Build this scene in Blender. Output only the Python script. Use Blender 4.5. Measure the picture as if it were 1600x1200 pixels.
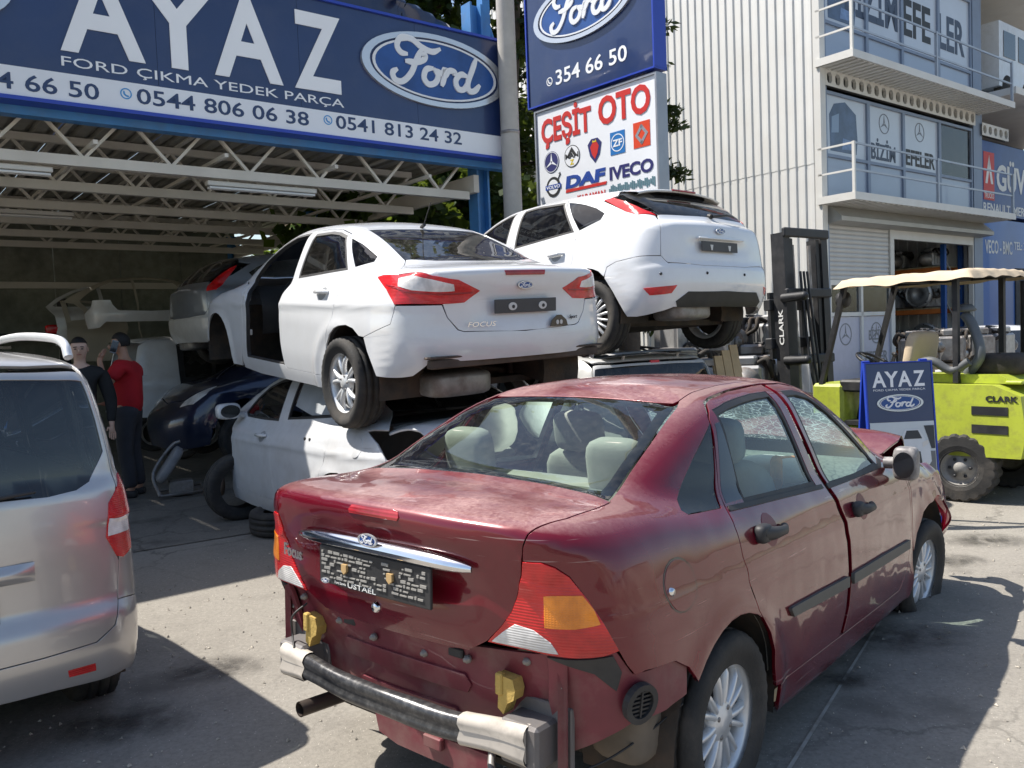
import bpy, bmesh, math, random
import numpy as np
from mathutils import Vector, Matrix
from mathutils.geometry import delaunay_2d_cdt
for o in list(bpy.data.objects):
    bpy.data.objects.remove(o)
SC = bpy.context.scene
COL = SC.collection
R = math.radians
rng = random.Random(7)
# ---------------------------------------------------------------- camera
PITCH, ROLL = R(-3.09), R(-2.27)
cp, sp, cr, sr = math.cos(PITCH), math.sin(PITCH), math.cos(ROLL), math.sin(ROLL)
fwd = Vector((0, cp, sp)); up0 = Vector((0, -sp, cp)); r0 = Vector((1, 0, 0))
rt = r0*cr+up0*sr; up = -r0*sr+up0*cr
cam = bpy.data.cameras.new('camera'); camo = bpy.data.objects.new('camera', cam); COL.objects.link(camo)
camo.matrix_world = Matrix(((rt.x, up.x, -fwd.x, 0), (rt.y, up.y, -fwd.y, 0), (rt.z, up.z, -fwd.z, 1.606), (0, 0, 0, 1)))
cam.sensor_width = 36; cam.lens = 36*1323/1600; cam.clip_end = 3000; cam.clip_start = .05
SC.camera = camo
# ---------------------------------------------------------------- sky, sun, exposure
SUN = Vector((-.63, .17, 1.0)).normalized()          # towards the sun: high, from the left
wd = bpy.data.worlds.new('World'); SC.world = wd; wd.use_nodes = True
nt = wd.node_tree
sky = nt.nodes.new('ShaderNodeTexSky'); sky.sky_type = 'NISHITA'; sky.sun_disc = False
sky.sun_elevation = math.asin(SUN.z); sky.sun_rotation = math.atan2(SUN.x, SUN.y)
sky.air_density = 1.2; sky.dust_density = 1.5
nt.links.new(sky.outputs[0], nt.nodes['Background'].inputs[0]); nt.nodes['Background'].inputs[1].default_value = .11
sl = bpy.data.lights.new('sun', 'SUN'); sl.energy = 5.0; sl.angle = R(.53); sl.color = (1, .95, .87)
so = bpy.data.objects.new('sun', sl); COL.objects.link(so); so.rotation_euler = SUN.to_track_quat('Z', 'Y').to_euler()
vs = SC.view_settings; vs.view_transform = 'Standard'; vs.look = 'None'; vs.exposure = .70; vs.gamma = 1; vs.use_curve_mapping = False
SC.cycles.max_bounces = 8; SC.cycles.transparent_max_bounces = 16; SC.cycles.caustics_reflective = False; SC.cycles.caustics_refractive = False
SC.cycles.sample_clamp_indirect = 6
# ---------------------------------------------------------------- materials
MATS = {}
def node(t, kind, **kw):
    n = t.nodes.new(kind)
    for k, v in kw.items():
        if k.startswith('i_'):
            n.inputs[k[2:].replace('_', ' ')].default_value = v
        else:
            setattr(n, k, v)
    return n
def ramp(t, fac, a, b, p0=.4, p1=.6):
    n = t.nodes.new('ShaderNodeValToRGB')
    n.color_ramp.elements[0].position = p0; n.color_ramp.elements[1].position = p1
    n.color_ramp.elements[0].color = (*a, 1) if len(a) == 3 else a
    n.color_ramp.elements[1].color = (*b, 1) if len(b) == 3 else b
    t.links.new(fac, n.inputs[0]); return n.outputs[0]
def mixc(t, fac, a, b):
    n = t.nodes.new('ShaderNodeMix'); n.data_type = 'RGBA'
    for s, v in ((0, fac), (6, a), (7, b)):
        if hasattr(v, 'is_output'):
            t.links.new(v, n.inputs[s])
        else:
            n.inputs[s].default_value = (*v, 1) if s and len(v) == 3 else v
    return n.outputs[2]
def mth(t, op, a, b=None, clamp=False):
    n = t.nodes.new('ShaderNodeMath'); n.operation = op; n.use_clamp = clamp
    for i, v in enumerate((a, b)):
        if v is None:
            continue
        if hasattr(v, 'is_output'):
            t.links.new(v, n.inputs[i])
        else:
            n.inputs[i].default_value = v
    return n.outputs[0]
def noise(t, scale, detail=4, rough=.6, coord=None, kind='ShaderNodeTexNoise'):
    n = t.nodes.new(kind); n.inputs['Scale'].default_value = scale
    if kind == 'ShaderNodeTexNoise':
        n.inputs['Detail'].default_value = detail; n.inputs['Roughness'].default_value = rough
    if coord is None:
        coord = t.nodes.new('ShaderNodeTexCoord').outputs['Object']
    t.links.new(coord, n.inputs['Vector']); return n
def upness(t):
    g = t.nodes.new('ShaderNodeNewGeometry'); s = t.nodes.new('ShaderNodeSeparateXYZ')
    t.links.new(g.outputs['Normal'], s.inputs[0]); return s.outputs[2]
def mat(name, col=(.5, .5, .5), rough=.5, metal=0., coat=0., var=0., vs=6., bump=0., bs=40., dirt=0., dirtcol=(.16, .13, .10), ds=3.,
        dust=0., dustcol=(.50, .42, .36), spec=.5, wave=0., scratch=0., scol=(.5, .36, .34)):
    """one procedural surface: base colour with slow variation, dirt patches, dust that settles on upward faces, fine relief"""
    if name in MATS:
        return MATS[name]
    m = bpy.data.materials.new(name); m.use_nodes = True; t = m.node_tree; p = t.nodes['Principled BSDF']
    MATS[name] = m
    p.inputs['Roughness'].default_value = rough; p.inputs['Metallic'].default_value = metal
    p.inputs['Specular IOR Level'].default_value = spec
    if coat:
        p.inputs['Coat Weight'].default_value = coat; p.inputs['Coat Roughness'].default_value = .04
    c = (*col, 1)
    sock = None
    if var:
        n = noise(t, vs)
        sock = mixc(t, ramp(t, n.outputs[0], (0, 0, 0), (1, 1, 1), .3, .7), tuple(v*(1-var) for v in col), tuple(min(1, v*(1+var)) for v in col))
    if dirt:
        n = noise(t, ds, 6, .65)
        f = ramp(t, n.outputs[0], (0, 0, 0), (dirt, dirt, dirt), .45, .75)
        sock = mixc(t, f, sock or col, dirtcol)
        rr = mth(t, 'MULTIPLY_ADD', f, .5); rr.node.inputs[2].default_value = rough
        t.links.new(rr, p.inputs['Roughness'])
    if dust:
        n = noise(t, 2.2, 5, .6); n9 = noise(t, 70., 8, .8); u = upness(t)
        f = mth(t, 'MULTIPLY', mth(t, 'MULTIPLY', ramp(t, n.outputs[0], (.22,)*3, (1, 1, 1), .40, .66), ramp(t, n9.outputs[0], (.35,)*3, (1, 1, 1), .36, .72)), ramp(t, u, (0, 0, 0), (dust, dust, dust), .72, .99))
        sock = mixc(t, f, sock or col, dustcol)
        rr = mth(t, 'MULTIPLY_ADD', f, .6, True); rr.node.inputs[2].default_value = rough
        t.links.new(rr, p.inputs['Roughness'])
        if coat:
            cw = mth(t, 'SUBTRACT', coat, mth(t, 'MULTIPLY', f, 1.3), True); t.links.new(cw, p.inputs['Coat Weight'])
    if scratch:
        tc = t.nodes.new('ShaderNodeTexCoord'); mp = t.nodes.new('ShaderNodeMapping'); mp.inputs['Scale'].default_value = (2.2, 2.2, 70.); mp.inputs['Rotation'].default_value = (0, .06, 0)
        t.links.new(tc.outputs['Object'], mp.inputs[0]); n = noise(t, 1., 3, .6, mp.outputs[0]); n2 = noise(t, 2.3, 4)
        f = mth(t, 'MULTIPLY', ramp(t, n.outputs[0], (0, 0, 0), (scratch,)*3, .66, .70), ramp(t, n2.outputs[0], (0, 0, 0), (1, 1, 1), .46, .58))
        sock = mixc(t, f, sock or col, scol)
    if sock is None:
        p.inputs['Base Color'].default_value = c
    else:
        t.links.new(sock, p.inputs['Base Color'])
    if wave:
        n = noise(t, 3.2, 2, .4); b = t.nodes.new('ShaderNodeBump'); b.inputs['Strength'].default_value = wave; b.inputs['Distance'].default_value = .05
        t.links.new(n.outputs[0], b.inputs['Height']); t.links.new(b.outputs[0], p.inputs['Normal'])
        if coat:
            t.links.new(b.outputs[0], p.inputs['Coat Normal'])
    if bump:
        n = noise(t, bs, 5, .6); b = t.nodes.new('ShaderNodeBump'); b.inputs['Strength'].default_value = bump; b.inputs['Distance'].default_value = .01
        t.links.new(n.outputs[0], b.inputs['Height']); t.links.new(b.outputs[0], p.inputs['Normal'])
    return m
def glass(name, tint=(.75, .85, .82), rough=.0, fres=1.45, dirty=.05, dcol=(.5, .47, .42), ds=6.):
    """thin pane: clear body tinted by colour, mirror by Fresnel, a film of dust"""
    if name in MATS:
        return MATS[name]
    m = bpy.data.materials.new(name); m.use_nodes = True; t = m.node_tree; MATS[name] = m
    t.nodes.remove(t.nodes['Principled BSDF']); out = t.nodes['Material Output']
    tr = node(t, 'ShaderNodeBsdfTransparent'); tr.inputs[0].default_value = (*tint, 1)
    gl = node(t, 'ShaderNodeBsdfGlossy'); gl.inputs['Roughness'].default_value = rough+.01; gl.inputs[0].default_value = (1, 1, 1, 1)
    fr = node(t, 'ShaderNodeFresnel'); fr.inputs[0].default_value = fres
    f = mth(t, 'MULTIPLY_ADD', fr.outputs[0], 1.0, True); f.node.inputs[2].default_value = .015
    mx = node(t, 'ShaderNodeMixShader'); t.links.new(f, mx.inputs[0]); t.links.new(tr.outputs[0], mx.inputs[1]); t.links.new(gl.outputs[0], mx.inputs[2])
    df = node(t, 'ShaderNodeBsdfDiffuse'); df.inputs[0].default_value = (*dcol, 1)
    n = noise(t, ds, 8, .75)
    f2 = ramp(t, n.outputs[0], (dirty*.4,)*3, (min(1, dirty*2.2),)*3, .45, .72)
    m2 = node(t, 'ShaderNodeMixShader'); t.links.new(f2, m2.inputs[0]); t.links.new(mx.outputs[0], m2.inputs[1]); t.links.new(df.outputs[0], m2.inputs[2])
    t.links.new(m2.outputs[0], out.inputs[0])
    return m
def lens(name, col, rough=.08, rib=0., ribdir=2):
    """coloured lamp plastic with moulded ribs"""
    if name in MATS:
        return MATS[name]
    m = mat(name, col, rough, coat=.6); t = m.node_tree; p = t.nodes['Principled BSDF']
    p.inputs['Subsurface Weight'].default_value = .0
    w = node(t, 'ShaderNodeTexWave'); w.wave_type = 'BANDS'; w.bands_direction = 'XYZ'[ribdir]; w.inputs['Scale'].default_value = (rib or 30)*1.4
    w.inputs['Distortion'].default_value = 0
    c = t.nodes.new('ShaderNodeTexCoord'); t.links.new(c.outputs['Object'], w.inputs[0])
    b = t.nodes.new('ShaderNodeBump'); b.inputs['Strength'].default_value = .35; b.inputs['Distance'].default_value = .003
    w2 = node(t, 'ShaderNodeTexWave'); w2.wave_type = 'BANDS'; w2.bands_direction = 'Y'; w2.inputs['Scale'].default_value = (rib or 30)*1.1; t.links.new(c.outputs['Object'], w2.inputs[0])
    t.links.new(mth(t, 'MAXIMUM', w.outputs[1], mth(t, 'MULTIPLY', w2.outputs[1], .8)) if name == 'lens_amber' else w.outputs[1], b.inputs['Height']); t.links.new(b.outputs[0], p.inputs['Normal'])
    n = noise(t, 9., 3)
    t.links.new(mixc(t, ramp(t, n.outputs[0], (0, 0, 0), (1, 1, 1), .35, .65), tuple(v*.72 for v in col), tuple(min(1, v*1.25+.01) for v in col)), p.inputs['Base Color'])
    return m
# ---------------------------------------------------------------- mesh helpers
class MB:
    """collects shapes, builds ONE mesh object"""
    def __init__(s):
        s.v = []; s.f = []; s.sm = []
    def add(s, vs, fs, smooth=False):
        b = len(s.v); s.v += [tuple(v) for v in vs]
        for f in fs:
            s.f.append(tuple(b+i for i in f)); s.sm.append(smooth)
        return s
    def box(s, a, b, M=None, bev=0.):
        (x0, y0, z0), (x1, y1, z1) = a, b
        x0, x1 = min(x0, x1), max(x0, x1); y0, y1 = min(y0, y1), max(y0, y1); z0, z1 = min(z0, z1), max(z0, z1)
        if bev and min(x1-x0, y1-y0, z1-z0) > 2.2*bev:
            vs = []; idx = {}
            for ix, x in enumerate((x0, x1)):
                for iy, y in enumerate((y0, y1)):
                    for iz, z in enumerate((z0, z1)):
                        sx, sy, sz = 1-2*ix, 1-2*iy, 1-2*iz
                        idx[ix, iy, iz] = len(vs)
                        vs += [(x, y+sy*bev, z+sz*bev), (x+sx*bev, y, z+sz*bev), (x+sx*bev, y+sy*bev, z)]
            I = lambda a, b, c, k: idx[a, b, c]+k
            fs = [(I(0,0,0,0), I(0,0,1,0), I(0,1,1,0), I(0,1,0,0)), (I(1,0,0,0), I(1,1,0,0), I(1,1,1,0), I(1,0,1,0)),
                  (I(0,0,0,1), I(1,0,0,1), I(1,0,1,1), I(0,0,1,1)), (I(0,1,0,1), I(0,1,1,1), I(1,1,1,1), I(1,1,0,1)),
                  (I(0,0,0,2), I(0,1,0,2), I(1,1,0,2), I(1,0,0,2)), (I(0,0,1,2), I(1,0,1,2), I(1,1,1,2), I(0,1,1,2))]
            for i in (0, 1):
                for j in (0, 1):
                    for ax, (p, q) in enumerate(((1, 2), (0, 2), (0, 1))):
                        e = lambda w: (w, i, j) if ax == 0 else (i, w, j) if ax == 1 else (i, j, w)
                        q4 = (I(*e(0), p), I(*e(1), p), I(*e(1), q), I(*e(0), q)); fs.append(q4)
            for k in idx:
                fs.append((idx[k], idx[k]+1, idx[k]+2))
        else:
            vs = [(x, y, z) for x in (x0, x1) for y in (y0, y1) for z in (z0, z1)]
            fs = [(0, 1, 3, 2), (4, 6, 7, 5), (0, 4, 5, 1), (2, 3, 7, 6), (0, 2, 6, 4), (1, 5, 7, 3)]
        if M is not None:
            vs = [M @ Vector(v) for v in vs]
        return s.add(vs, fs)
    def prism(s, poly, h0, h1, axis='z', M=None):
        n = len(poly)
        mk = {'z': lambda p, h: (p[0], p[1], h), 'y': lambda p, h: (p[0], h, p[1]), 'x': lambda p, h: (h, p[0], p[1])}[axis]
        vs = [mk(p, h0) for p in poly]+[mk(p, h1) for p in poly]
        if M is not None:
            vs = [M @ Vector(v) for v in vs]
        return s.add(vs, [tuple(range(n))[::-1], tuple(range(n, 2*n))]+[(i, (i+1) % n, n+(i+1) % n, n+i) for i in range(n)])
    def tube(s, pts, r, n=8, caps=True, smooth=True, closed=False):
        pts = [Vector(p) for p in pts]; m = len(pts)
        rr = r if isinstance(r, (list, tuple)) else [r]*m
        rings = []; prev = None
        for i, p in enumerate(pts):
            if closed:
                d = pts[(i+1) % m]-pts[i-1]
            else:
                d = (pts[min(i+1, m-1)]-pts[max(i-1, 0)])
            d.normalize()
            if prev is None:
                a = d.orthogonal().normalized()
            else:
                a = (prev-d*prev.dot(d)).normalized()
            prev = a; b = d.cross(a)
            rings.append([p+(a*math.cos(2*math.pi*k/n)+b*math.sin(2*math.pi*k/n))*rr[i] for k in range(n)])
        vs = [v for q in rings for v in q]; fs = []
        for i in range(m if closed else m-1):
            j = (i+1) % m
            for k in range(n):
                fs.append((i*n+k, i*n+(k+1) % n, j*n+(k+1) % n, j*n+k))
        s.add(vs, fs, smooth)
        if caps and not closed:
            s.add(rings[0], [tuple(range(n))[::-1]]); s.add(rings[-1], [tuple(range(n))])
        return s
    def lathe(s, prof, n=32, axis='y', c=(0, 0, 0), smooth=True, M=None):
        """prof = (radius, along axis)"""
        vs = []; fs = []; m = len(prof)
        for k in range(n):
            a = 2*math.pi*k/n
            for (r, h) in prof:
                x, z = r*math.cos(a), r*math.sin(a)
                p = {'y': (x, h, z), 'z': (x, z, h), 'x': (h, x, z)}[axis]
                vs.append((p[0]+c[0], p[1]+c[1], p[2]+c[2]))
        if M is not None:
            vs = [M @ Vector(v) for v in vs]
        for k in range(n):
            for i in range(m-1):
                a, b = k*m+i, ((k+1) % n)*m+i
                fs.append((a, a+1, b+1, b))
        return s.add(vs, fs, smooth)
    def sheet(s, f, nu, nv, smooth=True, closed_u=False):
        vs = [f(i/(nu if closed_u else nu-1), j/(nv-1)) for i in range(nu) for j in range(nv)]
        fs = []
        for i in range(nu if closed_u else nu-1):
            for j in range(nv-1):
                a, b = i*nv+j, ((i+1) % nu)*nv+j
                fs.append((a, b, b+1, a+1))
        return s.add(vs, fs, smooth)
    def ball(s, c, r, nu=12, nv=8, smooth=True):
        rx, ry, rz = r if isinstance(r, (tuple, list)) else (r, r, r)
        def f(u, v):
            a = 2*math.pi*u; b = math.pi*(v-.5)
            return (c[0]+rx*math.cos(b)*math.cos(a), c[1]+ry*math.cos(b)*math.sin(a), c[2]+rz*math.sin(b))
        return s.sheet(f, nu, nv, smooth, True)
    def mesh(s, name):
        me = bpy.data.meshes.new(name); me.from_pydata(s.v, [], s.f)
        me.polygons.foreach_set('use_smooth', s.sm); me.update()
        return me
    def build(s, name, m, parent=None, fix=True, mw=None):
        me = s.mesh(name)
        if fix:
            bm = bmesh.new(); bm.from_mesh(me); bmesh.ops.recalc_face_normals(bm, faces=bm.faces); bm.to_mesh(me); bm.free()
        return put(name, me, m, parent, mw)
def put(name, me, m=None, parent=None, mw=None):
    o = bpy.data.objects.new(name, me); COL.objects.link(o)
    if m is not None and not len(me.materials):
        me.materials.append(m)
    if parent is not None:
        o.parent = parent
    if mw is not None:
        o.matrix_local = mw
    return o
def tag(o, label=None, cat=None, group=None, kind=None):
    for k, v in (('label', label), ('category', cat), ('group', group), ('kind', kind)):
        if v:
            o[k] = v
    return o
def thing(name, label, cat, mw=None, group=None):
    o = bpy.data.objects.new(name, None); COL.objects.link(o); o.empty_display_size = .2
    if mw is not None:
        o.matrix_world = mw
    return tag(o, label, cat, group)
def frame(o, az):
    """local x along azimuth az (clockwise from +Y), local y to its left, z up"""
    a = R(az); dx = Vector((math.sin(a), math.cos(a), 0)); dy = Vector((-dx.y, dx.x, 0))
    return Matrix(((dx.x, dy.x, 0, o[0]), (dx.y, dy.y, 0, o[1]), (0, 0, 1, o[2] if len(o) > 2 else 0), (0, 0, 0, 1)))
def copy_tree(o, parent=None):
    c = o.copy(); COL.objects.link(c); c.parent = parent
    for ch in list(o.children):
        copy_tree(ch, c)
    return c
def T(x, y, z): return Matrix.Translation((x, y, z))
def RX(a): return Matrix.Rotation(R(a), 4, 'X')
def RY(a): return Matrix.Rotation(R(a), 4, 'Y')
def RZ(a): return Matrix.Rotation(R(a), 4, 'Z')
def catmull(P, n=6, closed=False):
    P = [np.asarray(p, float) for p in P]; out = []; m = len(P)
    rngi = range(m) if closed else range(m-1)
    for i in rngi:
        p0 = P[(i-1) % m] if closed or i > 0 else P[0]*2-P[1]
        p1 = P[i]; p2 = P[(i+1) % m]
        p3 = P[(i+2) % m] if closed or i+2 < m else P[-1]*2-P[-2]
        for k in range(n):
            t = k/n
            out.append(.5*((2*p1)+(-p0+p2)*t+(2*p0-5*p1+4*p2-p3)*t*t+(-p0+3*p1-3*p2+p3)*t**3))
    if not closed:
        out.append(P[-1])
    return out
# ---------------------------------------------------------------- lettering: built-in font turned into thin solid letters
# local x runs along the text, local z up, the text faces -y
_tc = {}
def text_mesh(s, bold=0., ext=.01, shear=0.):
    k = (s, bold, ext, shear)
    if k not in _tc:
        cu = bpy.data.curves.new('lettering', 'FONT'); cu.body = s; cu.size = 1; cu.offset = bold; cu.extrude = ext; cu.shear = shear
        cu.resolution_u = 3
        o = bpy.data.objects.new('lettering', cu); COL.objects.link(o)
        dg = bpy.context.evaluated_depsgraph_get(); dg.update()
        me = bpy.data.meshes.new_from_object(o.evaluated_get(dg))
        bpy.data.objects.remove(o)
        n = len(me.vertices); co = np.zeros(n*3); me.vertices.foreach_get('co', co); co = co.reshape(-1, 3)
        _tc[k] = (me, co)
    return _tc[k]
def text(parent, s, x0, x1, z0, h, y, m, bold=0., ext=.004, shear=0., name='lettering', M=None, capref=None):
    """letters from x0 to x1, base at z0, cap height h, standing proud of the plane y"""
    me, co = text_mesh(s, bold, .01, shear)
    lo, hi = co.min(0), co.max(0)
    cap = capref or text_mesh('H', bold, .01)[1][:, 1].max()
    sx = (x1-x0)/(hi[0]-lo[0])
    q = np.stack([x0+(co[:, 0]-lo[0])*sx, y-(co[:, 2]-lo[2])/(hi[2]-lo[2])*ext, z0+co[:, 1]/cap*h], 1)
    m2 = me.copy(); m2.vertices.foreach_set('co', q.ravel()); m2.update()
    m2.materials.clear(); m2.materials.append(m)
    if h < .05 or len(s) < 2:
        o = put(name, m2, None, parent)
        if M is not None:
            o.matrix_local = M
        return o
    # one object for each letter: faces grouped where their extents along the line overlap
    fs = [tuple(p.vertices) for p in m2.polygons]; par = list(range(len(q)))
    def fd(a):
        while par[a] != a:
            par[a] = par[par[a]]; a = par[a]
        return a
    for f in fs:
        for v in f[1:]:
            par[fd(v)] = fd(f[0])
    comp = {}
    for i, f in enumerate(fs):
        comp.setdefault(fd(f[0]), []).append(i)
    iv = sorted((min(q[v][0] for i in c for v in fs[i]), max(q[v][0] for i in c for v in fs[i]), c) for c in comp.values())
    grp = []
    for lo_, hi_, c in iv:
        if grp and lo_ < grp[-1][1]-.25*min(hi_-lo_, grp[-1][1]-grp[-1][0]):
            grp[-1][1] = max(grp[-1][1], hi_); grp[-1][2] += c
        else:
            grp.append([lo_, hi_, list(c)])
    for lo_, hi_, c in grp:
        idx = sorted({v for i in c for v in fs[i]}); mp = {v: k for k, v in enumerate(idx)}
        me3 = bpy.data.meshes.new(name); me3.from_pydata([tuple(q[v]) for v in idx], [], [tuple(mp[v] for v in fs[i]) for i in c]); me3.materials.append(m)
        o = put(name, me3, None, parent)
        if M is not None:
            o.matrix_local = M
    return o
def ribbon(mb, pts, w, y, t=.003, n=5, taper=True):
    """flat brush stroke in the x-z plane"""
    P = catmull(pts, n); m = len(P); L = []; Rr = []
    for i in range(m):
        d = P[min(i+1, m-1)]-P[max(i-1, 0)]; d = d/max(np.linalg.norm(d), 1e-9); nrm = np.array([-d[1], d[0]])
        k = i/(m-1); ww = w/2*(min(1, .55+4*min(k, 1-k)) if taper else 1)
        L.append(P[i]+nrm*ww); Rr.append(P[i]-nrm*ww)
    vs = [(p[0], y-t, p[1]) for p in L]+[(p[0], y-t, p[1]) for p in Rr]+[(p[0], y, p[1]) for p in L]+[(p[0], y, p[1]) for p in Rr]
    fs = []
    for i in range(m-1):
        fs += [(i, i+1, m+i+1, m+i), (i, 2*m+i, 2*m+i+1, i+1), (m+i, m+i+1, 3*m+i+1, 3*m+i)]
    mb.add(vs, fs)
def ellipse(cx, cz, rx, rz, n=48):
    return [(cx+rx*math.cos(2*math.pi*k/n), cz+rz*math.sin(2*math.pi*k/n)) for k in range(n)]
def ring(mb, cx, cz, r0, r1, y0, y1, n=48):
    """flat elliptical ring; r0 inner, r1 outer radii"""
    a, b = ellipse(cx, cz, *r0, n), ellipse(cx, cz, *r1, n)
    vs = [(p[0], y1, p[1]) for p in a]+[(p[0], y1, p[1]) for p in b]+[(p[0], y0, p[1]) for p in a]+[(p[0], y0, p[1]) for p in b]
    fs = []
    for i in range(n):
        j = (i+1) % n
        fs += [(i, j, n+j, n+i), (n+i, n+j, 3*n+j, 3*n+i), (i, 2*n+i, 2*n+j, j)]
    mb.add(vs, fs)
SCRIPT = [[(1.9, 2.55), (1.25, 2.6), (.95, 3.1), (1.35, 3.7), (2.3, 3.75), (3.2, 3.3), (4.2, 3.1), (5.0, 3.45)],
          [(3.35, 3.3), (2.75, 2.4), (2.15, 1.2), (1.35, .45), (.65, .45), (.45, .95), (.9, 1.3)],
          [(1.6, 2.0), (2.6, 2.05), (3.35, 2.35), (3.5, 2.7), (3.2, 2.75)],
          [(4.25, 1.85), (3.55, 1.65), (3.3, 1.0), (3.7, .55), (4.35, .75), (4.65, 1.35), (4.25, 1.85)],
          [(4.4, 1.75), (5.0, 1.55), (5.35, 1.95), (5.2, 1.2), (4.95, .55)], [(5.2, 1.2), (5.7, 1.85), (6.25, 1.85), (6.3, 1.55)],
          [(7.5, 1.7), (6.85, 1.75), (6.35, 1.2), (6.55, .6), (7.15, .65), (7.65, 1.35)],
          [(8.5, 3.3), (8.05, 2.3), (7.55, 1.2), (7.65, .6), (8.2, .65), (8.75, 1.2)]]
def script_oval(parent, cx, cz, w, h, y, name='oval_emblem', plain=False, M=None):
    """blue oval emblem with a bright rim and a white flowing word"""
    rx, rz = w/2, h/2
    d = max(.004, w*.012)
    a = MB(); ring(a, cx, cz, (rx*.90, rz*.86), (rx, rz), y, y-d*1.6)
    o = a.build(name, mat('emblem_silver', (.62, .63, .65), .25, .6), parent, mw=M)
    b = MB(); b.prism(ellipse(cx, cz, rx*.90, rz*.86), y-d*.2, y-d*.9, 'y'); b.build('field', mat('emblem_navy', (.015, .03, .10), .3), o)
    b = MB(); ring(b, cx, cz, (rx*.83, rz*.76), (rx*.865, rz*.81), y-d*.9, y-d*1.4); b.build('inner_ring', mat('emblem_white', (.75, .76, .78), .35), o)
    b = MB(); b.prism(ellipse(cx, cz, rx*.83, rz*.76), y-d*.9, y-d*1.15, 'y'); b.build('field', mat('emblem_blue', (.02, .075, .26), .3, var=.3, vs=2.), o)
    b = MB(); s = rx*1.36/9
    for q, st in enumerate(SCRIPT):
        ribbon(b, [(cx-rx*.68+p[0]*s*.97, cz-rz*.62+p[1]*s*1.02*(rz*2.35/rx)) for p in st], s*.46, y-d*1.15, d*(.5+.06*q), 5)
    b.build('script_lettering', mat('emblem_white'), o)
    return o
# ---------------------------------------------------------------- car bodies as smooth implicit solids
def pch(xs, ys):
    """monotone cubic through (xs, ys), flat outside"""
    xs = np.asarray(xs, float); ys = np.asarray(ys, float)
    h = np.diff(xs); d = np.diff(ys)/h
    m = np.zeros(len(xs))
    for i in range(1, len(xs)-1):
        if d[i-1]*d[i] > 0:
            w1 = 2*h[i]+h[i-1]; w2 = h[i]+2*h[i-1]
            m[i] = (w1+w2)/(w1/d[i-1]+w2/d[i])
    m[0] = d[0]; m[-1] = d[-1]
    def f(x):
        x = np.asarray(x, float)
        xc = np.clip(x, xs[0], xs[-1])
        i = np.clip(np.searchsorted(xs, xc)-1, 0, len(xs)-2)
        t = (xc-xs[i])/h[i]
        t2 = t*t; t3 = t2*t
        return ((2*t3-3*t2+1)*ys[i]+(t3-2*t2+t)*h[i]*m[i]+(-2*t3+3*t2)*ys[i+1]+(t3-t2)*h[i]*m[i+1]
                + (x-xc)*np.where(x < xs[0], m[0], m[-1]))
    return f
def lin(xs, ys):
    return lambda x: np.interp(x, xs, ys)
def smax(a, b, r):
    h = np.maximum(r-np.abs(a-b), 0)
    return np.maximum(a, b)+h*h/(4*r)
def smin(a, b, r):
    h = np.maximum(r-np.abs(a-b), 0)
    return np.minimum(a, b)-h*h/(4*r)
def nz(f, v, e=.01):
    """1/length of the gradient of (u - f(v)), to keep the field near a distance"""
    g = (f(v+e)-f(v-e))/(2*e)
    return 1/np.sqrt(1+np.minimum(g*g, 9))
def flare(x, z, cx, cz, R, amp, wid):
    r = np.sqrt((x-cx)**2+(z-cz)**2)
    return amp*np.exp(-((r-R)/wid)**2)
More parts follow.
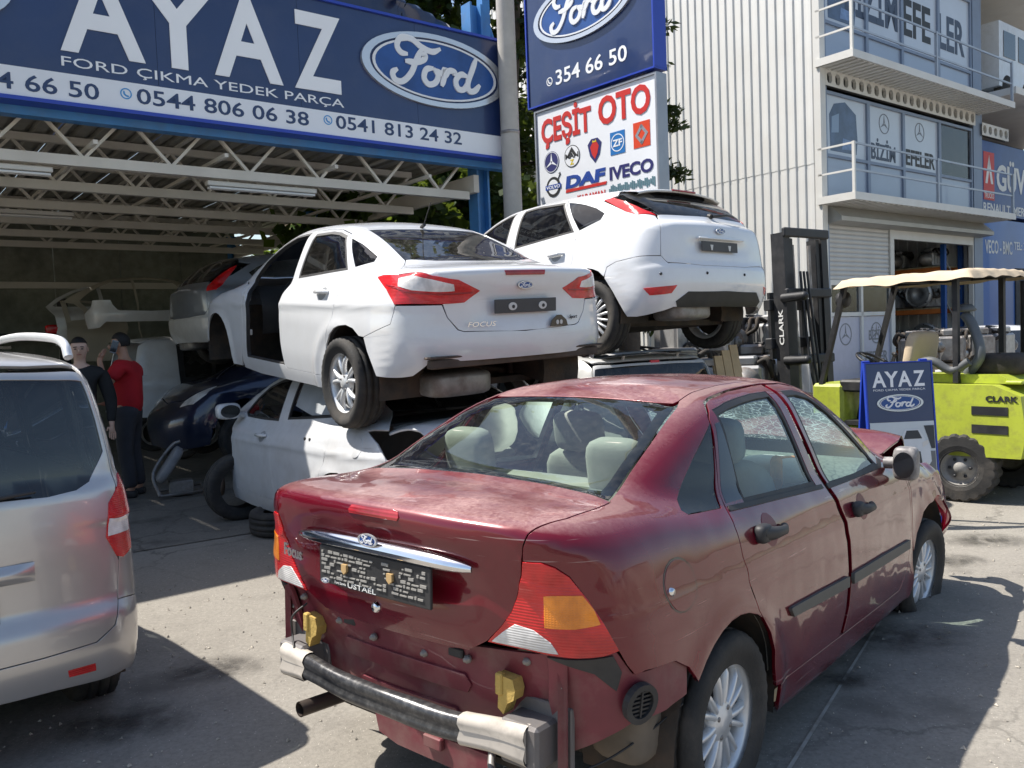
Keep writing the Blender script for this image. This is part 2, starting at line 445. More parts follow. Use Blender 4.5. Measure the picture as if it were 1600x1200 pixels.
class Body:
    """half widths, side profiles and roof lines of one car; F < 0 inside"""
    def __init__(s, **k):
        d = dict(kr=.2, kf=.25, kgr=.1, kgf=.15, ct=.05, cg=.12, r_st=.10, r_re=.22, r_fr=.3,
                 r_g=.10, r_gr=.08, r_u=.05, r_lip=.05, fl=None, extra=None, kp=2.0, zg0=.93, sc=(1, 1, 1))
        d.update(k); s.__dict__.update(d)
        gx = np.linspace(-1.6, 4.8, 3201); gz = np.linspace(-.2, 2.2, 1601); s.T = {}
        for n, g in (('wp', gx), ('wgx', gx), ('zt', gx), ('zr', gx), ('sec', gz), ('wg', gz), ('xr', gz), ('xf', gz), ('xgr', gz), ('xgf', gz)):
            f = d[n]; s.T[n] = (g[0], 1/(g[1]-g[0]), f(g))
            if n not in ('wp', 'wgx', 'sec'):
                s.T['n'+n] = (g[0], 1/(g[1]-g[0]), nz(f, g))
        s.sc = np.array(s.sc, float)
    def F(s, P):
        P = P/s.sc
        x = P[:, 0]; a = np.abs(P[:, 1]); z = P[:, 2]; T_ = s.T
        def ix(v, g0, k, n):
            q = np.clip((v-g0)*k, 0, n-1.001); i = q.astype(np.int32); return i, q-i
        xi, xt = ix(x, -1.6, 500., 3201); zi, zt_ = ix(z, -.2, 2000/3., 1601)
        X = lambda n: (lambda A: A[xi]*(1-xt)+A[xi+1]*xt)(T_[n][2])
        Z = lambda n: (lambda A: A[zi]*(1-zt_)+A[zi+1]*zt_)(T_[n][2])
        W = X('wp')+Z('sec')
        if s.fl is not None:
            W = W+s.fl(x, z)
        a2 = a*a
        fs = a-W
        ft = (z-X('zt')+s.ct*a2)*X('nzt')
        fr = (Z('xr')+s.kr*a**s.kp-x)*Z('nxr')
        ff = (x-Z('xf')+s.kf*a**2.4)*Z('nxf')
        L = smax(smax(fs, ft, s.r_st), ff, s.r_fr)
        L2 = smax(fs, fr, s.r_re)
        L = smax(L, smax(L2, ft, s.r_lip), .02)
        gs = (a-(Z('wg')+X('wgx')))*Z('nwg')
        gt = (z-X('zr')+s.cg*a2)*X('nzr')
        gr = (Z('xgr')+s.kgr*a2-x)*Z('nxgr')
        gf = (x-Z('xgf')+s.kgf*a2)*Z('nxgf')
        G = smax(smax(smax(gt, gr, s.r_gr), gf, s.r_gr), gs, s.r_g)
        G = np.maximum(G, s.zg0-z)
        return smin(L, G, s.r_u)
    def N(s, P, e=.004):
        g = np.stack([s.F(P+np.array(d)*e)-s.F(P-np.array(d)*e) for d in ((1, 0, 0), (0, 1, 0), (0, 0, 1))], 1)
        return g/np.maximum(np.linalg.norm(g, axis=1, keepdims=True), 1e-9)
    def cast(s, O, D, tmax=5., n=56):
        """first hit of rays O + t D; misses are nan"""
        O = np.asarray(O, float); D = np.broadcast_to(np.asarray(D, float), O.shape)
        N = len(O); t0 = np.zeros(N); t1 = np.full(N, np.nan); done = np.zeros(N, bool)
        f0 = s.F(O); t = np.zeros(N)
        for k in range(90):                       # sphere tracing with a floor on the step
            act = ~done & (t < tmax)
            if not act.any():
                break
            idx = np.where(act)[0]
            f = s.F(O[idx]+D[idx]*t[idx, None])
            hit = f <= 0
            h = idx[hit]; t1[h] = t[h]; done[h] = True
            g = idx[~hit]; t0[g] = t[g]; t[g] += np.maximum(f[~hit]*.8, .006)
        ok = ~np.isnan(t1); idx = np.where(ok)[0]
        lo, hi = t0[idx], t1[idx]
        for k in range(9):
            mid = (lo+hi)/2
            neg = s.F(O[idx]+D[idx]*mid[:, None]) <= 0
            hi = np.where(neg, mid, hi); lo = np.where(neg, lo, mid)
        t1[idx] = hi
        return O+D*t1[:, None]
# ---------------------------------------------------------------- the shapes of the cars (x forward from the rear axle, y left, z up)
def red_sedan_body():
    return Body(
        wp=pch([-.95, -.75, -.45, 0, .5, 1.3, 2.1, 2.7, 3.1, 3.4], [.74, .80, .832, .845, .848, .85, .845, .83, .76, .60]),
        sec=pch([.15, .24, .40, .55, .70, .85, .95, 1.05, 1.15], [-.06, -.02, -.002, 0, -.006, -.030, -.058, -.105, -.18]),
        zt=pch([-.95, -.80, -.60, -.36, 0, .6, 1.6, 2.05, 2.5, 3.0, 3.3, 3.5], [1.06, 1.092, 1.105, 1.10, 1.06, 1.01, 1.0, 1.0, .95, .86, .74, .60]),
        xr=pch([.15, .30, .50, .65, .72, .90, 1.0, 1.05, 1.15], [-.66, -.70, -.74, -.775, -.80, -.815, -.845, -.85, -.84]),
        xf=pch([.2, .5, .8], [3.36, 3.42, 3.30]), kr=.16, kp=2.2, ct=.055, r_st=.13, r_re=.20, r_lip=.05,
        wg=pch([.90, 1.0, 1.1, 1.25, 1.38, 1.45], [.765, .735, .695, .625, .555, .51]),
        wgx=pch([-.6, -.35, 0, .4, 1.2, 1.8, 2.2], [-.17, -.12, -.05, -.008, 0, -.03, -.08]),
        zr=pch([-.4, 0, .25, .5, .9, 1.2, 1.5, 1.8], [1.30, 1.355, 1.385, 1.415, 1.435, 1.432, 1.405, 1.34]),
        xgr=pch([.95, 1.08, 1.20, 1.34, 1.45], [-.66, -.37, -.10, .235, .52]), kgr=.05,
        xgf=pch([.9, 1.0, 1.2, 1.4], [2.48, 2.28, 1.90, 1.49]), kgf=.25, cg=.14, r_g=.10, r_gr=.05, r_u=.07,
        fl=lambda x, z: flare(x, z, 0, .31, .375, .012, .05)+flare(x, z, 2.615, .31, .375, .012, .05)+.006*np.exp(-((z-.80)/.03)**2))
def white_sedan_body():
    return Body(
        wp=pch([-1.1, -.95, -.7, -.4, .3, 1.3, 2.2, 2.8, 3.2, 3.5], [.76, .82, .875, .905, .91, .908, .90, .89, .82, .62]),
        sec=pch([.2, .35, .5, .7, .85, .95, 1.05, 1.15], [-.04, -.01, 0, -.002, -.018, -.042, -.085, -.15]),
        zt=pch([-1.1, -.98, -.8, -.45, 0, .6, 1.6, 2.1, 2.6, 3.1, 3.4], [1.08, 1.105, 1.13, 1.145, 1.10, 1.03, 1.0, 1.02, .97, .85, .70]),
        xr=pch([.2, .35, .5, .62, .75, .9, 1.0, 1.08, 1.15], [-.76, -.88, -.965, -.99, -.975, -.965, -.985, -.995, -.98]),
        xf=pch([.2, .5, .8], [3.46, 3.52, 3.38]), kr=.20, kp=2.3, ct=.06, r_st=.12, r_re=.20, r_lip=.05,
        wg=pch([.95, 1.05, 1.2, 1.35, 1.48], [.80, .765, .70, .62, .53]),
        wgx=pch([-.6, -.45, 0, .5, 1.5, 2.1, 2.4], [-.19, -.15, -.05, 0, 0, -.04, -.08]),
        zr=pch([-.4, 0, .4, .9, 1.4, 1.8], [1.34, 1.405, 1.455, 1.484, 1.47, 1.42]),
        xgr=pch([1.0, 1.13, 1.25, 1.40, 1.5], [-.68, -.47, -.16, .27, .6]), kgr=.08,
        xgf=pch([.95, 1.05, 1.2, 1.4], [2.60, 2.40, 2.05, 1.55]), kgf=.25, cg=.13, r_g=.10, r_gr=.06, r_u=.07,
        fl=lambda x, z: flare(x, z, 0, .32, .385, .012, .05)+flare(x, z, 2.648, .32, .385, .012, .05)+.010*np.exp(-((z-.86+.02*x)/.03)**2))
def white_hatch_body():
    return Body(
        wp=pch([-.9, -.75, -.5, -.1, .5, 1.3, 2.2, 2.8, 3.2, 3.5], [.75, .80, .865, .915, .918, .918, .91, .89, .82, .62]),
        sec=pch([.2, .35, .5, .7, .85, .95, 1.05, 1.15], [-.05, -.015, 0, 0, -.02, -.045, -.085, -.14]),
        zt=pch([-.9, 0, 1.6, 2.1, 2.6, 3.1, 3.4], [1.08, 1.05, 1.0, 1.02, .97, .85, .70]),
        xr=pch([.25, .40, .55, .66, .73, .85, 1.0, 1.1], [-.66, -.75, -.79, -.785, -.755, -.75, -.735, -.70]),
        xf=pch([.2, .5, .8], [3.46, 3.52, 3.38]), kr=.16, kp=2.3, ct=.03, r_st=.10, r_re=.20, r_lip=.06,
        wg=pch([.95, 1.05, 1.2, 1.35, 1.48], [.81, .785, .735, .665, .58]),
        wgx=pch([-.75, -.5, -.1, .5, 1.6, 2.2], [-.15, -.085, -.03, 0, 0, -.06]),
        zr=pch([-.6, -.3, 0, .5, 1.0, 1.5, 1.9], [1.37, 1.42, 1.455, 1.495, 1.51, 1.50, 1.45]),
        xgr=pch([.95, 1.05, 1.12, 1.2, 1.35, 1.45, 1.55], [-.66, -.655, -.62, -.55, -.36, -.22, -.05]), kgr=.14,
        xgf=pch([.95, 1.05, 1.2, 1.4], [2.55, 2.35, 2.05, 1.62]), kgf=.25, cg=.11, r_g=.10, r_gr=.07, r_u=.05,
        fl=lambda x, z: flare(x, z, 0, .32, .385, .014, .05)+flare(x, z, 2.64, .32, .385, .014, .05))
def silver_van_body():
    return Body(
        wp=pch([-.9, -.7, -.5, 0, 1.5, 2.4, 2.9, 3.3], [.76, .81, .845, .872, .88, .87, .80, .60]),
        sec=pch([.2, .35, .55, .75, .95, 1.05, 1.2], [-.05, -.012, 0, -.002, -.018, -.032, -.06]),
        zt=pch([-.9, 1.5, 2.1, 2.6, 3.1, 3.3], [1.14, 1.14, 1.12, 1.0, .85, .7]),
        xr=pch([.25, .35, .48, .58, .68, .9, 1.1, 1.2], [-.70, -.765, -.79, -.785, -.745, -.735, -.715, -.70]),
        xf=pch([.2, .5, .8], [3.25, 3.30, 3.2]), kr=.13, kp=2.6, ct=.01, r_st=.06, r_re=.16, r_lip=.05,
        wg=pch([1.0, 1.1, 1.3, 1.5, 1.65, 1.75], [.83, .815, .785, .745, .71, .67]),
        wgx=pch([-.8, -.5, 0, 1.8, 2.3], [-.05, -.025, 0, 0, -.08]),
        zr=pch([-.75, -.5, -.2, .3, .9, 1.4, 1.8], [1.63, 1.675, 1.705, 1.725, 1.725, 1.69, 1.60]),
        xgr=pch([1.0, 1.2, 1.4, 1.55, 1.65, 1.75], [-.70, -.675, -.63, -.59, -.55, -.48]), kgr=.10,
        xgf=pch([1.0, 1.2, 1.4, 1.6], [2.35, 2.05, 1.75, 1.45]), kgf=.2, cg=.09, r_g=.10, r_gr=.09, r_u=.05, zg0=1.0,
        fl=lambda x, z: flare(x, z, 0, .31, .37, .015, .05)+flare(x, z, 2.489, .31, .37, .015, .05))
# ---------------------------------------------------------------- panels: outlines laid on a body surface
def basis_of(d):
    d = np.asarray(d, float); d = d/np.linalg.norm(d)
    h = np.array([0, 0, 1.]) if abs(d[2]) < .9 else np.array([1., 0, 0])
    e1 = np.cross(h, d); e1 /= np.linalg.norm(e1); e2 = np.cross(d, e1)
    return d, e1, e2
def inside(poly, pts):
    x, y = pts[:, 0], pts[:, 1]; c = np.zeros(len(pts), bool); n = len(poly)
    x0, y0 = poly[:, 0], poly[:, 1]
    for i in range(n):
        j = i-1
        k = (y0[i] > y) != (y0[j] > y)
        if k.any():
            c[k] ^= x[k] < (x0[j]-x0[i])*(y[k]-y0[i])/(y0[j]-y0[i]+1e-30)+x0[i]
    return c
def densify(P, step, closed=True):
    out = []; n = len(P)
    for i in range(n if closed else n-1):
        a, b = P[i], P[(i+1) % n]
        k = max(1, int(math.ceil(np.linalg.norm(b-a)/step)))
        out += [a+(b-a)*j/k for j in range(k)]
    return np.array(out)
def dist_poly(poly, pts):
    d = np.full(len(pts), 1e9)
    for i in range(len(poly)):
        a, b = poly[i-1], poly[i]; ab = b-a
        t = np.clip(((pts-a)@ab)/max(ab@ab, 1e-12), 0, 1)
        d = np.minimum(d, np.linalg.norm(pts-(a+t[:, None]*ab), axis=1))
    return d
VIEWS = {'s': (0, -1, 0), 'r': (1, 0, 0), 't': (0, 0, -1), 'f': (-1, 0, 0)}
def onto(body, P, it=4):
    """pull 3-D points onto the surface along its gradient"""
    P = np.array(P, float)
    for _ in range(it):
        f = body.F(P); P = P-body.N(P)*np.clip(f, -.2, .2)[:, None]
    return P
def lift(body, view, uv):
    """2-D outline in a view -> 3-D points on the left / rear / top of the body"""
    uv = np.array(uv, float)
    if view == '3':
        return onto(body, uv)
    if view == 'm':
        raise ValueError
    d = np.array(VIEWS[view], float)
    O = {'s': lambda: np.stack([uv[:, 0], np.full(len(uv), 1.6), uv[:, 1]], 1), 'r': lambda: np.stack([np.full(len(uv), -2.), uv[:, 0], uv[:, 1]], 1),
         't': lambda: np.stack([uv[:, 0], uv[:, 1], np.full(len(uv), 2.6)], 1), 'f': lambda: np.stack([np.full(len(uv), 5.), uv[:, 0], uv[:, 1]], 1)}[view]()
    H = body.cast(O, d)
    bad = np.isnan(H[:, 0])
    if bad.any():
        g = O+d*{'s': .9, 'r': 1.3, 't': 1.5, 'f': 1.7}[view]
        H[bad] = onto(body, g[bad], 30)
    return H
def panel(body, name, outline, m, parent, view='s', fill=None, holes=(), pitch=.035, off=0., thick=.014, curve=0, mirror=False, both=False,
          deform=None, fdens=None, label=None, half=False):
    """one sheet of the body cut along an outline.  outline: 2-D points in a view ('s','r','t') or 3-D points (view '3')"""
    fill = fill or {'s': (0, -1, 0), 'r': (1, 0, 0), 't': (0, 0, -1), 'f': (-1, 0, 0), '3': (0, -1, 0), 'm': (0, -1, 0)}[view]
    d, e1, e2 = basis_of(fill)
    loops3 = []
    for L in [outline]+list(holes):
        L = [np.array(p, float) for p in L]
        if view == 'm':                                            # side points and 3-D points mixed
            L = [lift(body, 's', [p])[0] if len(p) == 2 else onto(body, [p])[0] for p in L]
        if half:                                                   # right half given, mirror about y = 0
            M_ = [p*np.array([1, -1, 1]) if len(p) == 3 else p*np.array([-1, 1]) for p in L][::-1]
            L = L+M_
        if curve:
            L = catmull(L, curve, True)
        L = [p for i, p in enumerate(L) if np.linalg.norm(p-L[i-1]) > 1e-4]
        P = lift(body, '3' if view == 'm' else view, densify(L, fdens or pitch*.8))
        loops3.append(P)
    to2 = lambda P: np.stack([P@e1, P@e2], 1)
    loops2 = [to2(P) for P in loops3]
    outer = loops2[0]
    lo, hi = outer.min(0), outer.max(0)
    gx = np.arange(lo[0]+pitch*.5, hi[0], pitch); gy = np.arange(lo[1]+pitch*.5, hi[1], pitch*.866)
    G = np.array([(x+(pitch*.5 if j % 2 else 0), y) for j, y in enumerate(gy) for x in gx]) if len(gx) and len(gy) else np.zeros((0, 2))
    if len(G):
        k = inside(outer, G) & (dist_poly(outer, G) > pitch*.45)
        for h in loops2[1:]:
            k &= ~inside(h, G) & (dist_poly(h, G) > pitch*.45)
        G = G[k]
    nb = sum(len(l) for l in loops2)
    V2 = np.concatenate(loops2+[G]); edges = []; b = 0
    for l in loops2:
        n = len(l); edges += [(b+i, b+(i+1) % n) for i in range(n)]; b += n
    res = delaunay_2d_cdt([Vector(v) for v in V2.tolist()], edges, [], 0, 1e-6)
    vo, faces, orig = res[0], res[2], res[3]
    U = np.array([(v.x, v.y) for v in vo])
    tri = np.array([f for f in faces if len(f) == 3])
    cen = U[tri].mean(1)
    k = inside(outer, cen)
    for h in loops2[1:]:
        k &= ~inside(h, cen)
    tri = tri[k]
    P3 = np.zeros((len(U), 3)); known = np.zeros(len(U), bool)
    L3 = np.concatenate(loops3)
    for i, og in enumerate(orig):
        if og and og[0] < nb:
            P3[i] = L3[og[0]]; known[i] = True
    q = ~known
    if q.any():
        O = U[q, 0:1]*e1+U[q, 1:2]*e2
        base = float((L3@d).min())-.6
        O = O+d*base
        H = body.cast(O, d)
        bad = np.isnan(H[:, 0])
        if bad.any():
            H[bad] = onto(body, O[bad]+d*.6, 20)
        P3[q] = H
    N3 = body.N(P3)
    fin = np.isfinite(P3).all(1)
    P3[~fin] = L3[0]; N3[~fin] = -d
    P3 = P3+N3*off
    if deform is not None:
        P3 = deform(P3); N3 = None
    # orient
    a, b_, c = P3[tri[:, 0]], P3[tri[:, 1]], P3[tri[:, 2]]
    fn = np.cross(b_-a, c-a)
    flip = (fn@d) > 0
    tri[flip] = tri[flip][:, ::-1]
    # boundary flange
    cnt = {}
    for t in tri.tolist():
        for i in range(3):
            e = (t[i], t[(i+1) % 3]); cnt[e] = 1
    be = [e for e in cnt if (e[1], e[0]) not in cnt]
    faces = tri.tolist(); V = P3; nv = len(P3)
    if N3 is None:
        N3v = np.zeros_like(P3); fn = np.cross(P3[tri[:, 1]]-P3[tri[:, 0]], P3[tri[:, 2]]-P3[tri[:, 0]])
        for i in range(3):
            np.add.at(N3v, tri[:, i], fn)
        N3 = N3v/np.maximum(np.linalg.norm(N3v, axis=1, keepdims=True), 1e-12)
    nrm = N3.copy()
    if thick > 0 and be:
        bv = sorted({v for e in be for v in e}); mp = {v: i for i, v in enumerate(bv)}
        on = np.zeros((len(bv), 3))
        for (a_, b2) in be:
            t = P3[b2]-P3[a_]; o = np.cross(t, N3[a_]); ln = np.linalg.norm(o)
            if ln > 1e-12:
                o = o/ln; on[mp[a_]] += o; on[mp[b2]] += o
        on = on/np.maximum(np.linalg.norm(on, axis=1, keepdims=True), 1e-9)
        P0 = P3[bv]; N0 = N3[bv]
        # a rolled edge: surface -> small shoulder -> return flange
        r1 = P0+on*.0015-N0*.0015; r2 = P0+on*.0015-N0*thick
        V = np.concatenate([P3, P0, r1, r1, r2]); nrm = np.concatenate([nrm, N0, on*.8+N0*.6, on, on])
        n0 = nv; n1 = nv+len(bv); n2 = nv+2*len(bv); n3 = nv+3*len(bv)
        for (a_, b2) in be:
            i, j = mp[a_], mp[b2]
            faces.append((n0+j, n0+i, n1+i, n1+j)); faces.append((n2+j, n2+i, n3+i, n3+j))
    outs = []
    for side in ((False, True) if both else (mirror,)):
        Vv, Nn, ff = V, nrm, faces
        if side:
            Vv = V*np.array([1, -1, 1]); Nn = nrm*np.array([1, -1, 1]); ff = [tuple(f)[::-1] for f in faces]
        me = bpy.data.meshes.new(name); me.from_pydata(Vv.tolist(), [], [tuple(f) for f in ff])
        me.polygons.foreach_set('use_smooth', [True]*len(me.polygons)); me.update()
        me.normals_split_custom_set_from_vertices([tuple(x/max(1e-9, np.linalg.norm(x))) for x in Nn])
        o = put(name, me, m, parent)
        if label:
            o['label'] = label
        outs.append(o)
    return outs if both else outs[0]
def pose(g):
    """matrix of a car from yaw, x, y, z, nose-down pitch, roll (degrees)"""
    yaw, tx, ty, tz, pi, ro = g
    A = np.array([(1, 0, 0), (0, 1, 0), (0, 0, 1), (0, 0, 0)], float)
    c_, s_ = math.cos(R(ro)), math.sin(R(ro))
    p = np.stack([A[:, 0], A[:, 1]*c_-(A[:, 2]-.3)*s_, .3+(A[:, 2]-.3)*c_+A[:, 1]*s_], 1)
    c_, s_ = math.cos(R(pi)), math.sin(R(pi))
    x = p[:, 0]*c_+p[:, 2]*s_; z = p[:, 2]*c_-p[:, 0]*s_; y = p[:, 1]
    a, b = math.cos(R(yaw)), math.sin(R(yaw))
    w = np.stack([tx+x*a-y*b, ty+x*b+y*a, tz+z], 1); o = w[3]; M = (w[:3]-o).T
    return Matrix([[*M[i], o[i]] for i in range(3)]+[[0, 0, 0, 1]])
def arc(cx, cz, r, a0, a1, n=14):
    return [(cx+r*math.cos(R(a0+(a1-a0)*k/n)), cz+r*math.sin(R(a0+(a1-a0)*k/n))) for k in range(n+1)]
# ---------------------------------------------------------------- paints and car materials
M_RED = mat('paint_cherry', (.135, .0024, .0115), .24, .15, coat=1., var=.08, vs=3., dust=.80, dustcol=(.60, .42, .38), spec=.25, wave=.22, scratch=.55)
M_REDIN = mat('paint_cherry_primer', (.15, .022, .035), .5, .1, coat=.2, var=.2, dirt=.75, dirtcol=(.26, .18, .15), ds=3.5)
M_WHITE = mat('paint_white', (.71, .72, .735), .30, 0, coat=1., var=.015, dirt=.12, dirtcol=(.5, .46, .40), ds=7., wave=.05, scratch=.25, scol=(.42, .40, .38))
M_WHITE2 = mat('paint_white_dirty', (.68, .69, .705), .35, 0, coat=.9, var=.03, dirt=.30, dirtcol=(.42, .38, .33), ds=5., wave=.22, scratch=.5, scol=(.3, .29, .28))
M_SILVER = mat('paint_silver', (.50, .49, .48), .30, .55, coat=1., var=.03, dirt=.06, dirtcol=(.4, .36, .3), ds=2., dust=.35, dustcol=(.6, .58, .56))
M_SILVER2 = mat('paint_blue_silver', (.26, .29, .34), .32, .5, coat=1., var=.05, dirt=.2, ds=2.)
M_GREYV = mat('paint_grey', (.58, .58, .57), .4, .1, coat=.5, var=.05, dirt=.3, ds=2.5, dirtcol=(.25, .22, .2))
M_NAVY = mat('paint_navy', (.012, .022, .06), .3, .3, coat=1., var=.1, dirt=.25, dirtcol=(.12, .11, .10), ds=2.5)
M_BLK = mat('black_plastic', (.022, .022, .024), .55, var=.2, dirt=.35, dirtcol=(.10, .09, .08), ds=8.)
M_BLKG = mat('black_gloss', (.012, .012, .014), .18, coat=.6)
M_RUB = mat('tyre_rubber', (.030, .029, .028), .78, var=.25, vs=5., dirt=.55, dirtcol=(.15, .13, .11), ds=6., bump=.25, bs=90.)
M_ALU = mat('alloy', (.74, .75, .76), .36, .45, var=.05, dirt=.18, dirtcol=(.28, .26, .24), ds=9.)
M_ALU2 = mat('alloy_dull', (.42, .42, .42), .45, .6, var=.1, dirt=.5, dirtcol=(.2, .18, .16), ds=9.)
M_STEEL = mat('bare_steel', (.30, .29, .28), .5, .6, var=.25, dirt=.6, dirtcol=(.16, .10, .07), ds=7., bump=.2)
M_RUST = mat('underbody', (.055, .048, .042), .8, .2, var=.4, dirt=.6, dirtcol=(.13, .08, .05), ds=6., bump=.4)
M_CHROME = mat('chrome', (.80, .80, .82), .09, 1., dirt=.15, dirtcol=(.3, .28, .25), ds=12.)
M_BEIGE = mat('seat_fabric', (.46, .44, .38), .85, var=.1, dirt=.25, dirtcol=(.3, .27, .22), ds=5., bump=.3, bs=300.)
M_GREYS = mat('seat_grey', (.13, .13, .135), .85, var=.2, bump=.3, bs=300.)
M_TRIM = mat('cabin_trim', (.20, .20, .18), .75, var=.1)
M_LRED = lens('lens_red', (.58, .005, .007), rib=26); M_LAMB = lens('lens_amber', (.85, .24, .01), rib=34); M_LWHT = lens('lens_clear', (.74, .72, .70), rib=30)
M_LRED2 = lens('lens_red_dark', (.32, .006, .012), rib=20)
M_GCLR = glass('car_glass', (.70, .80, .77), dirty=.02, ds=30.)
M_GTINT = glass('car_glass_tinted', (.10, .11, .12), dirty=.05, ds=20.)
M_GDARK = glass('car_glass_dark', (.22, .25, .26), dirty=.02, ds=20.)
def cracked():
    m = bpy.data.materials.new('shattered_glass'); m.use_nodes = True; t = m.node_tree; t.nodes.remove(t.nodes['Principled BSDF']); out = t.nodes['Material Output']
    tr = node(t, 'ShaderNodeBsdfTransparent'); tr.inputs[0].default_value = (.62, .80, .74, 1)
    df = node(t, 'ShaderNodeBsdfTranslucent'); df.inputs[0].default_value = (.70, .84, .80, 1)
    d2 = node(t, 'ShaderNodeBsdfDiffuse'); d2.inputs[0].default_value = (.75, .85, .82, 1)
    ad = node(t, 'ShaderNodeMixShader'); ad.inputs[0].default_value = .45; t.links.new(df.outputs[0], ad.inputs[1]); t.links.new(d2.outputs[0], ad.inputs[2])
    v = noise(t, 26., kind='ShaderNodeTexVoronoi'); v.feature = 'DISTANCE_TO_EDGE'
    n = noise(t, 3.5, 6, .7)
    c = ramp(t, v.outputs[0], (1, 1, 1), (.18, .18, .18), .01, .09)
    f = mth(t, 'MULTIPLY', c, ramp(t, n.outputs[0], (.15,)*3, (1, 1, 1), .35, .6))
    mx = node(t, 'ShaderNodeMixShader'); t.links.new(f, mx.inputs[0]); t.links.new(tr.outputs[0], mx.inputs[1]); t.links.new(ad.outputs[0], mx.inputs[2])
    t.links.new(mx.outputs[0], out.inputs[0]); return m
M_CRACK = cracked()
# ---------------------------------------------------------------- wheels
def part_empty(name, parent, M):
    o = bpy.data.objects.new(name, None); COL.objects.link(o); o.parent = parent; o.matrix_local = M; o.empty_display_size = .1; return o
_wc = {}
def wheel_meshes(Rt, w, rr, style):
    k = (Rt, w, rr, style)
    if k in _wc:
        return _wc[k]
    h = w/2; n = 80
    pro = [(rr-.012, -h*.80), (rr+.012, -h*.86), (rr+.03, -h*.98), (Rt-.045, -h*1.03), (Rt-.020, -h*.97), (Rt-.008, -h*.84), (Rt-.002, -h*.66), (Rt, -h*.52), (Rt-.009, -h*.50), (Rt-.009, -h*.44), (Rt+.001, -h*.42), (Rt+.001, -h*.10),
           (Rt-.009, -h*.08), (Rt-.009, h*.08), (Rt+.001, h*.10), (Rt+.001, h*.42), (Rt-.009, h*.44), (Rt-.009, h*.50), (Rt, h*.52), (Rt-.002, h*.66), (Rt-.008, h*.84), (Rt-.020, h*.97), (Rt-.045, h*1.03), (rr+.03, h*.98), (rr+.012, h*.86), (rr-.012, h*.80)]
    ty = MB(); m = len(pro); vs = []
    for kk in range(n):
        a = 2*math.pi*kk/n
        for i, (r, y) in enumerate(pro):
            if kk % 2 and (3 < i < 8 or m-9 < i < m-4):
                r -= .006
            vs.append((r*math.cos(a), y, r*math.sin(a)))
    ty.add(vs, [(kk*m+i, kk*m+i+1, ((kk+1) % n)*m+i+1, ((kk+1) % n)*m+i) for kk in range(n) for i in range(m-1)], True)
    rim = MB()
    f = h*.84                                            # outer face at +y
    rim.lathe([(rr+.006, f), (rr+.012, f-.004), (rr+.008, f-.014), (rr-.012, f-.018), (rr-.020, f-.03), (rr-.028, f-.07), (rr-.032, -f), (rr+.006, -f)], 56)
    spokes, twin, dish, wid = {'seven_twin': (7, .024, -.010, .021), 'five_vee': (5, .034, .000, .026), 'many': (18, 0, .012, .020), 'steel': (0, 0, 0, 0), 'five': (5, 0, -.01, .05)}[style]
    def spoke(a0, a1, w0, w1):
        st = 6; sec = []
        for i in range(st+1):
            t = i/st; r = .045+(rr-.018-.045)*t; a = a0+(a1-a0)*t
            y = f-.022-dish*0+.014*math.sin(math.pi*t)*(1 if dish >= 0 else .4)+(-.010 if t > .99 else 0)
            ww = w0+(w1-w0)*t; c, s = math.cos(a), math.sin(a)
            sec.append([(r*c+ww*s*q, y-dy, r*s-ww*c*q) for q, dy in ((-1, .028), (-.9, .004), (-.35, 0), (.35, 0), (.9, .004), (1, .028))])
        vs = [v for q in sec for v in q]
        rim.add(vs, [(i*6+j, i*6+j+1, (i+1)*6+j+1, (i+1)*6+j) for i in range(st) for j in range(5)], True)
    for k2 in range(spokes):
        a = 2*math.pi*k2/spokes+.2
        if twin:
            da = twin/(rr*.5)*1.1
            if style == 'five_vee':
                spoke(a-.10, a-.30, wid*.62, wid*.46); spoke(a+.10, a+.30, wid*.62, wid*.46)
            else:
                spoke(a-da*1.1, a-da*.95, wid*.55, wid*.42); spoke(a+da*1.1, a+da*.95, wid*.55, wid*.42)
        else:
            spoke(a, a, wid*.35 if style == 'many' else wid, wid*.55 if style == 'many' else wid*.7)
    hub = .062 if style != 'many' else .075
    rim.lathe([(0, f-.016), (.030, f-.014), (.034, f-.018), (hub, f-.020), (hub+.012, f-.03), (hub+.016, f-.06)], 28)
    if style == 'steel':
        rim.lathe([(hub, f-.05), (.11, f-.03), (.14, f-.045), (rr-.03, f-.055)], 40)
    bk = MB(); bk.lathe([(0, f-.075), (rr-.04, f-.075), (rr-.036, f-.08)], 36); bk.lathe([(.06, f-.045), (.075, f-.05), (.075, f-.075)], 20)
    nut = MB()
    for k2 in range(5 if style == 'five_vee' else 4):
        a = 2*math.pi*k2/(5 if style == 'five_vee' else 4)+.5
        nut.lathe([(0, f-.026+.010), (.0085, f-.026+.010), (.011, f-.03)], 8, c=(.050*math.cos(a), 0, .050*math.sin(a)))
    _wc[k] = [x.mesh(nm) for x, nm in ((ty, 'tyre'), (rim, 'rim'), (bk, 'brake_disc'), (nut, 'wheel_nuts'))]
    for me in _wc[k]:
        bm = bmesh.new(); bm.from_mesh(me); bmesh.ops.recalc_face_normals(bm, faces=bm.faces); bm.to_mesh(me); bm.free()
    return _wc[k]
M_DISC = mat('brake_iron', (.030, .028, .026), .6, .5, var=.3, dirt=.5)
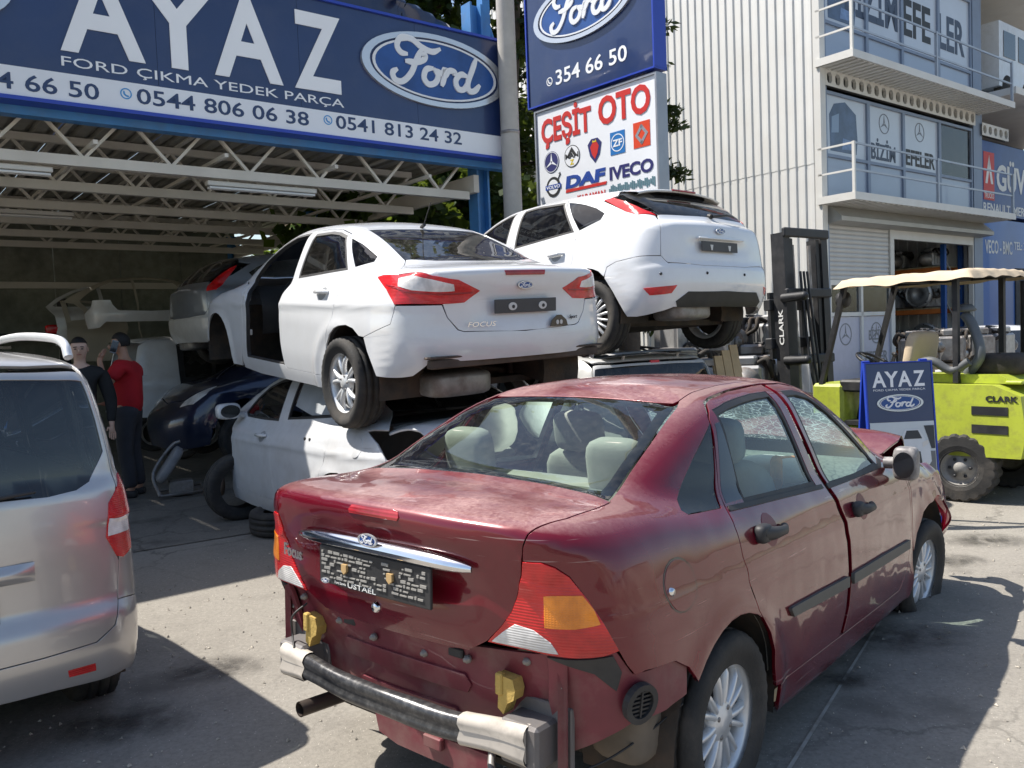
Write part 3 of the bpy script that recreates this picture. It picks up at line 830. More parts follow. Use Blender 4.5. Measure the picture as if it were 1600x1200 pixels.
def wheel(parent, x, y, z, Rt=.31, w=.20, rr=.205, style='seven_twin', steer=0, alu=None, flat=None, tilt=0, name='wheel'):
    me = wheel_meshes(Rt, w, rr, style)
    M = T(x, y, z) @ RZ(steer+(0 if y > 0 else 180)) @ RX(tilt)
    e = part_empty(name, parent, M)
    tyre = me[0]
    if flat is not None:                                  # let down: the tread folds flat under the rim
        tyre = me[0].copy(); n = len(tyre.vertices); co = np.zeros(n*3); tyre.vertices.foreach_get('co', co); co = co.reshape(-1, 3)
        low = co[:, 2] < -flat
        d = np.where(low, -flat-co[:, 2], 0)
        co[:, 2] += d
        co[:, 1] += np.sign(co[:, 1]+1e-6)*np.minimum(d, .11)*.55
        co[:, 0] *= 1+.0*d
        ph = np.clip((-co[:, 2]-.10)/.1, 0, 1); co[:, 1] += ph*.014*np.sin(co[:, 0]*45)
        tyre.vertices.foreach_set('co', co.ravel()); tyre.update()
    put('tyre', tyre, M_RUB, e); put('rim', me[1], alu or M_ALU, e); put('brake_disc', me[2], M_DISC, e); put('wheel_nuts', me[3], M_STEEL, e)['kind'] = 'stuff'
    return e
# ---------------------------------------------------------------- cabins and undersides
def pillow(mb, c, h, e1=.45, e2=.45, M=None, nu=18, nv=10):
    def sg(v, e): return math.copysign(abs(v)**e, v)
    def f(u, v):
        a = 2*math.pi*u; b = math.pi*(v-.5)
        p = Vector((c[0]+h[0]*sg(math.cos(b), e1)*sg(math.cos(a), e2), c[1]+h[1]*sg(math.cos(b), e1)*sg(math.sin(a), e2), c[2]+h[2]*sg(math.sin(b), e1)))
        return tuple(M @ p) if M is not None else tuple(p)
    mb.sheet(f, nu, nv, True, True)
def seat(parent, x, y, z, m, w=.25, name='front_seat', rest=True):
    b = MB(); pillow(b, (x+.22, y, z), (.27, w, .09)); pillow(b, (0, 0, 0), (.07, w*.98, .32), M=T(x-.06, y, z+.34) @ RY(-18))
    o = b.build(name, m, parent)
    if rest:
        h = MB(); pillow(h, (0, 0, 0), (.05, .135, .10), M=T(x-.20, y, z+.735) @ RY(-12)); h.tube([(x-.17, y-.06, z+.55), (x-.20, y-.06, z+.70)], .006, 6); h.tube([(x-.17, y+.06, z+.55), (x-.20, y+.06, z+.70)], .006, 6)
        h.build('headrest', m, o)
    return o
def cabin(parent, m_seat, m_trim, xf=1.15, xr=.18, zf=.40, wheel_y=.36, dash=1.9, hw=.72, shelf=None, rear=True, whl=True, rearrests=True):
    b = MB(); b.box((xr-.55, -hw, .22), (dash+.5, hw, .27)); b.box((dash+.25, -hw, .25), (dash+.30, hw, .80)); b.build('floor_pan', M_RUST, parent)
    seat(parent, xf, .36, zf, m_seat); seat(parent, xf, -.36, zf, m_seat)
    if rear:
        r = MB(); pillow(r, (xr+.25, 0, zf), (.28, .62, .10)); pillow(r, (0, 0, 0), (.09, .64, .33), M=T(xr-.08, 0, zf+.33) @ RY(-22)); ro = r.build('rear_bench', m_seat, parent)
        if rearrests:
            for y in (-.36, .36):
                h = MB(); pillow(h, (0, 0, 0), (.055, .115, .115), .45, .55, M=T(xr-.20, y, zf+.70) @ RY(-10)); h.build('headrest', m_seat, ro)
    d = MB()
    d.sheet(lambda u, v: (dash+.30*v**1.5-.10*math.sin(math.pi*v)*(v < 1), (u-.5)*2*hw*.96, .55+.42*math.sin(math.pi*.5*min(1, v*1.15))+.0*u), 14, 10)
    d.box((dash-.35, -.12, .30), (dash+.1, .12, .60), bev=.02); d.build('dashboard', m_trim, parent)
    if whl:
        s = MB(); Mx = T(dash-.16, wheel_y, .86) @ RY(-62)
        s.tube([Mx @ Vector((.185*math.cos(a*math.pi/12), .185*math.sin(a*math.pi/12), 0)) for a in range(24)], .014, 8, closed=True)
        for a in (0, 130, 230):
            s.tube([Mx @ Vector((0, 0, -.03)), Mx @ Vector((.18*math.cos(R(a)), .18*math.sin(R(a)), 0))], .013, 6)
        pillow(s, (0, 0, -.03), (.065, .065, .03), M=Mx); s.tube([Mx @ Vector((0, 0, -.03)), Mx @ Vector((0, 0, -.3))], .03, 8); s.build('steering_wheel', M_BLK, parent)
    if shelf:
        b = MB(); b.box((shelf[0], -hw*.82, shelf[2]-.02), (shelf[1], hw*.82, shelf[2]), bev=.006); b.build('parcel_shelf', m_trim, parent)
def liners(parent, xs, z=.32, r=.40, hw=(.50, .80)):
    for x in xs:
        for s in (1, -1):
            b = MB()
            b.sheet(lambda u, v: (x+r*math.cos(math.pi*(u*1.16-.08)), s*(hw[0]+(hw[1]-hw[0])*v), z+r*math.sin(math.pi*(u*1.16-.08))), 18, 4)
            b.add([(x, s*hw[0], z-.05)]+[(x+r*math.cos(math.pi*(k/17*1.16-.08)), s*hw[0], z+r*math.sin(math.pi*(k/17*1.16-.08))) for k in range(18)], [(0, k, k+1) for k in range(1, 18)])
            b.build('wheel_arch_liner', M_RUST, parent, fix=False)
def rear_axle(parent, z=.32, x0=0., tr=.62, muffler=True, over=.80):
    b = MB(); b.tube([(x0, -tr, z), (x0, tr, z)], .045, 10)
    for s in (1, -1):
        b.tube([(x0+.05, s*tr*.85, z-.02), (x0+.55, s*.42, z+.06)], .035, 8); b.tube([(x0-.05, s*tr*.75, z), (x0-.05, s*.30, z+.03), (x0+.1, 0, z+.05)], .028, 8)
        b.tube([(x0-.10, s*tr*.82, z-.02), (x0-.12, s*tr*.78, z+.38)], [.026, .040], 8)
        for k in range(20):
            a = k*.9; c, d_ = math.cos(a)*.055, math.sin(a)*.055
            if k:
                b.tube([(x0-.03+pc, s*.48+pd, z+.03+.012*(k-1)), (x0-.03+c, s*.48+d_, z+.03+.012*k)], .008, 5, False)
            pc, pd = c, d_
    b.build('rear_suspension', M_RUST, parent)
    if muffler:
        b = MB(); pillow(b, (x0-.52, .30, z+.02), (.16, .26, .085), .35, .5); b.tube([(x0-.30, .05, z), (x0+.3, 0, z-.03), (x0+1.5, .05, z-.08)], .028, 8); b.build('exhaust_box', M_STEEL, parent)
    b = MB(); b.box((x0-over, -.52, z+.16), (x0-.30, .52, z+.20)); b.box((x0-.30, -.55, z+.10), (x0+.9, .55, z+.14)); pillow(b, (x0+.55, 0, z+.02), (.32, .48, .10), .4, .5); b.build('rear_floor', M_RUST, parent)
def grow(poly, d):
    P = [np.array(p, float) for p in poly]; n = len(P)
    A = sum(P[i-1][0]*P[i][1]-P[i][0]*P[i-1][1] for i in range(n)); sg = 1 if A > 0 else -1; out = []
    for i in range(n):
        a, b, c = P[i-1], P[i], P[(i+1) % n]
        t1 = (b-a)/max(np.linalg.norm(b-a), 1e-9); t2 = (c-b)/max(np.linalg.norm(c-b), 1e-9)
        n1 = np.array([t1[1], -t1[0]])*sg; n2 = np.array([t2[1], -t2[0]])*sg; m_ = n1+n2; l = m_@m_
        out.append(tuple(b+m_*d*2/max(l, .6)))
    return out
def door(body, parent, outline, pane, m, m_glass, name='door', trim=None, both=True, frame_m=None, open_m=None, pitch=.035):
    sides = (0, 1) if both is True else (both,)
    for s in sides:
        d = panel(body, name, outline, m, parent, 's', holes=[grow(pane, .016)], mirror=bool(s), pitch=pitch)
        panel(body, 'window_seal', grow(pane, .015), M_BLK, d, 's', holes=[grow(pane, -.004)], off=-.002, thick=.02, mirror=bool(s), pitch=.05)
        if m_glass is not None:
            panel(body, 'window_pane', pane, m_glass, d, 's', off=-.008, thick=0, mirror=bool(s), pitch=.08)
        lowz = [p for p in grow(outline, -.03) if p[1] < min(q[1] for q in pane)-.0]
        if len(lowz) > 3:
            panel(body, 'door_trim', lowz, trim or M_TRIM, d, 's', off=-.055, thick=0, mirror=bool(s), pitch=.09)
def box_on(parent, name, m, c, h, M=None, bev=.006):
    b = MB(); b.box((c[0]-h[0], c[1]-h[1], c[2]-h[2]), (c[0]+h[0], c[1]+h[1], c[2]+h[2]), bev=bev); o = b.build(name, m, parent)
    if M is not None:
        o.matrix_local = M
    return o
REARF = Matrix(((0, 1, 0, 0), (-1, 0, 0, 0), (0, 0, 1, 0), (0, 0, 0, 1)))      # lettering frame: local x -> car -y (reads from behind), faces -x
# ---------------------------------------------------------------- the cherry red sedan in front
def make_red():
    B = red_sedan_body()
    t = thing('wrecked_sedan', 'dusty cherry red sedan without rear bumper, nearest the camera, front right tyre flat', 'car', pose((50.7, .046, 3.277, 0, 1.69, 1.05)))
    rdoor = [(.411, 1.348), (.464, 1.360), (.655, 1.380), (.916, 1.392), (1.03, 1.394), (1.035, 1.33), (1.03, 1.2), (1.035, 1.05), (1.05, .94), (1.075, .87), (1.10, .80), (1.124, .714), (1.13, .571), (1.104, .434), (1.04, .325),
             (.335, .335), (.318, .40), (.305, .475), (.261, .553), (.165, .655), (.125, .765), (.112, .85), (.118, .943), (.145, 1.002), (.235, 1.151), (.325, 1.294)]
    fdoor = [(1.076, 1.392), (1.22, 1.39), (1.38, 1.37), (1.55, 1.285), (1.73, 1.165), (1.95, 1.03), (2.09, .965), (2.165, .87), (2.175, .78), (2.178, .705), (2.164, .562), (2.106, .40), (1.98, .312), (1.087, .325), (1.150, .43),
             (1.178, .571), (1.174, .714), (1.150, .80), (1.124, .875), (1.101, .94), (1.084, 1.05), (1.078, 1.2)]
    rglass = [(.402, 1.311), (.526, 1.33), (.662, 1.343), (.799, 1.352), (.95, 1.354), (.955, 1.25), (.95, 1.10), (.955, .988), (.594, 1.0), (.304, 1.01), (.345, 1.16)]
    fglass = [(1.13, 1.35), (1.25, 1.348), (1.37, 1.325), (1.52, 1.245), (1.70, 1.125), (1.86, 1.01), (1.87, .968), (1.5, .962), (1.13, .968), (1.125, 1.15)]
    qglass = [(.318, 1.285), (.111, 1.174), (-.085, 1.055), (-.122, 1.03), (-.112, 1.02), (.112, 1.008), (.20, 1.12), (.285, 1.25)]
    rarch = arc(0, .305, .372, 150, 4)[1:]
    uni = [(-.79, .566, .975), (-.795, .572, 1.015), (-.784, .582, 1.049), (-.741, .595, 1.068), (-.642, .613, 1.076), (-.514, .606, 1.078), (-.378, .593, 1.082), (-.366, .581, 1.086), (-.184, .543, 1.146), (-.012, .522, 1.227), (.263, .478, 1.337),
           (.33, .452, 1.358), (.455, .44, 1.38), (.70, .432, 1.40), (1.05, .432, 1.408), (1.35, .445, 1.395), (1.50, .47, 1.362), (1.60, .50, 1.315), (1.80, .56, 1.20), (2.02, .63, 1.08), (2.16, .68, 1.005),
           (2.20, .94), (2.205, .78), (2.195, .56), (2.20, .40), (2.23, .30), (2.22, .21), (1.2, .20), (.42, .20), (.375, .25)] + rarch[::-1] + [(-.322, .60), (-.393, .638), (-.543, .652), (-.578, .80, .646), (-.603, .789, .68), (-.632, .781, .726),
           (-.669, .755, .804), (-.694, .718, .871), (-.725, .679, .936), (-.751, .65, .962), (-.772, .617, .976)]
    ud = [(.40, 1.353), (.46, 1.366), (.655, 1.386), (.916, 1.398), (1.05, 1.40), (1.22, 1.396), (1.385, 1.376), (1.555, 1.29), (1.735, 1.17), (1.955, 1.035), (2.10, .97), (2.172, .872), (2.183, .78), (2.185, .705), (2.17, .56), (2.11, .395), (1.982, .305), (1.06, .318), (.328, .328),
          (.311, .40), (.298, .475), (.254, .553), (.158, .655), (.118, .765), (.105, .85), (.111, .943), (.138, 1.005), (.228, 1.151), (.318, 1.297)]
    def crush(P):
        P = P.copy(); f = np.clip((P[:, 0]-2.45)/.75, 0, 1); sg = np.sign(P[:, 1])
        P[:, 1] += sg*(f**1.5*.085+f*(.020*np.sin(P[:, 2]*23+P[:, 0]*9)+.012*np.sin(P[:, 0]*31+P[:, 2]*41)))
        P[:, 2] += f*(.022*np.sin(P[:, 0]*19)+.015*np.sin(P[:, 0]*37+P[:, 2]*13)); return P
    us = panel(B, 'body_side', uni, M_RED, t, 'm', fill=(.28, -.9, -.36), holes=[[(*p,) for p in ud], [(*p,) for p in grow(qglass, .004)]], both=True, pitch=.032)
    panel(B, 'rear_quarter_pane', qglass, M_GDARK, t, 's', off=-.004, thick=.01, both=True)
    door(B, t, rdoor, rglass, M_RED, M_GCLR, 'rear_door', M_BEIGE); door(B, t, fdoor, fglass, M_RED, M_GCLR, 'front_door', M_BEIGE)
    # black triangle at the back of the rear door window, belt strips, rubbing strips, handles, fuel flap
    panel(B, 'window_corner_trim', [(.255, 1.155), (.335, 1.275), (.37, 1.28), (.335, 1.15), (.29, 1.012), (.165, 1.014)], M_BLKG, t, 's', off=.001, both=True, thick=.004)
    panel(B, 'belt_strip', [(.16, 1.004), (1.02, .972), (1.02, .957), (.15, .990)], M_BLK, t, 's', off=.004, both=True, thick=.006)
    panel(B, 'belt_strip', [(1.075, .968), (1.9, .962), (1.99, .985), (1.99, .965), (1.9, .945), (1.075, .950)], M_BLK, t, 's', off=.004, both=True, thick=.006)
    panel(B, 'pillar_trim', [(1.00, 1.385), (1.10, 1.385), (1.095, 1.2), (1.10, 1.05), (1.115, .945), (1.135, .80), (1.18, .70), (1.18, .55), (1.14, .40), (1.07, .31), (.99, .31), (.99, .95)], M_BLKG, t, 's', off=-.03, both=True, thick=0)
    panel(B, 'rubbing_strip', [(.447, .592), (.73, .584), (1.105, .571), (1.105, .527), (.75, .543), (.475, .556)], mat('moulding_grey', (.10, .098, .088), .6, var=.1, dirt=.3, dirtcol=(.2, .18, .15)), t, 's', off=.014, both=True, thick=.016)
    panel(B, 'rubbing_strip', [(1.172, .570), (1.58, .563), (2.10, .549), (2.10, .505), (1.58, .517), (1.172, .526)], mat('moulding_grey', (.10, .098, .088), .6, var=.1, dirt=.3, dirtcol=(.2, .18, .15)), t, 's', off=.014, both=True, thick=.016)
    for hx, hz in ((.36, .895), (1.375, .83)):
        for s in (1, -1):
            y = lift(B, 's', [(hx, hz)])[0][1]
            h = MB(); h.tube([(hx-.10, s*(y+.010), hz+.006), (hx-.05, s*(y+.036), hz+.002), (hx+.05, s*(y+.036), hz-.004), (hx+.11, s*(y+.012), hz-.004)], [.030, .024, .017, .016], 10); pillow(h, (hx-.085, s*(y+.012), hz+.004), (.045, .026, .034), .6, .7); h.build('door_handle', M_BLK, t)
            panel(B, 'handle_recess', [(hx+.01+.06*math.cos(a*math.pi/8), hz+.058*math.sin(a*math.pi/8)) for a in range(16)], M_REDIN, t, 's', off=.0015, thick=.002, mirror=s < 0)
    panel(B, 'fuel_flap', [(-.325+.086*math.cos(a*math.pi/10), .845+.074*math.sin(a*math.pi/10)) for a in range(20)], M_RED, t, 's', off=.003, mirror=True, thick=.006)
    for k in range(1):
        g = [(-.325+.092*math.cos(a*math.pi/10), .845+.080*math.sin(a*math.pi/10)) for a in range(20)]
        panel(B, 'flap_gap', g, M_BLKG, t, 's', off=.0012, mirror=True, thick=.001)
        y = lift(B, 's', [(-.385, .84)])[0][1]; b = MB(); b.lathe([(0, -y-.012), (.011, -y-.012), (.013, -y+.0)], 12, c=(-.385, 0, .838)); b.build('fuel_lock', M_CHROME, t)
    # boot lid
    lid = [(-.335, 0, 1.117), (-.347, -.312, 1.107), (-.369, -.511, 1.096), (-.378, -.585, 1.082), (-.514, -.598, 1.078), (-.642, -.605, 1.076), (-.741, -.587, 1.068), (-.784, -.574, 1.049), (-.795, -.564, 1.015), (-.781, -.549, .93), (-.771, -.526, .861), (-.772, -.507, .816), (-.774, -.471, .769), (-.776, -.418, .716), (-.767, -.335, .667), (-.777, -.181, .662), (-.778, 0, .66)]
    def dent(P):
        P = P.copy(); g = np.exp(-((P[:, 1]+.02)/.34)**6)*np.exp(-((P[:, 2]-.845)/.075)**4)*(P[:, 0] < -.6)
        P[:, 0] += .022*g; P[:, 0] += .006*np.exp(-((P[:, 2]-1.005)/.012)**2)*(P[:, 0] < -.6); return P
    ld = panel(B, 'boot_lid', lid, M_RED, t, '3', fill=(.75, 0, -.66), half=True, pitch=.026, deform=dent)
    panel(B, 'high_brake_lamp', [(-.125, 1.052), (-.115, 1.068), (.095, 1.066), (.105, 1.052), (.10, 1.042), (-.12, 1.042)], M_LRED2, ld, 'r', off=.003)
    b = MB()
    def trimf(u, v):
        y = (u-.5)*2*.40; e = 1-abs(2*u-1)**6; a = 2*math.pi*v
        x = -.832+.10*y*y+.0; return (x-(.024*e+.004)*max(0, math.cos(a))-.004, y, .942-.012*(2*u-1)**2+.026*(.35+.65*e)*math.sin(a))
    b.sheet(trimf, 30, 13); b.build('chrome_trim', M_CHROME, ld)
    em = script_oval(ld, 0, 0, .088, .042, 0, 'oval_badge'); em.matrix_local = T(-.862, -.004, .968) @ REARF
    pl = MB(); pl.box((-.26, -.012, .79), (.26, 0, .915), bev=.003)
    Mp = T(-.835, 0, 0) @ REARF
    ph = pl.build('number_plate_holder', M_BLK, ld, mw=Mp)
    g = MB(); rg = random.Random(5)
    for r_ in range(7):
        x = -.245
        while x < .235:
            w_ = rg.choice((.008, .014, .022, .03)); z = .812+r_*.0135
            if rg.random() < .72 and not (abs(x) < .03 and 2 < r_ < 6):
                g.box((x, -.0155, z), (min(x+w_, .245), -.010, z+rg.choice((.004, .006, .009))))
            x += w_+.006
    g.build('holder_ribs', mat('holder_grey', (.30, .29, .27), .6, var=.2, dirt=.3), ph)
    text(ph, 'USTAEL', -.115, .02, .794, .016, -.0125, mat('print_white', (.75, .75, .73), .5), .004, .001); text(ph, 'Ford Servis', -.18, -.125, .797, .009, -.0125, MATS['print_white'], .0, .001)
    for x, z in ((-.125, .855), (.09, .86)):
        c = MB(); c.prism([(x-.012, z-.008), (x, z-.018), (x+.012, z-.008), (x+.012, z+.014), (x-.012, z+.014)], -.022, -.0122, 'y'); c.build('plate_clip', mat('brass', (.62, .42, .20), .45, .3), ph)
    so_ = script_oval(ph, -.225, .800, .04, .018, -.0125, 'oval_sticker')
    text(ld, 'Focus', 0, .135, 0, .042, 0, M_CHROME, .025, .006, name='model_lettering', M=T(-.800, .512, .838) @ RZ(-10) @ REARF)
    lk = MB(); lk.lathe([(0, -.008), (.012, -.008), (.016, -.004), (.018, .004)], 16); lk.build('boot_lock', M_CHROME, ld, mw=T(-.806, .03, .735) @ REARF)
    # lamps
    lamp = [(-.79, .566, .971), (-.772, .613, .972), (-.751, .646, .959), (-.725, .675, .933), (-.694, .714, .871), (-.669, .751, .804), (-.634, .778, .726), (-.668, .75, .715), (-.714, .687, .709), (-.733, .645, .710), (-.757, .542, .714), (-.775, .424, .715), (-.774, .476, .769), (-.772, .512, .816), (-.771, .531, .861), (-.781, .556, .931)]
    amb = [(-.755, .613, .877), (-.733, .66, .881), (-.703, .704, .882), (-.684, .728, .843), (-.676, .744, .804), (-.719, .691, .792), (-.751, .613, .788)]
    wht = [(-.768, .520, .782), (-.772, .482, .755), (-.774, .440, .720), (-.758, .543, .719), (-.734, .645, .717), (-.744, .626, .746), (-.758, .579, .774)]
    for s in (0, 1):
        l = panel(B, 'tail_lamp', lamp, M_LRED, t, '3', fill=(.8, -.6, -.05), off=.004, thick=.03, mirror=bool(s), pitch=.02)
        panel(B, 'indicator_lens', amb, M_LAMB, l, '3', fill=(.8, -.6, -.05), off=.0065, thick=.003, mirror=bool(s), pitch=.02)
        panel(B, 'reversing_lens', wht, M_LWHT, l, '3', fill=(.9, -.4, -.05), off=.0065, thick=.003, mirror=bool(s), pitch=.02)
    # roof, screens
    panel(B, 'roof', [(.30, 0, 1.36), (.296, .147, 1.362), (.292, .378, 1.352), (.30, .44, 1.345), (.33, .445, 1.36), (.455, .433, 1.382), (.70, .425, 1.402), (1.05, .425, 1.41), (1.35, .438, 1.397), (1.49, .46, 1.366), (1.54, .3, 1.375), (1.56, 0, 1.385)], M_RED, t, '3', fill=(0, 0, -1), half=True, pitch=.045)
    panel(B, 'rear_window', [(-.325, 0, 1.121), (-.337, .312, 1.113), (-.360, .511, 1.10), (-.360, .570, 1.09), (-.184, .532, 1.150), (-.012, .511, 1.231), (.255, .466, 1.338), (.283, .378, 1.351), (.288, .147, 1.36), (.29, 0, 1.36)], M_GCLR, t, '3', fill=(.5, 0, -.85), half=True, off=-.002, thick=.006, pitch=.06)
    bd = [(-.325, 0, 1.121), (-.337, .312, 1.113), (-.360, .511, 1.10), (-.360, .570, 1.09), (-.184, .532, 1.150), (-.012, .511, 1.231), (.255, .466, 1.338), (.283, .378, 1.351), (.288, .147, 1.36), (.29, 0, 1.36)]
    bh = [(-.292, 0, 1.131), (-.303, .312, 1.125), (-.325, .48, 1.115), (-.315, .515, 1.113), (-.165, .488, 1.158), (.0, .465, 1.238), (.20, .425, 1.322), (.235, .36, 1.336), (.245, .147, 1.343), (.245, 0, 1.343)]
    panel(B, 'rear_window_border', bd, M_BLKG, t, '3', fill=(.5, 0, -.85), half=True, holes=[bh], off=-.006, thick=0, pitch=.06)
    panel(B, 'windscreen', [(1.585, 0, 1.375), (1.565, .3, 1.363), (1.53, .45, 1.345), (1.81, .545, 1.20), (2.03, .615, 1.08), (2.17, .66, 1.01), (2.24, .4, 1.015), (2.28, 0, 1.015)], M_CRACK, t, '3', fill=(-.5, 0, -.85), half=True, off=-.003, thick=.004, pitch=.05,
          deform=lambda P: P-np.stack([np.zeros(len(P)), np.zeros(len(P)), .03*np.exp(-((P[:, 1]+.25)/.3)**2)*np.sin(np.clip((P[:, 0]-1.55)/.7, 0, 1)*math.pi)], 1))
    # crushed front
    fen = [(2.195, .78, .975), (2.21, .94), (2.215, .78), (2.205, .56), (2.215, .47), (2.27, .555), (2.41, .650), (2.62, .695), (2.85, .685), (3.0, .63), (3.07, .53), (3.10, .40), (3.13, .27), (3.20, .26), (3.19, .45), (3.20, .60), (3.17, .70), (3.05, .75), (2.9, .74, .86), (2.6, .74, .945)]
    panel(B, 'front_wing', fen, M_RED, t, 'm', fill=(-.1, -.85, -.5), both=True, pitch=.03, deform=crush)
    def buckle(P):
        P = P.copy(); f = np.clip((P[:, 0]-2.22)/.9, 0, 1); P[:, 2] += .21*np.sin(math.pi*np.clip(f*1.1, 0, 1))*(1-.5*np.abs(P[:, 1]))+.025*np.sin(P[:, 1]*11+P[:, 0]*8)*f; P[:, 0] -= .25*f**1.5; return P
    panel(B, 'bonnet', [(2.24, 0, 1.0), (2.21, .4, 1.0), (2.17, .66, .99), (2.5, .70, .95), (2.9, .66, .88), (3.15, .55, .80), (3.25, 0, .80)], M_RED, t, '3', fill=(0, 0, -1), half=True, pitch=.05, deform=buckle)
    for s in (1, -1):
        b = MB(); b.sheet(lambda u, v: (2.615+.46*math.cos(math.pi*(.02+.55*u)), s*(.60+.20*v), .31+.40*math.sin(math.pi*(.02+.55*u))-.05*(1-u)), 12, 4); b.build('torn_arch_liner', M_BLK, t, fix=False)
    b = MB(); b.box((2.2, -.62, .30), (3.0, .62, .62)); b.tube([(2.95, -.6, .55), (3.05, -.2, .50), (2.98, .2, .52), (3.0, .6, .48)], .035, 8); b.tube([(2.9, -.5, .66), (3.05, 0, .70), (2.9, .55, .65)], .025, 8)
    pillow(b, (2.6, .15, .68), (.28, .25, .12), .4, .5); b.build('engine_bay', M_RUST, t)
    # rear structure where the bumper was
    panel(B, 'rear_panel', [(-.70, .70), (-.55, .675), (-.30, .65), (.30, .65), (.55, .675), (.70, .70), (.70, .55), (.60, .42), (.42, .345), (.18, .322), (-.16, .322), (-.35, .315), (-.56, .40), (-.70, .50)], M_REDIN, t, 'r', off=-.030, thick=.01, pitch=.04,
          deform=lambda P: P+np.stack([.010*np.sin(P[:, 1]*14)*np.sin(P[:, 2]*22)+.012*np.exp(-((P[:, 2]-.50)/.03)**2)*np.exp(-(P[:, 1]/.3)**4), 0*P[:, 0], 0*P[:, 0]], 1))
    panel(B, 'rear_corner_panel', [(-.72, .60, .705), (-.668, .745, .712), (-.634, .772, .718), (-.603, .783, .676), (-.578, .795, .642), (-.393, .635), (-.322, .597), (-.335, .52), (-.43, .50), (-.56, .795, .505), (-.63, .735, .455), (-.68, .60, .38), (-.70, .58, .55)], M_REDIN, t, 'm', fill=(.6, -.78, 0), off=-.012, both=True, pitch=.03)
    bm_ = MB()
    def beam(u, v):
        y = (u-.5)*2*.56; a = 2*math.pi*v; k = 1+.25*max(0, (abs(2*u-1)-.80)/.2)
        ca, sa = math.cos(a), math.sin(a)
        x = -.812+.17*y*y; cx_ = .028*math.copysign(abs(ca)**.7, ca)*k; cz = .043*math.copysign(abs(sa)**.8, sa)*k
        if ca < -.3:
            cx_ += .012*math.exp(-(sa/.22)**2)
        return (x+cx_+.003*math.sin(9*u+2*v)+.004*math.sin(23*u)*max(0, sa), y, .440+cz+.003*math.sin(17*u))
    bm_.sheet(beam, 48, 25); bo = bm_.build('bumper_beam', mat('scuffed_metal', (.060, .060, .064), .30, .55, var=.2, vs=3., dirt=.30, dirtcol=(.34, .33, .31), ds=45., bump=.06), t)
    for s in (1, -1):
        e_ = MB(); e_.sheet(lambda u, v: (lambda q: ((-.812+.17*q[1]**2)+(q[0]+.812-.17*q[1]**2)*1.16, q[1]*1.006, .440+(q[2]-.440)*1.13))(beam((.5+s*.5)-s*(u*(.20 if s < 0 else .13)), v)), 8, 17); e_.add([beam(.5+s*.5, v/12) for v in range(12)], [tuple(range(12))])
        e_.build('beam_end', mat('scuffed_white', (.52, .47, .41), .7, dirt=.6, dirtcol=(.10, .09, .08), ds=9.), bo, fix=True)
        k_ = MB(); k_.box((-.775, s*.46, .37), (-.665, s*.60, .50), bev=.01); k_.box((-.68, s*.43, .33), (-.66, s*.65, .54), bev=.004); k_.build('beam_bracket', mat('bracket_grey', (.16, .15, .15), .6, .3, dirt=.6, ds=8.), t)
        f_ = MB(); f_.prism([(s*.455-.032, .605), (s*.455+.030, .61), (s*.455+.034, .575), (s*.455+.022, .545), (s*.455+.024, .51), (s*.455+.002, .495), (s*.455-.012, .53), (s*.455-.036, .545), (s*.455-.042, .575)], -.745, -.70, 'x')
        f_.box((-.752, s*.455+.004, .55), (-.73, s*.455+.03, .615), bev=.004)
        f_.build('foam_pad', mat('foam_yellow', (.50, .34, .09), .85, var=.2, dirt=.5, dirtcol=(.2, .15, .08), bump=.5, bs=60.), t)
    b = MB(); b.tube([(-.40, .38, .30), (-.62, .40, .30), (-.82, .42, .30)], .027, 16, False); b.tube([(-.82, .42, .30), (-.60, .405, .305)], .023, 16, False); b.build('exhaust_tip', mat('exhaust_steel', (.10, .08, .07), .45, .7, dirt=.5), t)
    for s in (1, -1):
        b = MB(); b.box((-.735, s*.25-.03, .615), (-.715, s*.25+.03, .645), bev=.004); b.build('bumper_clip', M_BLK, t)
    b = MB(); b.prism([(-.36, .325), (-.10, .322), (.16, .325), (.14, .26), (.05, .24), (-.30, .235), (-.36, .25)], -.70, -.685, 'x'); b.box((-.72, -.17, .285), (-.70, -.09, .325), bev=.004); b.build('lower_valance', M_REDIN, t)
    panel(B, 'lamp_bracket', [(-.715, .60, .702), (-.64, .765, .706), (-.615, .78, .655), (-.625, .77, .60), (-.665, .72, .655)], M_BLK, t, '3', fill=(.7, -.7, 0), off=-.006, both=True, thick=.02)
    # bolts, seams and loose wires on the bare tail
    for s in (1, -1):
        for (y_, z_) in ((.62, .60), (.60, .48), (.52, .66), (.36, .40), (.30, .62), (.12, .38), (.12, .60)):
            q = lift(B, 'r', [(s*y_, z_)])[0]; b = MB(); b.lathe([(0, -.016), (.007, -.016), (.009, -.008), (.013, -.006), (.013, .004)], 8); b.build('bolt', M_STEEL, t, mw=T(q[0]+.026, q[1], q[2]) @ REARF)
    for s in (1, -1):
        b = MB(); b.sheet(lambda u, v: (-.705+.02*math.sin(math.pi*v), s*(.62+.035*v), .36+.32*u), 8, 5); b.build('seam_flange', M_REDIN, t, fix=False)
    b = MB(); b.tube(catmull([(-.69, -.50, .40), (-.72, -.58, .345), (-.62, -.68, .36), (-.45, -.74, .40), (-.30, -.80, .47)], 6), .0035, 5); b.build('loose_wire', M_BLK, t)
    b = MB(); b.tube(catmull([(-.72, .50, .64), (-.77, .52, .60), (-.75, .55, .53), (-.78, .50, .49)], 6), .004, 5); b.build('loose_wire', M_BLK, t)
    b = MB(); b.tube(catmull([(-.69, -.36, .335), (-.73, -.40, .30), (-.70, -.47, .29)], 5), .012, 8); b.lathe([(.010, -.01), (.028, -.01), (.028, .01), (.010, .01), (.010, -.01)], 16, c=(-.73, -.56, .33)); b.build('tow_eye', M_STEEL, t)
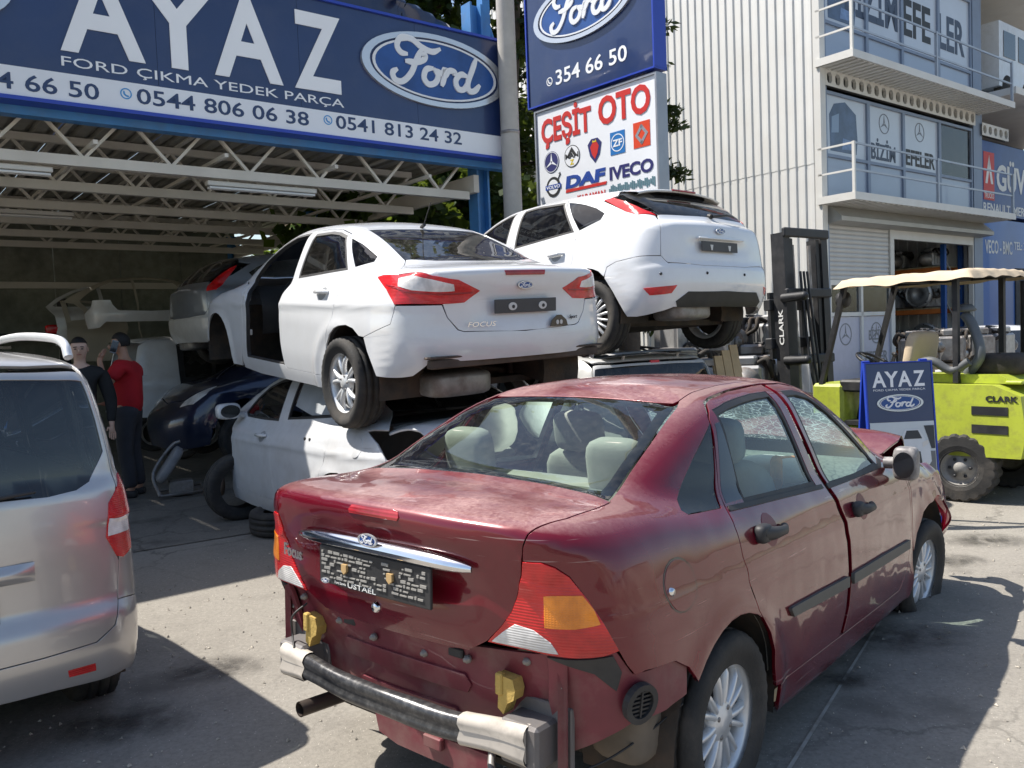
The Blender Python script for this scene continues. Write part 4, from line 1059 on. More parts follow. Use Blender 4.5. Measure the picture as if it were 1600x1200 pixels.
    panel(B, 'panel_rib', [(-.28, .56), (.28, .56), (.30, .53), (.28, .50), (-.28, .50), (-.30, .53)], M_REDIN, t, 'r', off=-.020, thick=.012, pitch=.05); panel(B, 'panel_rib', [(-.22, .43), (.22, .43), (.24, .405), (.22, .38), (-.22, .38), (-.24, .405)], M_REDIN, t, 'r', off=-.020, thick=.012, pitch=.05)
    # air vent in the right rear corner, with slats
    yv = lift(B, 's', [(-.56, .565)])[0]
    Mv = T(-.563, -.802, .562) @ RZ(-18) @ RX(8)
    b = MB(); ring(b, 0, 0, (.040, .042), (.058, .060), .006, -.016, 20); vo_ = b.build('cabin_vent', M_BLK, t, mw=Mv)
    b = MB()
    for k in range(6):
        b.box((-.04, -.008, -.036+k*.013), (.04, .004, -.030+k*.013))
    b.box((-.003, -.012, -.042), (.003, 0, .042)); b.build('vent_slats', M_BLK, vo_)
    for s in (1, -1):
        b = MB(); pillow(b, (-.37, s*.66, .40), (.12, .10, .10), .5, .5); b.build('arch_splash_shield', mat('mud_plastic', (.17, .14, .11), .9, var=.3, dirt=.6), t)
    # mirrors
    for s in (1, -1):
        b = MB(); pillow(b, (1.95, s*.865, .97), (.048, .060, .085), .45, .5); b.tube([(1.95, s*.76, .965), (1.95, s*.85, .97)], .03, 8)
        mo = b.build('door_mirror', mat('mirror_scraped', (.16, .15, .15), .45, .1, dirt=.9, dirtcol=(.5, .48, .46), ds=12.), t)
        b = MB(); b.prism(ellipse(s*.865, .965, .050, .066, 20), 1.897, 1.903, 'x'); b.build('mirror_glass', M_CHROME if s > 0 else M_BLKG, mo)
    # wheels, cabin
    wheel(t, 0, .735, .305, .308, .195, .205, 'seven_twin'); wheel(t, 0, -.735, .305, .308, .195, .205, 'seven_twin')
    wheel(t, 2.615, .73, .305, .308, .195, .205, 'seven_twin'); wheel(t, 2.615, -.73, .265, .308, .195, .205, 'seven_twin', steer=-5, flat=.196, tilt=-4)
    liners(t, (0, 2.615), .31, .385, (.48, .815))
    cabin(t, M_BEIGE, M_TRIM, xf=1.02, xr=.22, zf=.42, dash=1.72, hw=.70, shelf=(-.34, .02, 1.045), wheel_y=.36)
    b = MB(); b.box((.42, -.80, .215), (2.2, .80, .235)); b.box((-.62, -.47, .26), (.42, .47, .28)); b.build('underbody', M_RUST, t)
    # spilled airbags and rubbish in the front
    b = MB(); pillow(b, (1.52, .33, .82), (.14, .17, .12), .8, .8); pillow(b, (1.62, -.30, .93), (.16, .20, .07), .8, .7); b.build('burst_airbag', mat('airbag_cloth', (.70, .72, .68), .9, var=.08, bump=.6, bs=25.), t)
    b = MB(); pillow(b, (1.42, -.20, .88), (.10, .08, .11), .8, .8); b.build('plastic_bag', mat('bag_white', (.72, .73, .70), .6, var=.1, bump=.8, bs=30.), t)
    b = MB(); b.tube([(1.05, -.55, .95), (1.3, -.45, 1.02), (1.55, -.35, .98), (1.75, -.42, .97)], .028, 8); b.build('wiring_loom', mat('orange_tube', (.55, .20, .05), .6, var=.3), t)
    return t
RED = make_red()
# ---------------------------------------------------------------- the other cars
SEDAN = dict(
    uni=[(-.363, .548, 1.155), (-.60, .715, 1.10), (-.66, .768, 1.066), (-.511, .795, 1.060), (-.452, .808, 1.046), (-.619, .834, .970), (-.732, .842, .873), (-.70, .862, .757), (-.40, .902, .662),
         (-.335, .665), (-.25, .712), (-.149, .731), (-.05, .722), (.021, .701), (.11, .65), (.171, .579), (.20, .48), (.212, .392), (.23, .29), (.30, .25), (1.6, .24), (1.98, .26), (1.985, .36), (1.935, .50), (1.915, .70), (1.935, .88), (2.06, 1.0),
         (2.24, .735, 1.045), (1.97, .648, 1.19), (1.67, .58, 1.325), (1.46, .535, 1.41), (1.0, .505, 1.452), (.5, .495, 1.432), (.30, .475, 1.395), (-.039, .505, 1.287), (-.351, .549, 1.166)],
    fopen=[(1.87, .36), (1.845, .55), (1.83, .70), (1.85, .88), (1.97, 1.04), (1.80, 1.185), (1.55, 1.32), (1.35, 1.385), (1.085, 1.405), (1.055, 1.2), (1.04, 1.0), (1.06, .82), (1.04, .55), (.99, .36)],
    fdoor=[(1.864, .366), (1.839, .55), (1.824, .70), (1.844, .88), (1.962, 1.038), (1.795, 1.18), (1.547, 1.314), (1.348, 1.379), (1.09, 1.399), (1.061, 1.2), (1.046, 1.0), (1.066, .82), (1.046, .55), (.998, .366)],
    fglass=[(1.14, 1.365), (1.33, 1.345), (1.52, 1.285), (1.70, 1.18), (1.86, 1.06), (1.82, 1.035), (1.40, 1.03), (1.115, 1.035), (1.12, 1.2)],
    rdoor=[(1.035, 1.408), (.744, 1.415), (.55, 1.402), (.352, 1.362), (.24, 1.24), (.125, 1.113), (.035, 1.0), (.035, .90), (.075, .78), (.16, .64), (.215, .47), (.23, .345), (.97, .345), (1.015, .5), (1.033, .70), (1.03, .85), (1.005, 1.0), (1.01, 1.1), (1.025, 1.25)],
    rglass=[(.955, 1.375), (.679, 1.383), (.52, 1.368), (.385, 1.34), (.285, 1.23), (.19, 1.112), (.55, 1.083), (.93, 1.056), (.945, 1.2)],
    qglass=[(.290, 1.328), (.103, 1.275), (-.125, 1.185), (-.115, 1.155), (.085, 1.122), (.19, 1.225)],
    lid=[(-.50, 0, 1.14), (-.45, .35, 1.15), (-.368, .540, 1.155), (-.60, .708, 1.102), (-.66, .760, 1.07), (-.80, .70, 1.075), (-.892, .659, 1.058), (-.918, .60, .977), (-.905, .594, .886), (-.917, .565, .793), (-.939, .50, .715), (-.947, .466, .703), (-.983, .113, .688), (-.985, 0, .688)],
    bumper=[(-.99, 0, .680), (-.947, .466, .695), (-.935, .508, .708), (-.912, .572, .79), (-.90, .60, .868), (-.85, .735, .868), (-.738, .836, .868), (-.704, .862, .752), (-.403, .902, .656), (-.445, .897, .57), (-.505, .894, .48), (-.54, .887, .413), (-.66, .855, .413), (-.80, .765, .426), (-.885, .68, .52), (-.965, .2, .512), (-.97, 0, .511)],
    lamp=[(-.458, .806, 1.048), (-.511, .79, 1.061), (-.70, .765, 1.06), (-.892, .655, 1.052), (-.949, .499, 1.025), (-.958, .345, .954), (-.935, .453, .884), (-.90, .59, .878), (-.732, .84, .879), (-.619, .832, .972)],
    lampw=[(-.70, .78, 1.035), (-.88, .655, 1.03), (-.925, .53, 1.0), (-.925, .52, .96), (-.80, .74, .965), (-.72, .79, .985)],
    roof=[(.29, 0, 1.42), (.29, .3, 1.41), (.295, .465, 1.397), (.5, .487, 1.434), (1.0, .497, 1.454), (1.455, .528, 1.413), (1.55, .3, 1.44), (1.58, 0, 1.45)],
    rwin=[(-.49, 0, 1.145), (-.44, .35, 1.153), (-.352, .540, 1.166), (-.039, .497, 1.287), (.285, .462, 1.393), (.28, .3, 1.405), (.28, 0, 1.414)],
    wscr=[(1.60, 0, 1.45), (1.56, .3, 1.44), (1.47, .52, 1.408), (1.675, .572, 1.32), (1.975, .638, 1.185), (2.23, .722, 1.045), (2.36, .4, 1.045), (2.40, 0, 1.045)],
    wing=[(2.25, .74, 1.035), (2.07, .99), (1.945, .87), (1.925, .70), (1.945, .50), (2.0, .36), (2.05, .27), (2.25, .27)] + arc(2.648, .33, .395, 168, 15, 12) + [(3.1, .42), (3.2, .55), (3.2, .72), (3.1, .62, .86), (2.7, .70, .97)],
    hood=[(2.41, 0, 1.03), (2.37, .4, 1.03), (2.25, .725, 1.025), (2.7, .69, .965), (3.1, .60, .86), (3.3, .45, .78), (3.4, 0, .76)],
    fbump=[(3.41, 0, .755), (3.32, .45, .77), (3.12, .62, .85), (3.21, .74, .70), (3.12, .80, .55), (3.06, .86, .40), (3.1, .84, .25), (3.35, .5, .22), (3.45, 0, .22)],
    hlamp=[(2.95, .715, .915), (3.1, .64, .86), (3.3, .50, .76), (3.34, .50, .68), (3.22, .70, .69), (3.08, .76, .78)], wb=2.648)
HATCH = dict(
    uni=[(-.60, .633, 1.06), (-.659, .697, .917), (-.668, .718, .768), (-.553, .831, .773), (-.33, .887, .755), (-.238, .905, .722), (-.215, .645), (-.16, .695), (-.097, .722), (.0, .745), (.09, .742), (.18, .715), (.27, .65), (.335, .56), (.37, .46), (.385, .36), (.40, .26), (.50, .23), (1.6, .23), (2.1, .24), (2.13, .40), (2.10, .60), (2.11, .85), (2.22, 1.0),
         (2.30, .76, 1.04), (2.02, .685, 1.19), (1.74, .62, 1.32), (1.52, .57, 1.425), (1.0, .54, 1.475), (.5, .535, 1.455), (.1, .52, 1.42), (-.12, .53, 1.375), (-.15, .60, 1.345), (-.01, .655, 1.33), (-.29, .69, 1.188), (-.415, .688, 1.14), (-.556, .624, 1.105)],
    fdoor=[(2.085, .36), (2.07, .60), (2.075, .85), (2.16, .98), (1.95, 1.15), (1.70, 1.285), (1.48, 1.39), (1.3, 1.435), (1.155, 1.452), (1.14, 1.3), (1.14, 1.1), (1.18, .9), (1.185, .6), (1.15, .33), (1.98, .33)],
    fglass=[(1.20, 1.425), (1.3, 1.41), (1.46, 1.355), (1.68, 1.25), (1.92, 1.11), (2.02, 1.045), (1.9, 1.045), (1.21, 1.07), (1.20, 1.25)],
    rdoor=[(1.13, 1.455), (.8, 1.46), (.475, 1.424), (.35, 1.25), (.215, 1.08), (.18, .95), (.165, .84), (.21, .72), (.34, .60), (.395, .45), (.41, .33), (1.12, .33), (1.155, .6), (1.155, .9), (1.115, 1.1), (1.115, 1.3)],
    rglass=[(1.06, 1.43), (.882, 1.435), (.50, 1.40), (.385, 1.25), (.28, 1.108), (.6, 1.095), (1.045, 1.075), (1.05, 1.25)],
    qglass=[(.43, 1.398), (.201, 1.335), (.042, 1.272), (-.066, 1.208), (-.035, 1.158), (.192, 1.102), (.315, 1.25)],
    gate=[(-.612, 0, 1.128), (-.605, .295, 1.122), (-.565, .598, 1.113), (-.594, .620, 1.072), (-.656, .688, .917), (-.664, .706, .764), (-.694, .665, .708), (-.769, .289, .688), (-.775, 0, .686)],
    bumper=[(-.775, 0, .678), (-.769, .289, .680), (-.700, .668, .698), (-.670, .712, .758), (-.553, .829, .765), (-.33, .885, .747), (-.243, .904, .714), (-.222, .907, .63), (-.30, .90, .50), (-.37, .88, .36), (-.40, .861, .294), (-.47, .823, .287), (-.60, .72, .315), (-.679, .60, .345), (-.72, .3, .355), (-.73, 0, .356)],
    insert=[(-.776, 0, .47), (-.744, .481, .466), (-.70, .595, .39), (-.675, .56, .35), (-.70, .3, .352), (-.715, 0, .353)],
    lamp=[(-.02, .645, 1.338), (-.123, .637, 1.337), (-.288, .654, 1.268), (-.451, .654, 1.182), (-.561, .618, 1.113), (-.415, .688, 1.143), (-.292, .69, 1.192)],
    roof=[(-.14, 0, 1.425), (-.13, .3, 1.415), (-.115, .52, 1.378), (.1, .512, 1.424), (.5, .527, 1.459), (1.0, .532, 1.479), (1.515, .562, 1.428), (1.6, .3, 1.46), (1.63, 0, 1.475)],
    rwin=[(-.622, 0, 1.136), (-.61, .295, 1.13), (-.562, .585, 1.12), (-.44, .60, 1.20), (-.27, .60, 1.29), (-.16, .575, 1.345), (-.15, .3, 1.40), (-.16, 0, 1.415)],
    wscr=[(1.65, 0, 1.475), (1.61, .3, 1.46), (1.53, .555, 1.425), (1.745, .61, 1.318), (2.025, .675, 1.185), (2.29, .745, 1.04), (2.33, .4, 1.05), (2.36, 0, 1.05)],
    wing=[(2.31, .765, 1.03), (2.24, .98), (2.12, .85), (2.11, .60), (2.14, .40), (2.15, .27), (2.25, .27)] + arc(2.64, .33, .395, 168, 15, 12) + [(3.1, .42), (3.2, .55), (3.2, .72), (3.1, .62, .86), (2.7, .70, .97)],
    hood=SEDAN['hood'], fbump=SEDAN['fbump'], hlamp=SEDAN['hlamp'], wb=2.64)
def scl(spec, B):
    k = tuple(float(v) for v in B.sc)
    return {n: ([tuple(a*(k if len(p) == 3 else (k[0], k[2]))[i] for i, a in enumerate(p)) for p in L] if isinstance(L, list) else L) for n, L in spec.items()}
def shell(t, B, S, paint, gl, pitch=.04, skip=(), rear_gl=None, glf=None, sides=True, trim=None):
    """panels common to the parked cars; skip names leave parts off, as in the photograph"""
    S = scl(S, B); kw = dict(pitch=pitch)
    left_open = 'front_door_left' in skip
    for s in (0, 1):
        holes = [grow(S['rdoor'], .005), grow(S['qglass'], .004), S['fopen'] if (s == 0 and left_open and 'fopen' in S) else grow(S['fdoor'], .005)]
        panel(B, 'body_side', S['uni'], paint, t, 'm', fill=(.25, -.9, -.36), holes=holes, mirror=bool(s), **kw)
        door(B, t, S['rdoor'], S['rglass'], paint, gl if ('rear_pane_left' not in skip or s) else None, 'rear_door', trim or M_TRIM, both=s, pitch=pitch)
        if not (s == 0 and left_open):
            door(B, t, S['fdoor'], S['fglass'], paint, glf or gl, 'front_door', trim or M_TRIM, both=s, pitch=pitch)
    panel(B, 'rear_quarter_pane', S['qglass'], gl, t, 's', off=-.004, thick=.01, both=True, pitch=.08)
    if 'pillar' not in skip:
        z1 = max(p[1] for p in S['rdoor'])
        x1 = max(p[0] for p in S['rdoor'])
        panel(B, 'pillar_trim', [(x1-.05, z1-.02), (x1+.05, z1-.02), (x1+.06, 1.0), (x1+.05, .6), (x1-.02, .32), (x1-.09, .32), (x1-.06, 1.0)], M_BLKG, t, 's', off=-.025, both=True, thick=0, pitch=.1)
    panel(B, 'roof', S['roof'], paint, t, '3', fill=(0, 0, -1), half=True, pitch=.07)
    panel(B, 'rear_window', S['rwin'], rear_gl or gl, t, '3', fill=(.6, 0, -.8), half=True, off=-.003, thick=.005, pitch=.07)
    if 'windscreen' not in skip:
        panel(B, 'windscreen', S['wscr'], gl, t, '3', fill=(-.5, 0, -.85), half=True, off=-.003, thick=.005, pitch=.08)
    if 'front' not in skip:
        for s in (0, 1):
            if not (s == 0 and 'wing_left' in skip):
                panel(B, 'front_wing', S['wing'], paint, t, 'm', fill=(-.1, -.85, -.5), mirror=bool(s), pitch=.05)
        panel(B, 'bonnet', S['hood'], paint, t, '3', fill=(0, 0, -1), half=True, pitch=.08)
        panel(B, 'front_bumper', S['fbump'], paint, t, '3', fill=(-.9, 0, -.3), half=True, pitch=.07)
        panel(B, 'headlamp', S['hlamp'], M_LWHT, t, '3', fill=(-.7, -.6, -.3), off=.003, both=True, pitch=.04)
    for s in (1, -1):
        if 'mirrors' in skip or (s > 0 and left_open):
            continue
        x = S['fglass'][4][0]+.02; z = S['fglass'][4][1]+.0
        y = abs(lift(B, 's', [(x, z)])[0][1])
        b = MB(); pillow(b, (x+.03, s*(y+.17), z+.02), (.07, .11, .075), .55, .5); b.tube([(x+.03, s*(y-.02), z-.04), (x+.03, s*(y+.08), z-.01)], .03, 8); o = b.build('door_mirror', paint, t)
        b = MB(); b.prism(ellipse(s*(y+.17), z+.02, .09, .06, 18), x-.042, x-.036, 'x'); b.build('mirror_glass', M_BLKG, o)
def handle(B, t, x, z, m, sides=(1, -1), dx=.10):
    for s in sides:
        y = abs(lift(B, 's', [(x, z)])[0][1])
        h = MB(); h.tube([(x-dx, s*(y+.004), z), (x-dx*.7, s*(y+.030), z+.004), (x+dx*.7, s*(y+.030), z+.002), (x+dx, s*(y+.004), z-.002)], [.012, .017, .017, .012], 8); h.build('door_handle', m, t)
        panel(B, 'handle_recess', [(x+.062*math.cos(a*math.pi/8), z-.012+.045*math.sin(a*math.pi/8)) for a in range(16)], mat('recess_grey', (.30, .31, .32), .3, coat=.5), t, 's', off=.0012, thick=.001, mirror=s < 0)
def make_white_sedan():
    B = white_sedan_body(); S = SEDAN
    t = thing('stacked_sedan', 'white sedan missing its front door, stacked on top of a white wreck', 'car', pose((126.5, -.502, 6.481, 1.052, -4.55, -1.61)))
    shell(t, B, S, M_WHITE, M_GDARK, .034, ('front_door_left',), rear_gl=M_GTINT)
    ld = panel(B, 'boot_lid', S['lid'], M_WHITE, t, '3', fill=(.75, 0, -.66), half=True, pitch=.028,
               deform=lambda P: P+np.stack([.016*np.exp(-((P[:, 2]-.85)/.10)**4)*np.exp(-(P[:, 1]/.34)**6)*(P[:, 0] < -.8)+.006*np.exp(-((P[:, 2]-1.035)/.01)**2)*(P[:, 0] < -.8), 0*P[:, 0], 0*P[:, 0]], 1))
    bp = panel(B, 'rear_bumper', S['bumper'], M_WHITE, t, '3', fill=(.9, 0, -.1), half=True, pitch=.03, thick=.03)
    for s in (0, 1):
        l = panel(B, 'tail_lamp', S['lamp'], M_LRED, t, '3', fill=(.8, -.6, -.1), off=.004, thick=.02, mirror=bool(s), pitch=.03)
        panel(B, 'clear_lens', S['lampw'], M_LWHT, l, '3', fill=(.8, -.6, -.1), off=.0065, thick=.003, mirror=bool(s), pitch=.03)
        m_ = MB(); sg = 1-2*s
        panel(B, 'lens_divider', [(-.60, .815, 1.0), (-.79, .765, .957), (-.91, .57, .945), (-.95, .40, .948), (-.95, .40, .940), (-.91, .57, .935), (-.79, .765, .947), (-.60, .815, .99)], M_LRED2, l, '3', fill=(.8, -.6, -.1), off=.0068, thick=.002, mirror=bool(s), pitch=.03)
    panel(B, 'high_brake_lamp', [(-.158, 1.052), (-.166, 1.080), (.166, 1.080), (.158, 1.052)], M_LRED2, ld, 'r', off=.004)
    ph = MB(); ph.box((-.255, -.012, .805), (.255, 0, .895), bev=.003); ph = ph.build('number_plate_plinth', mat('plinth_grey', (.055, .055, .058), .55, var=.1), ld, mw=T(-.985, 0, 0) @ REARF)
    for x in (-.115, .135):
        b = MB(); b.prism(ellipse(x, .848, .034, .026, 18), -.0165, -.0122, 'y'); c = b.build('plinth_bracket', mat('bracket_white', (.6, .6, .58), .5), ph)
        b = MB(); b.prism(ellipse(x+.004, .846, .012, .012, 12), -.0185, -.0166, 'y'); b.build('bracket_hole', M_BLK, c)
    em = script_oval(ld, 0, 0, .125, .052, 0, 'oval_badge'); em.matrix_local = T(-.990, .003, .985) @ REARF
    text(ld, 'FOCUS', 0, .20, 0, .030, 0, M_CHROME, .0, .004, shear=.2, name='model_lettering', M=T(-.975, .455, .728) @ RZ(-9) @ REARF)
    text(ld, 'Sport', 0, .085, 0, .024, 0, M_BLK, .01, .002, shear=.2, name='trim_lettering', M=T(-.962, -.40, .745) @ RZ(10) @ REARF)
    st = MB(); st.prism([(-.085, .70), (.085, .70), (.07, .74), (.02, .775), (-.02, .775), (-.07, .74)], -.006, 0, 'y'); so_ = st.build('sticker', M_BLKG, ld, mw=T(-.985, -.285, .0) @ RZ(6) @ REARF)
    for x in (-.018, .018):
        e = MB(); e.prism(ellipse(x, .727, .013, .016, 12), -.0085, -.006, 'y'); e.build('sticker_spot', mat('bracket_white'), so_)
    handle(B, t, .285, .945, M_WHITE)
    b = MB(); b.box((-.93, -.70, .47), (-.86, .70, .53), bev=.008); b.box((-.94, -.74, .535), (-.90, .74, .55), bev=.004); b.build('bumper_support', mat('support_brown', (.10, .075, .06), .8, .2, var=.3, dirt=.5), t)
    rear_axle(t, .30, -.02); liners(t, (-.13, 2.648), .34, .40, (.52, .86))
    for y in (.80, -.80):
        wheel(t, -.02, y, .315, .325, .215, .222, 'five_vee'); pass
    wheel(t, 2.648, -.80, .315, .325, .215, .222, 'five_vee')
    cabin(t, M_GREYS, M_BLK, xf=1.25, xr=.35, zf=.44, dash=1.95, hw=.74, shelf=(-.42, .02, 1.09))
    # door frame lining of the open doorway
    So = S['fopen']
    panel(B, 'door_aperture_seal', grow(So, .012), M_BLK, t, 's', holes=[grow(So, -.012)], off=-.004, thick=.03, pitch=.06)
    b = MB()
    for z in (.55, .85):
        b.box((1.86, .83, z), (1.92, .885, z+.05), bev=.006)
    b.build('door_hinge', M_WHITE2, t)
    b = MB(); b.sheet(lambda u, v: (1.05-.06*v, .80+.03*math.sin(math.pi*u), .36+.62*u), 10, 4); b.build('pillar_lining', M_GREYS, t)
    an = MB(); an.tube([(.30, 0, 1.425), (.18, 0, 1.60)], .004, 5); an.tube([(.33, 0, 1.42), (.28, 0, 1.44)], .014, 6); an.build('aerial', M_BLK, t)
    return t
def make_white_hatch():
    B = white_hatch_body(); S = HATCH
    t = thing('stacked_hatchback', 'white hatchback with black lower bumper, on top of a grey van', 'car', pose((130.3, 1.375, 7.839, 1.435, 2.2, .24)))
    shell(t, B, S, M_WHITE, M_GDARK, .036, ('mirrors',), rear_gl=M_GTINT)
    gt = panel(B, 'tailgate', S['gate'], M_WHITE, t, '3', fill=(.9, 0, -.4), half=True, pitch=.028,
               deform=lambda P: P+np.stack([.015*np.exp(-((P[:, 2]-.845)/.055)**4)*np.exp(-((P[:, 1]-.02)/.42)**8), 0*P[:, 0], 0*P[:, 0]], 1))
    panel(B, 'rear_bumper', S['bumper'], M_WHITE, t, '3', fill=(.9, 0, -.1), half=True, pitch=.03, thick=.03)
    panel(B, 'bumper_insert', S['insert'], M_BLK, t, '3', fill=(1, 0, 0), half=True, off=.005, pitch=.04)
    panel(B, 'tail_lamp', S['lamp'], M_LRED, t, '3', fill=(.5, -.8, -.3), off=.004, thick=.02, both=True, pitch=.03)
    panel(B, 'bumper_reflector', [(-.569, .836, .506), (-.66, .74, .512), (-.735, .614, .518), (-.706, .656, .458), (-.60, .80, .450)], M_LRED, t, '3', fill=(.8, -.6, 0), off=.004, both=True, thick=.008, pitch=.03)
    sp = MB()
    def spo(u, v):
        y = (u-.5)*2*.57; k = 1-abs(2*u-1)**5
        prof = [(-.02, 1.440), (-.20, 1.437), (-.36, 1.405), (-.385, 1.392), (-.36, 1.378), (-.20, 1.392), (-.06, 1.40)][v]
        return (prof[0]+.10*y*y*(1 if prof[0] < -.1 else .3), y, prof[1]-.085*y*y-(1-k)*.02)
    sp.sheet(lambda u, v: spo(u, min(6, int(round(v*6)))), 25, 7); so_ = sp.build('roof_spoiler', M_WHITE, t)
    b = MB(); b.box((-.392, -.16, 1.388), (-.376, .16, 1.404), bev=.003); b.build('high_brake_lamp', M_LRED2, so_)
    b = MB(); b.sheet(lambda u, v: (-.375+.10*((u-.5)*1.1)**2+.16*v, (u-.5)*1.1, 1.376-.085*((u-.5)*1.1)**2+.006*v), 21, 4); b.build('spoiler_underside', M_BLK, so_, fix=False)
    ph = MB(); ph.box((-.25, -.010, .805), (.25, 0, .888), bev=.003); ph = ph.build('number_plate_plinth', MATS['plinth_grey'], gt, mw=T(-.757, .045, 0) @ REARF)
    for x in (-.12, .13):
        b = MB(); b.prism([(x-.02, .86), (x+.02, .86), (x+.008, .815), (x-.008, .815)], -.013, -.0102, 'y'); b.build('plinth_bracket', mat('bracket_white'), ph)
    em = script_oval(gt, 0, 0, .125, .052, 0, 'oval_badge'); em.matrix_local = T(-.752, .010, .985) @ REARF
    b = MB(); b.box((-.775, -.30, .905), (-.745, .33, .922), bev=.006); b.build('gate_ledge', M_WHITE, gt)
    b = MB(); b.tube([(-.63, -.05, 1.135), (-.66, -.22, 1.15), (-.61, -.40, 1.155)], [.016, .011, .006], 6); b.tube([(-.63, -.04, 1.13), (-.60, -.04, 1.14)], .026, 8); b.build('rear_wiper', M_BLK, t)
    for p in ((-.68, .742, .614), (-.78, .266, .619), (-.781, -.262, .615)):
        b = MB(); q = onto(B, [p])[0]; n = B.N(q[None])[0]; b.ball(tuple(q+n*.001), .013, 8, 6); b.build('parking_sensor', M_BLKG, t)
    handle(B, t, .375, .905, M_WHITE)
    rear_axle(t, .31, over=.60); liners(t, (.06, 2.64), .34, .40, (.52, .87))
    for y in (.80, -.80):
        wheel(t, 0, y, .318, .322, .215, .218, 'many'); wheel(t, 2.64, y, .318, .322, .215, .218, 'many')
    cabin(t, M_GREYS, M_BLK, xf=1.3, xr=.35, zf=.44, dash=2.0, hw=.75, shelf=(-.45, .10, 1.04))
    return t
def make_wreck():
    B = Body(**{**WS, 'sc': (1.07, 1, 1)}); S = SEDAN
    t = thing('crushed_sedan', 'stripped white sedan with pale doors, crushed under the stacked white sedan', 'car', pose((127.5, -.671, 6.785, -.034, -.1, -.9)))
    shell(t, B, S, M_WHITE2, M_GDARK, .038, ('front', 'rear_pane_left'), rear_gl=M_GTINT)
    S2 = scl(S, B)
    panel(B, 'boot_lid', S2['lid'], M_WHITE2, t, '3', fill=(.75, 0, -.66), half=True, pitch=.05, deform=lambda P: P-np.stack([0*P[:, 0], 0*P[:, 0], .10*np.exp(-((P[:, 0]+.45)/.25)**2)], 1))
    panel(B, 'rear_bumper', S2['bumper'], M_WHITE2, t, '3', fill=(.9, 0, -.1), half=True, pitch=.05)
    handle(B, t, 1.33, .90, M_WHITE2, (1,))
    y = abs(lift(B, 's', [(.42, .93)])[0][1]); b = MB()
    for dx in (0, .09):
        b.lathe([(0, y+.006), (.013, y+.006), (.016, y-.002)], 12, c=(.36+dx, 0, .93))
    b.build('handle_hole', M_BLK, t)
    q = B; panel(q, 'fuel_flap', [(-.42+.075*math.cos(a*math.pi/10), .93+.068*math.sin(a*math.pi/10)) for a in range(20)], M_WHITE2, t, 's', off=.003, thick=.004)
    panel(B, 'window_film', [(.30, 1.12), (.42, 1.32), (.72, 1.37), (.99, 1.36), (.97, 1.16), (.60, 1.10)], mat('grey_film', (.38, .40, .42), .5, var=.1), t, 's', off=-.02, thick=0)
    # bare front: rails, strut, hub with brake drum, engine lump
    b = MB()
    for s in (1, -1):
        b.box((2.0, s*.50-.05, .38), (3.1, s*.50+.05, .52), bev=.01); b.tube([(2.83, s*.62, .30), (2.80, s*.58, .85)], [.03, .045], 8)
        b.box((2.05, s*.62-.12, .35), (2.12, s*.62+.12, .95))
    b.build('chassis_rail', M_RUST, t)
    for s in (1, -1):
        b = MB(); b.lathe([(0, .07), (.05, .07), (.055, .04), (.13, .035), (.135, .0), (.135, -.03), (0, -.03)], 28); b.build('brake_hub', mat('brake_rusty', (.26, .19, .14), .7, .3, var=.3, dirt=.4), t, mw=T(2.83, s*.80, .30) @ RZ(0 if s > 0 else 180))
    b = MB(); pillow(b, (2.65, 0, .55), (.30, .36, .22), .4, .5); b.tube([(2.5, -.3, .78), (2.7, 0, .82), (2.5, .35, .78)], .04, 8); b.build('engine', M_STEEL, t)
    for yy in (.78, -.78):
        wheel(t, 0, yy, .29, .32, .21, .215, 'five')
    liners(t, (-.12, ), .34, .40, (.52, .86)); cabin(t, M_GREYS, M_BLK, xf=1.3, xr=.35, zf=.44, dash=2.0, hw=.74, shelf=(-.45, .02, 1.07))
    return t
WS = white_sedan_body().__dict__.copy(); WS.pop('T')
WH = white_hatch_body().__dict__.copy(); WH.pop('T')
WV = silver_van_body().__dict__.copy(); WV.pop('T')
make_white_sedan(); make_white_hatch(); make_wreck()
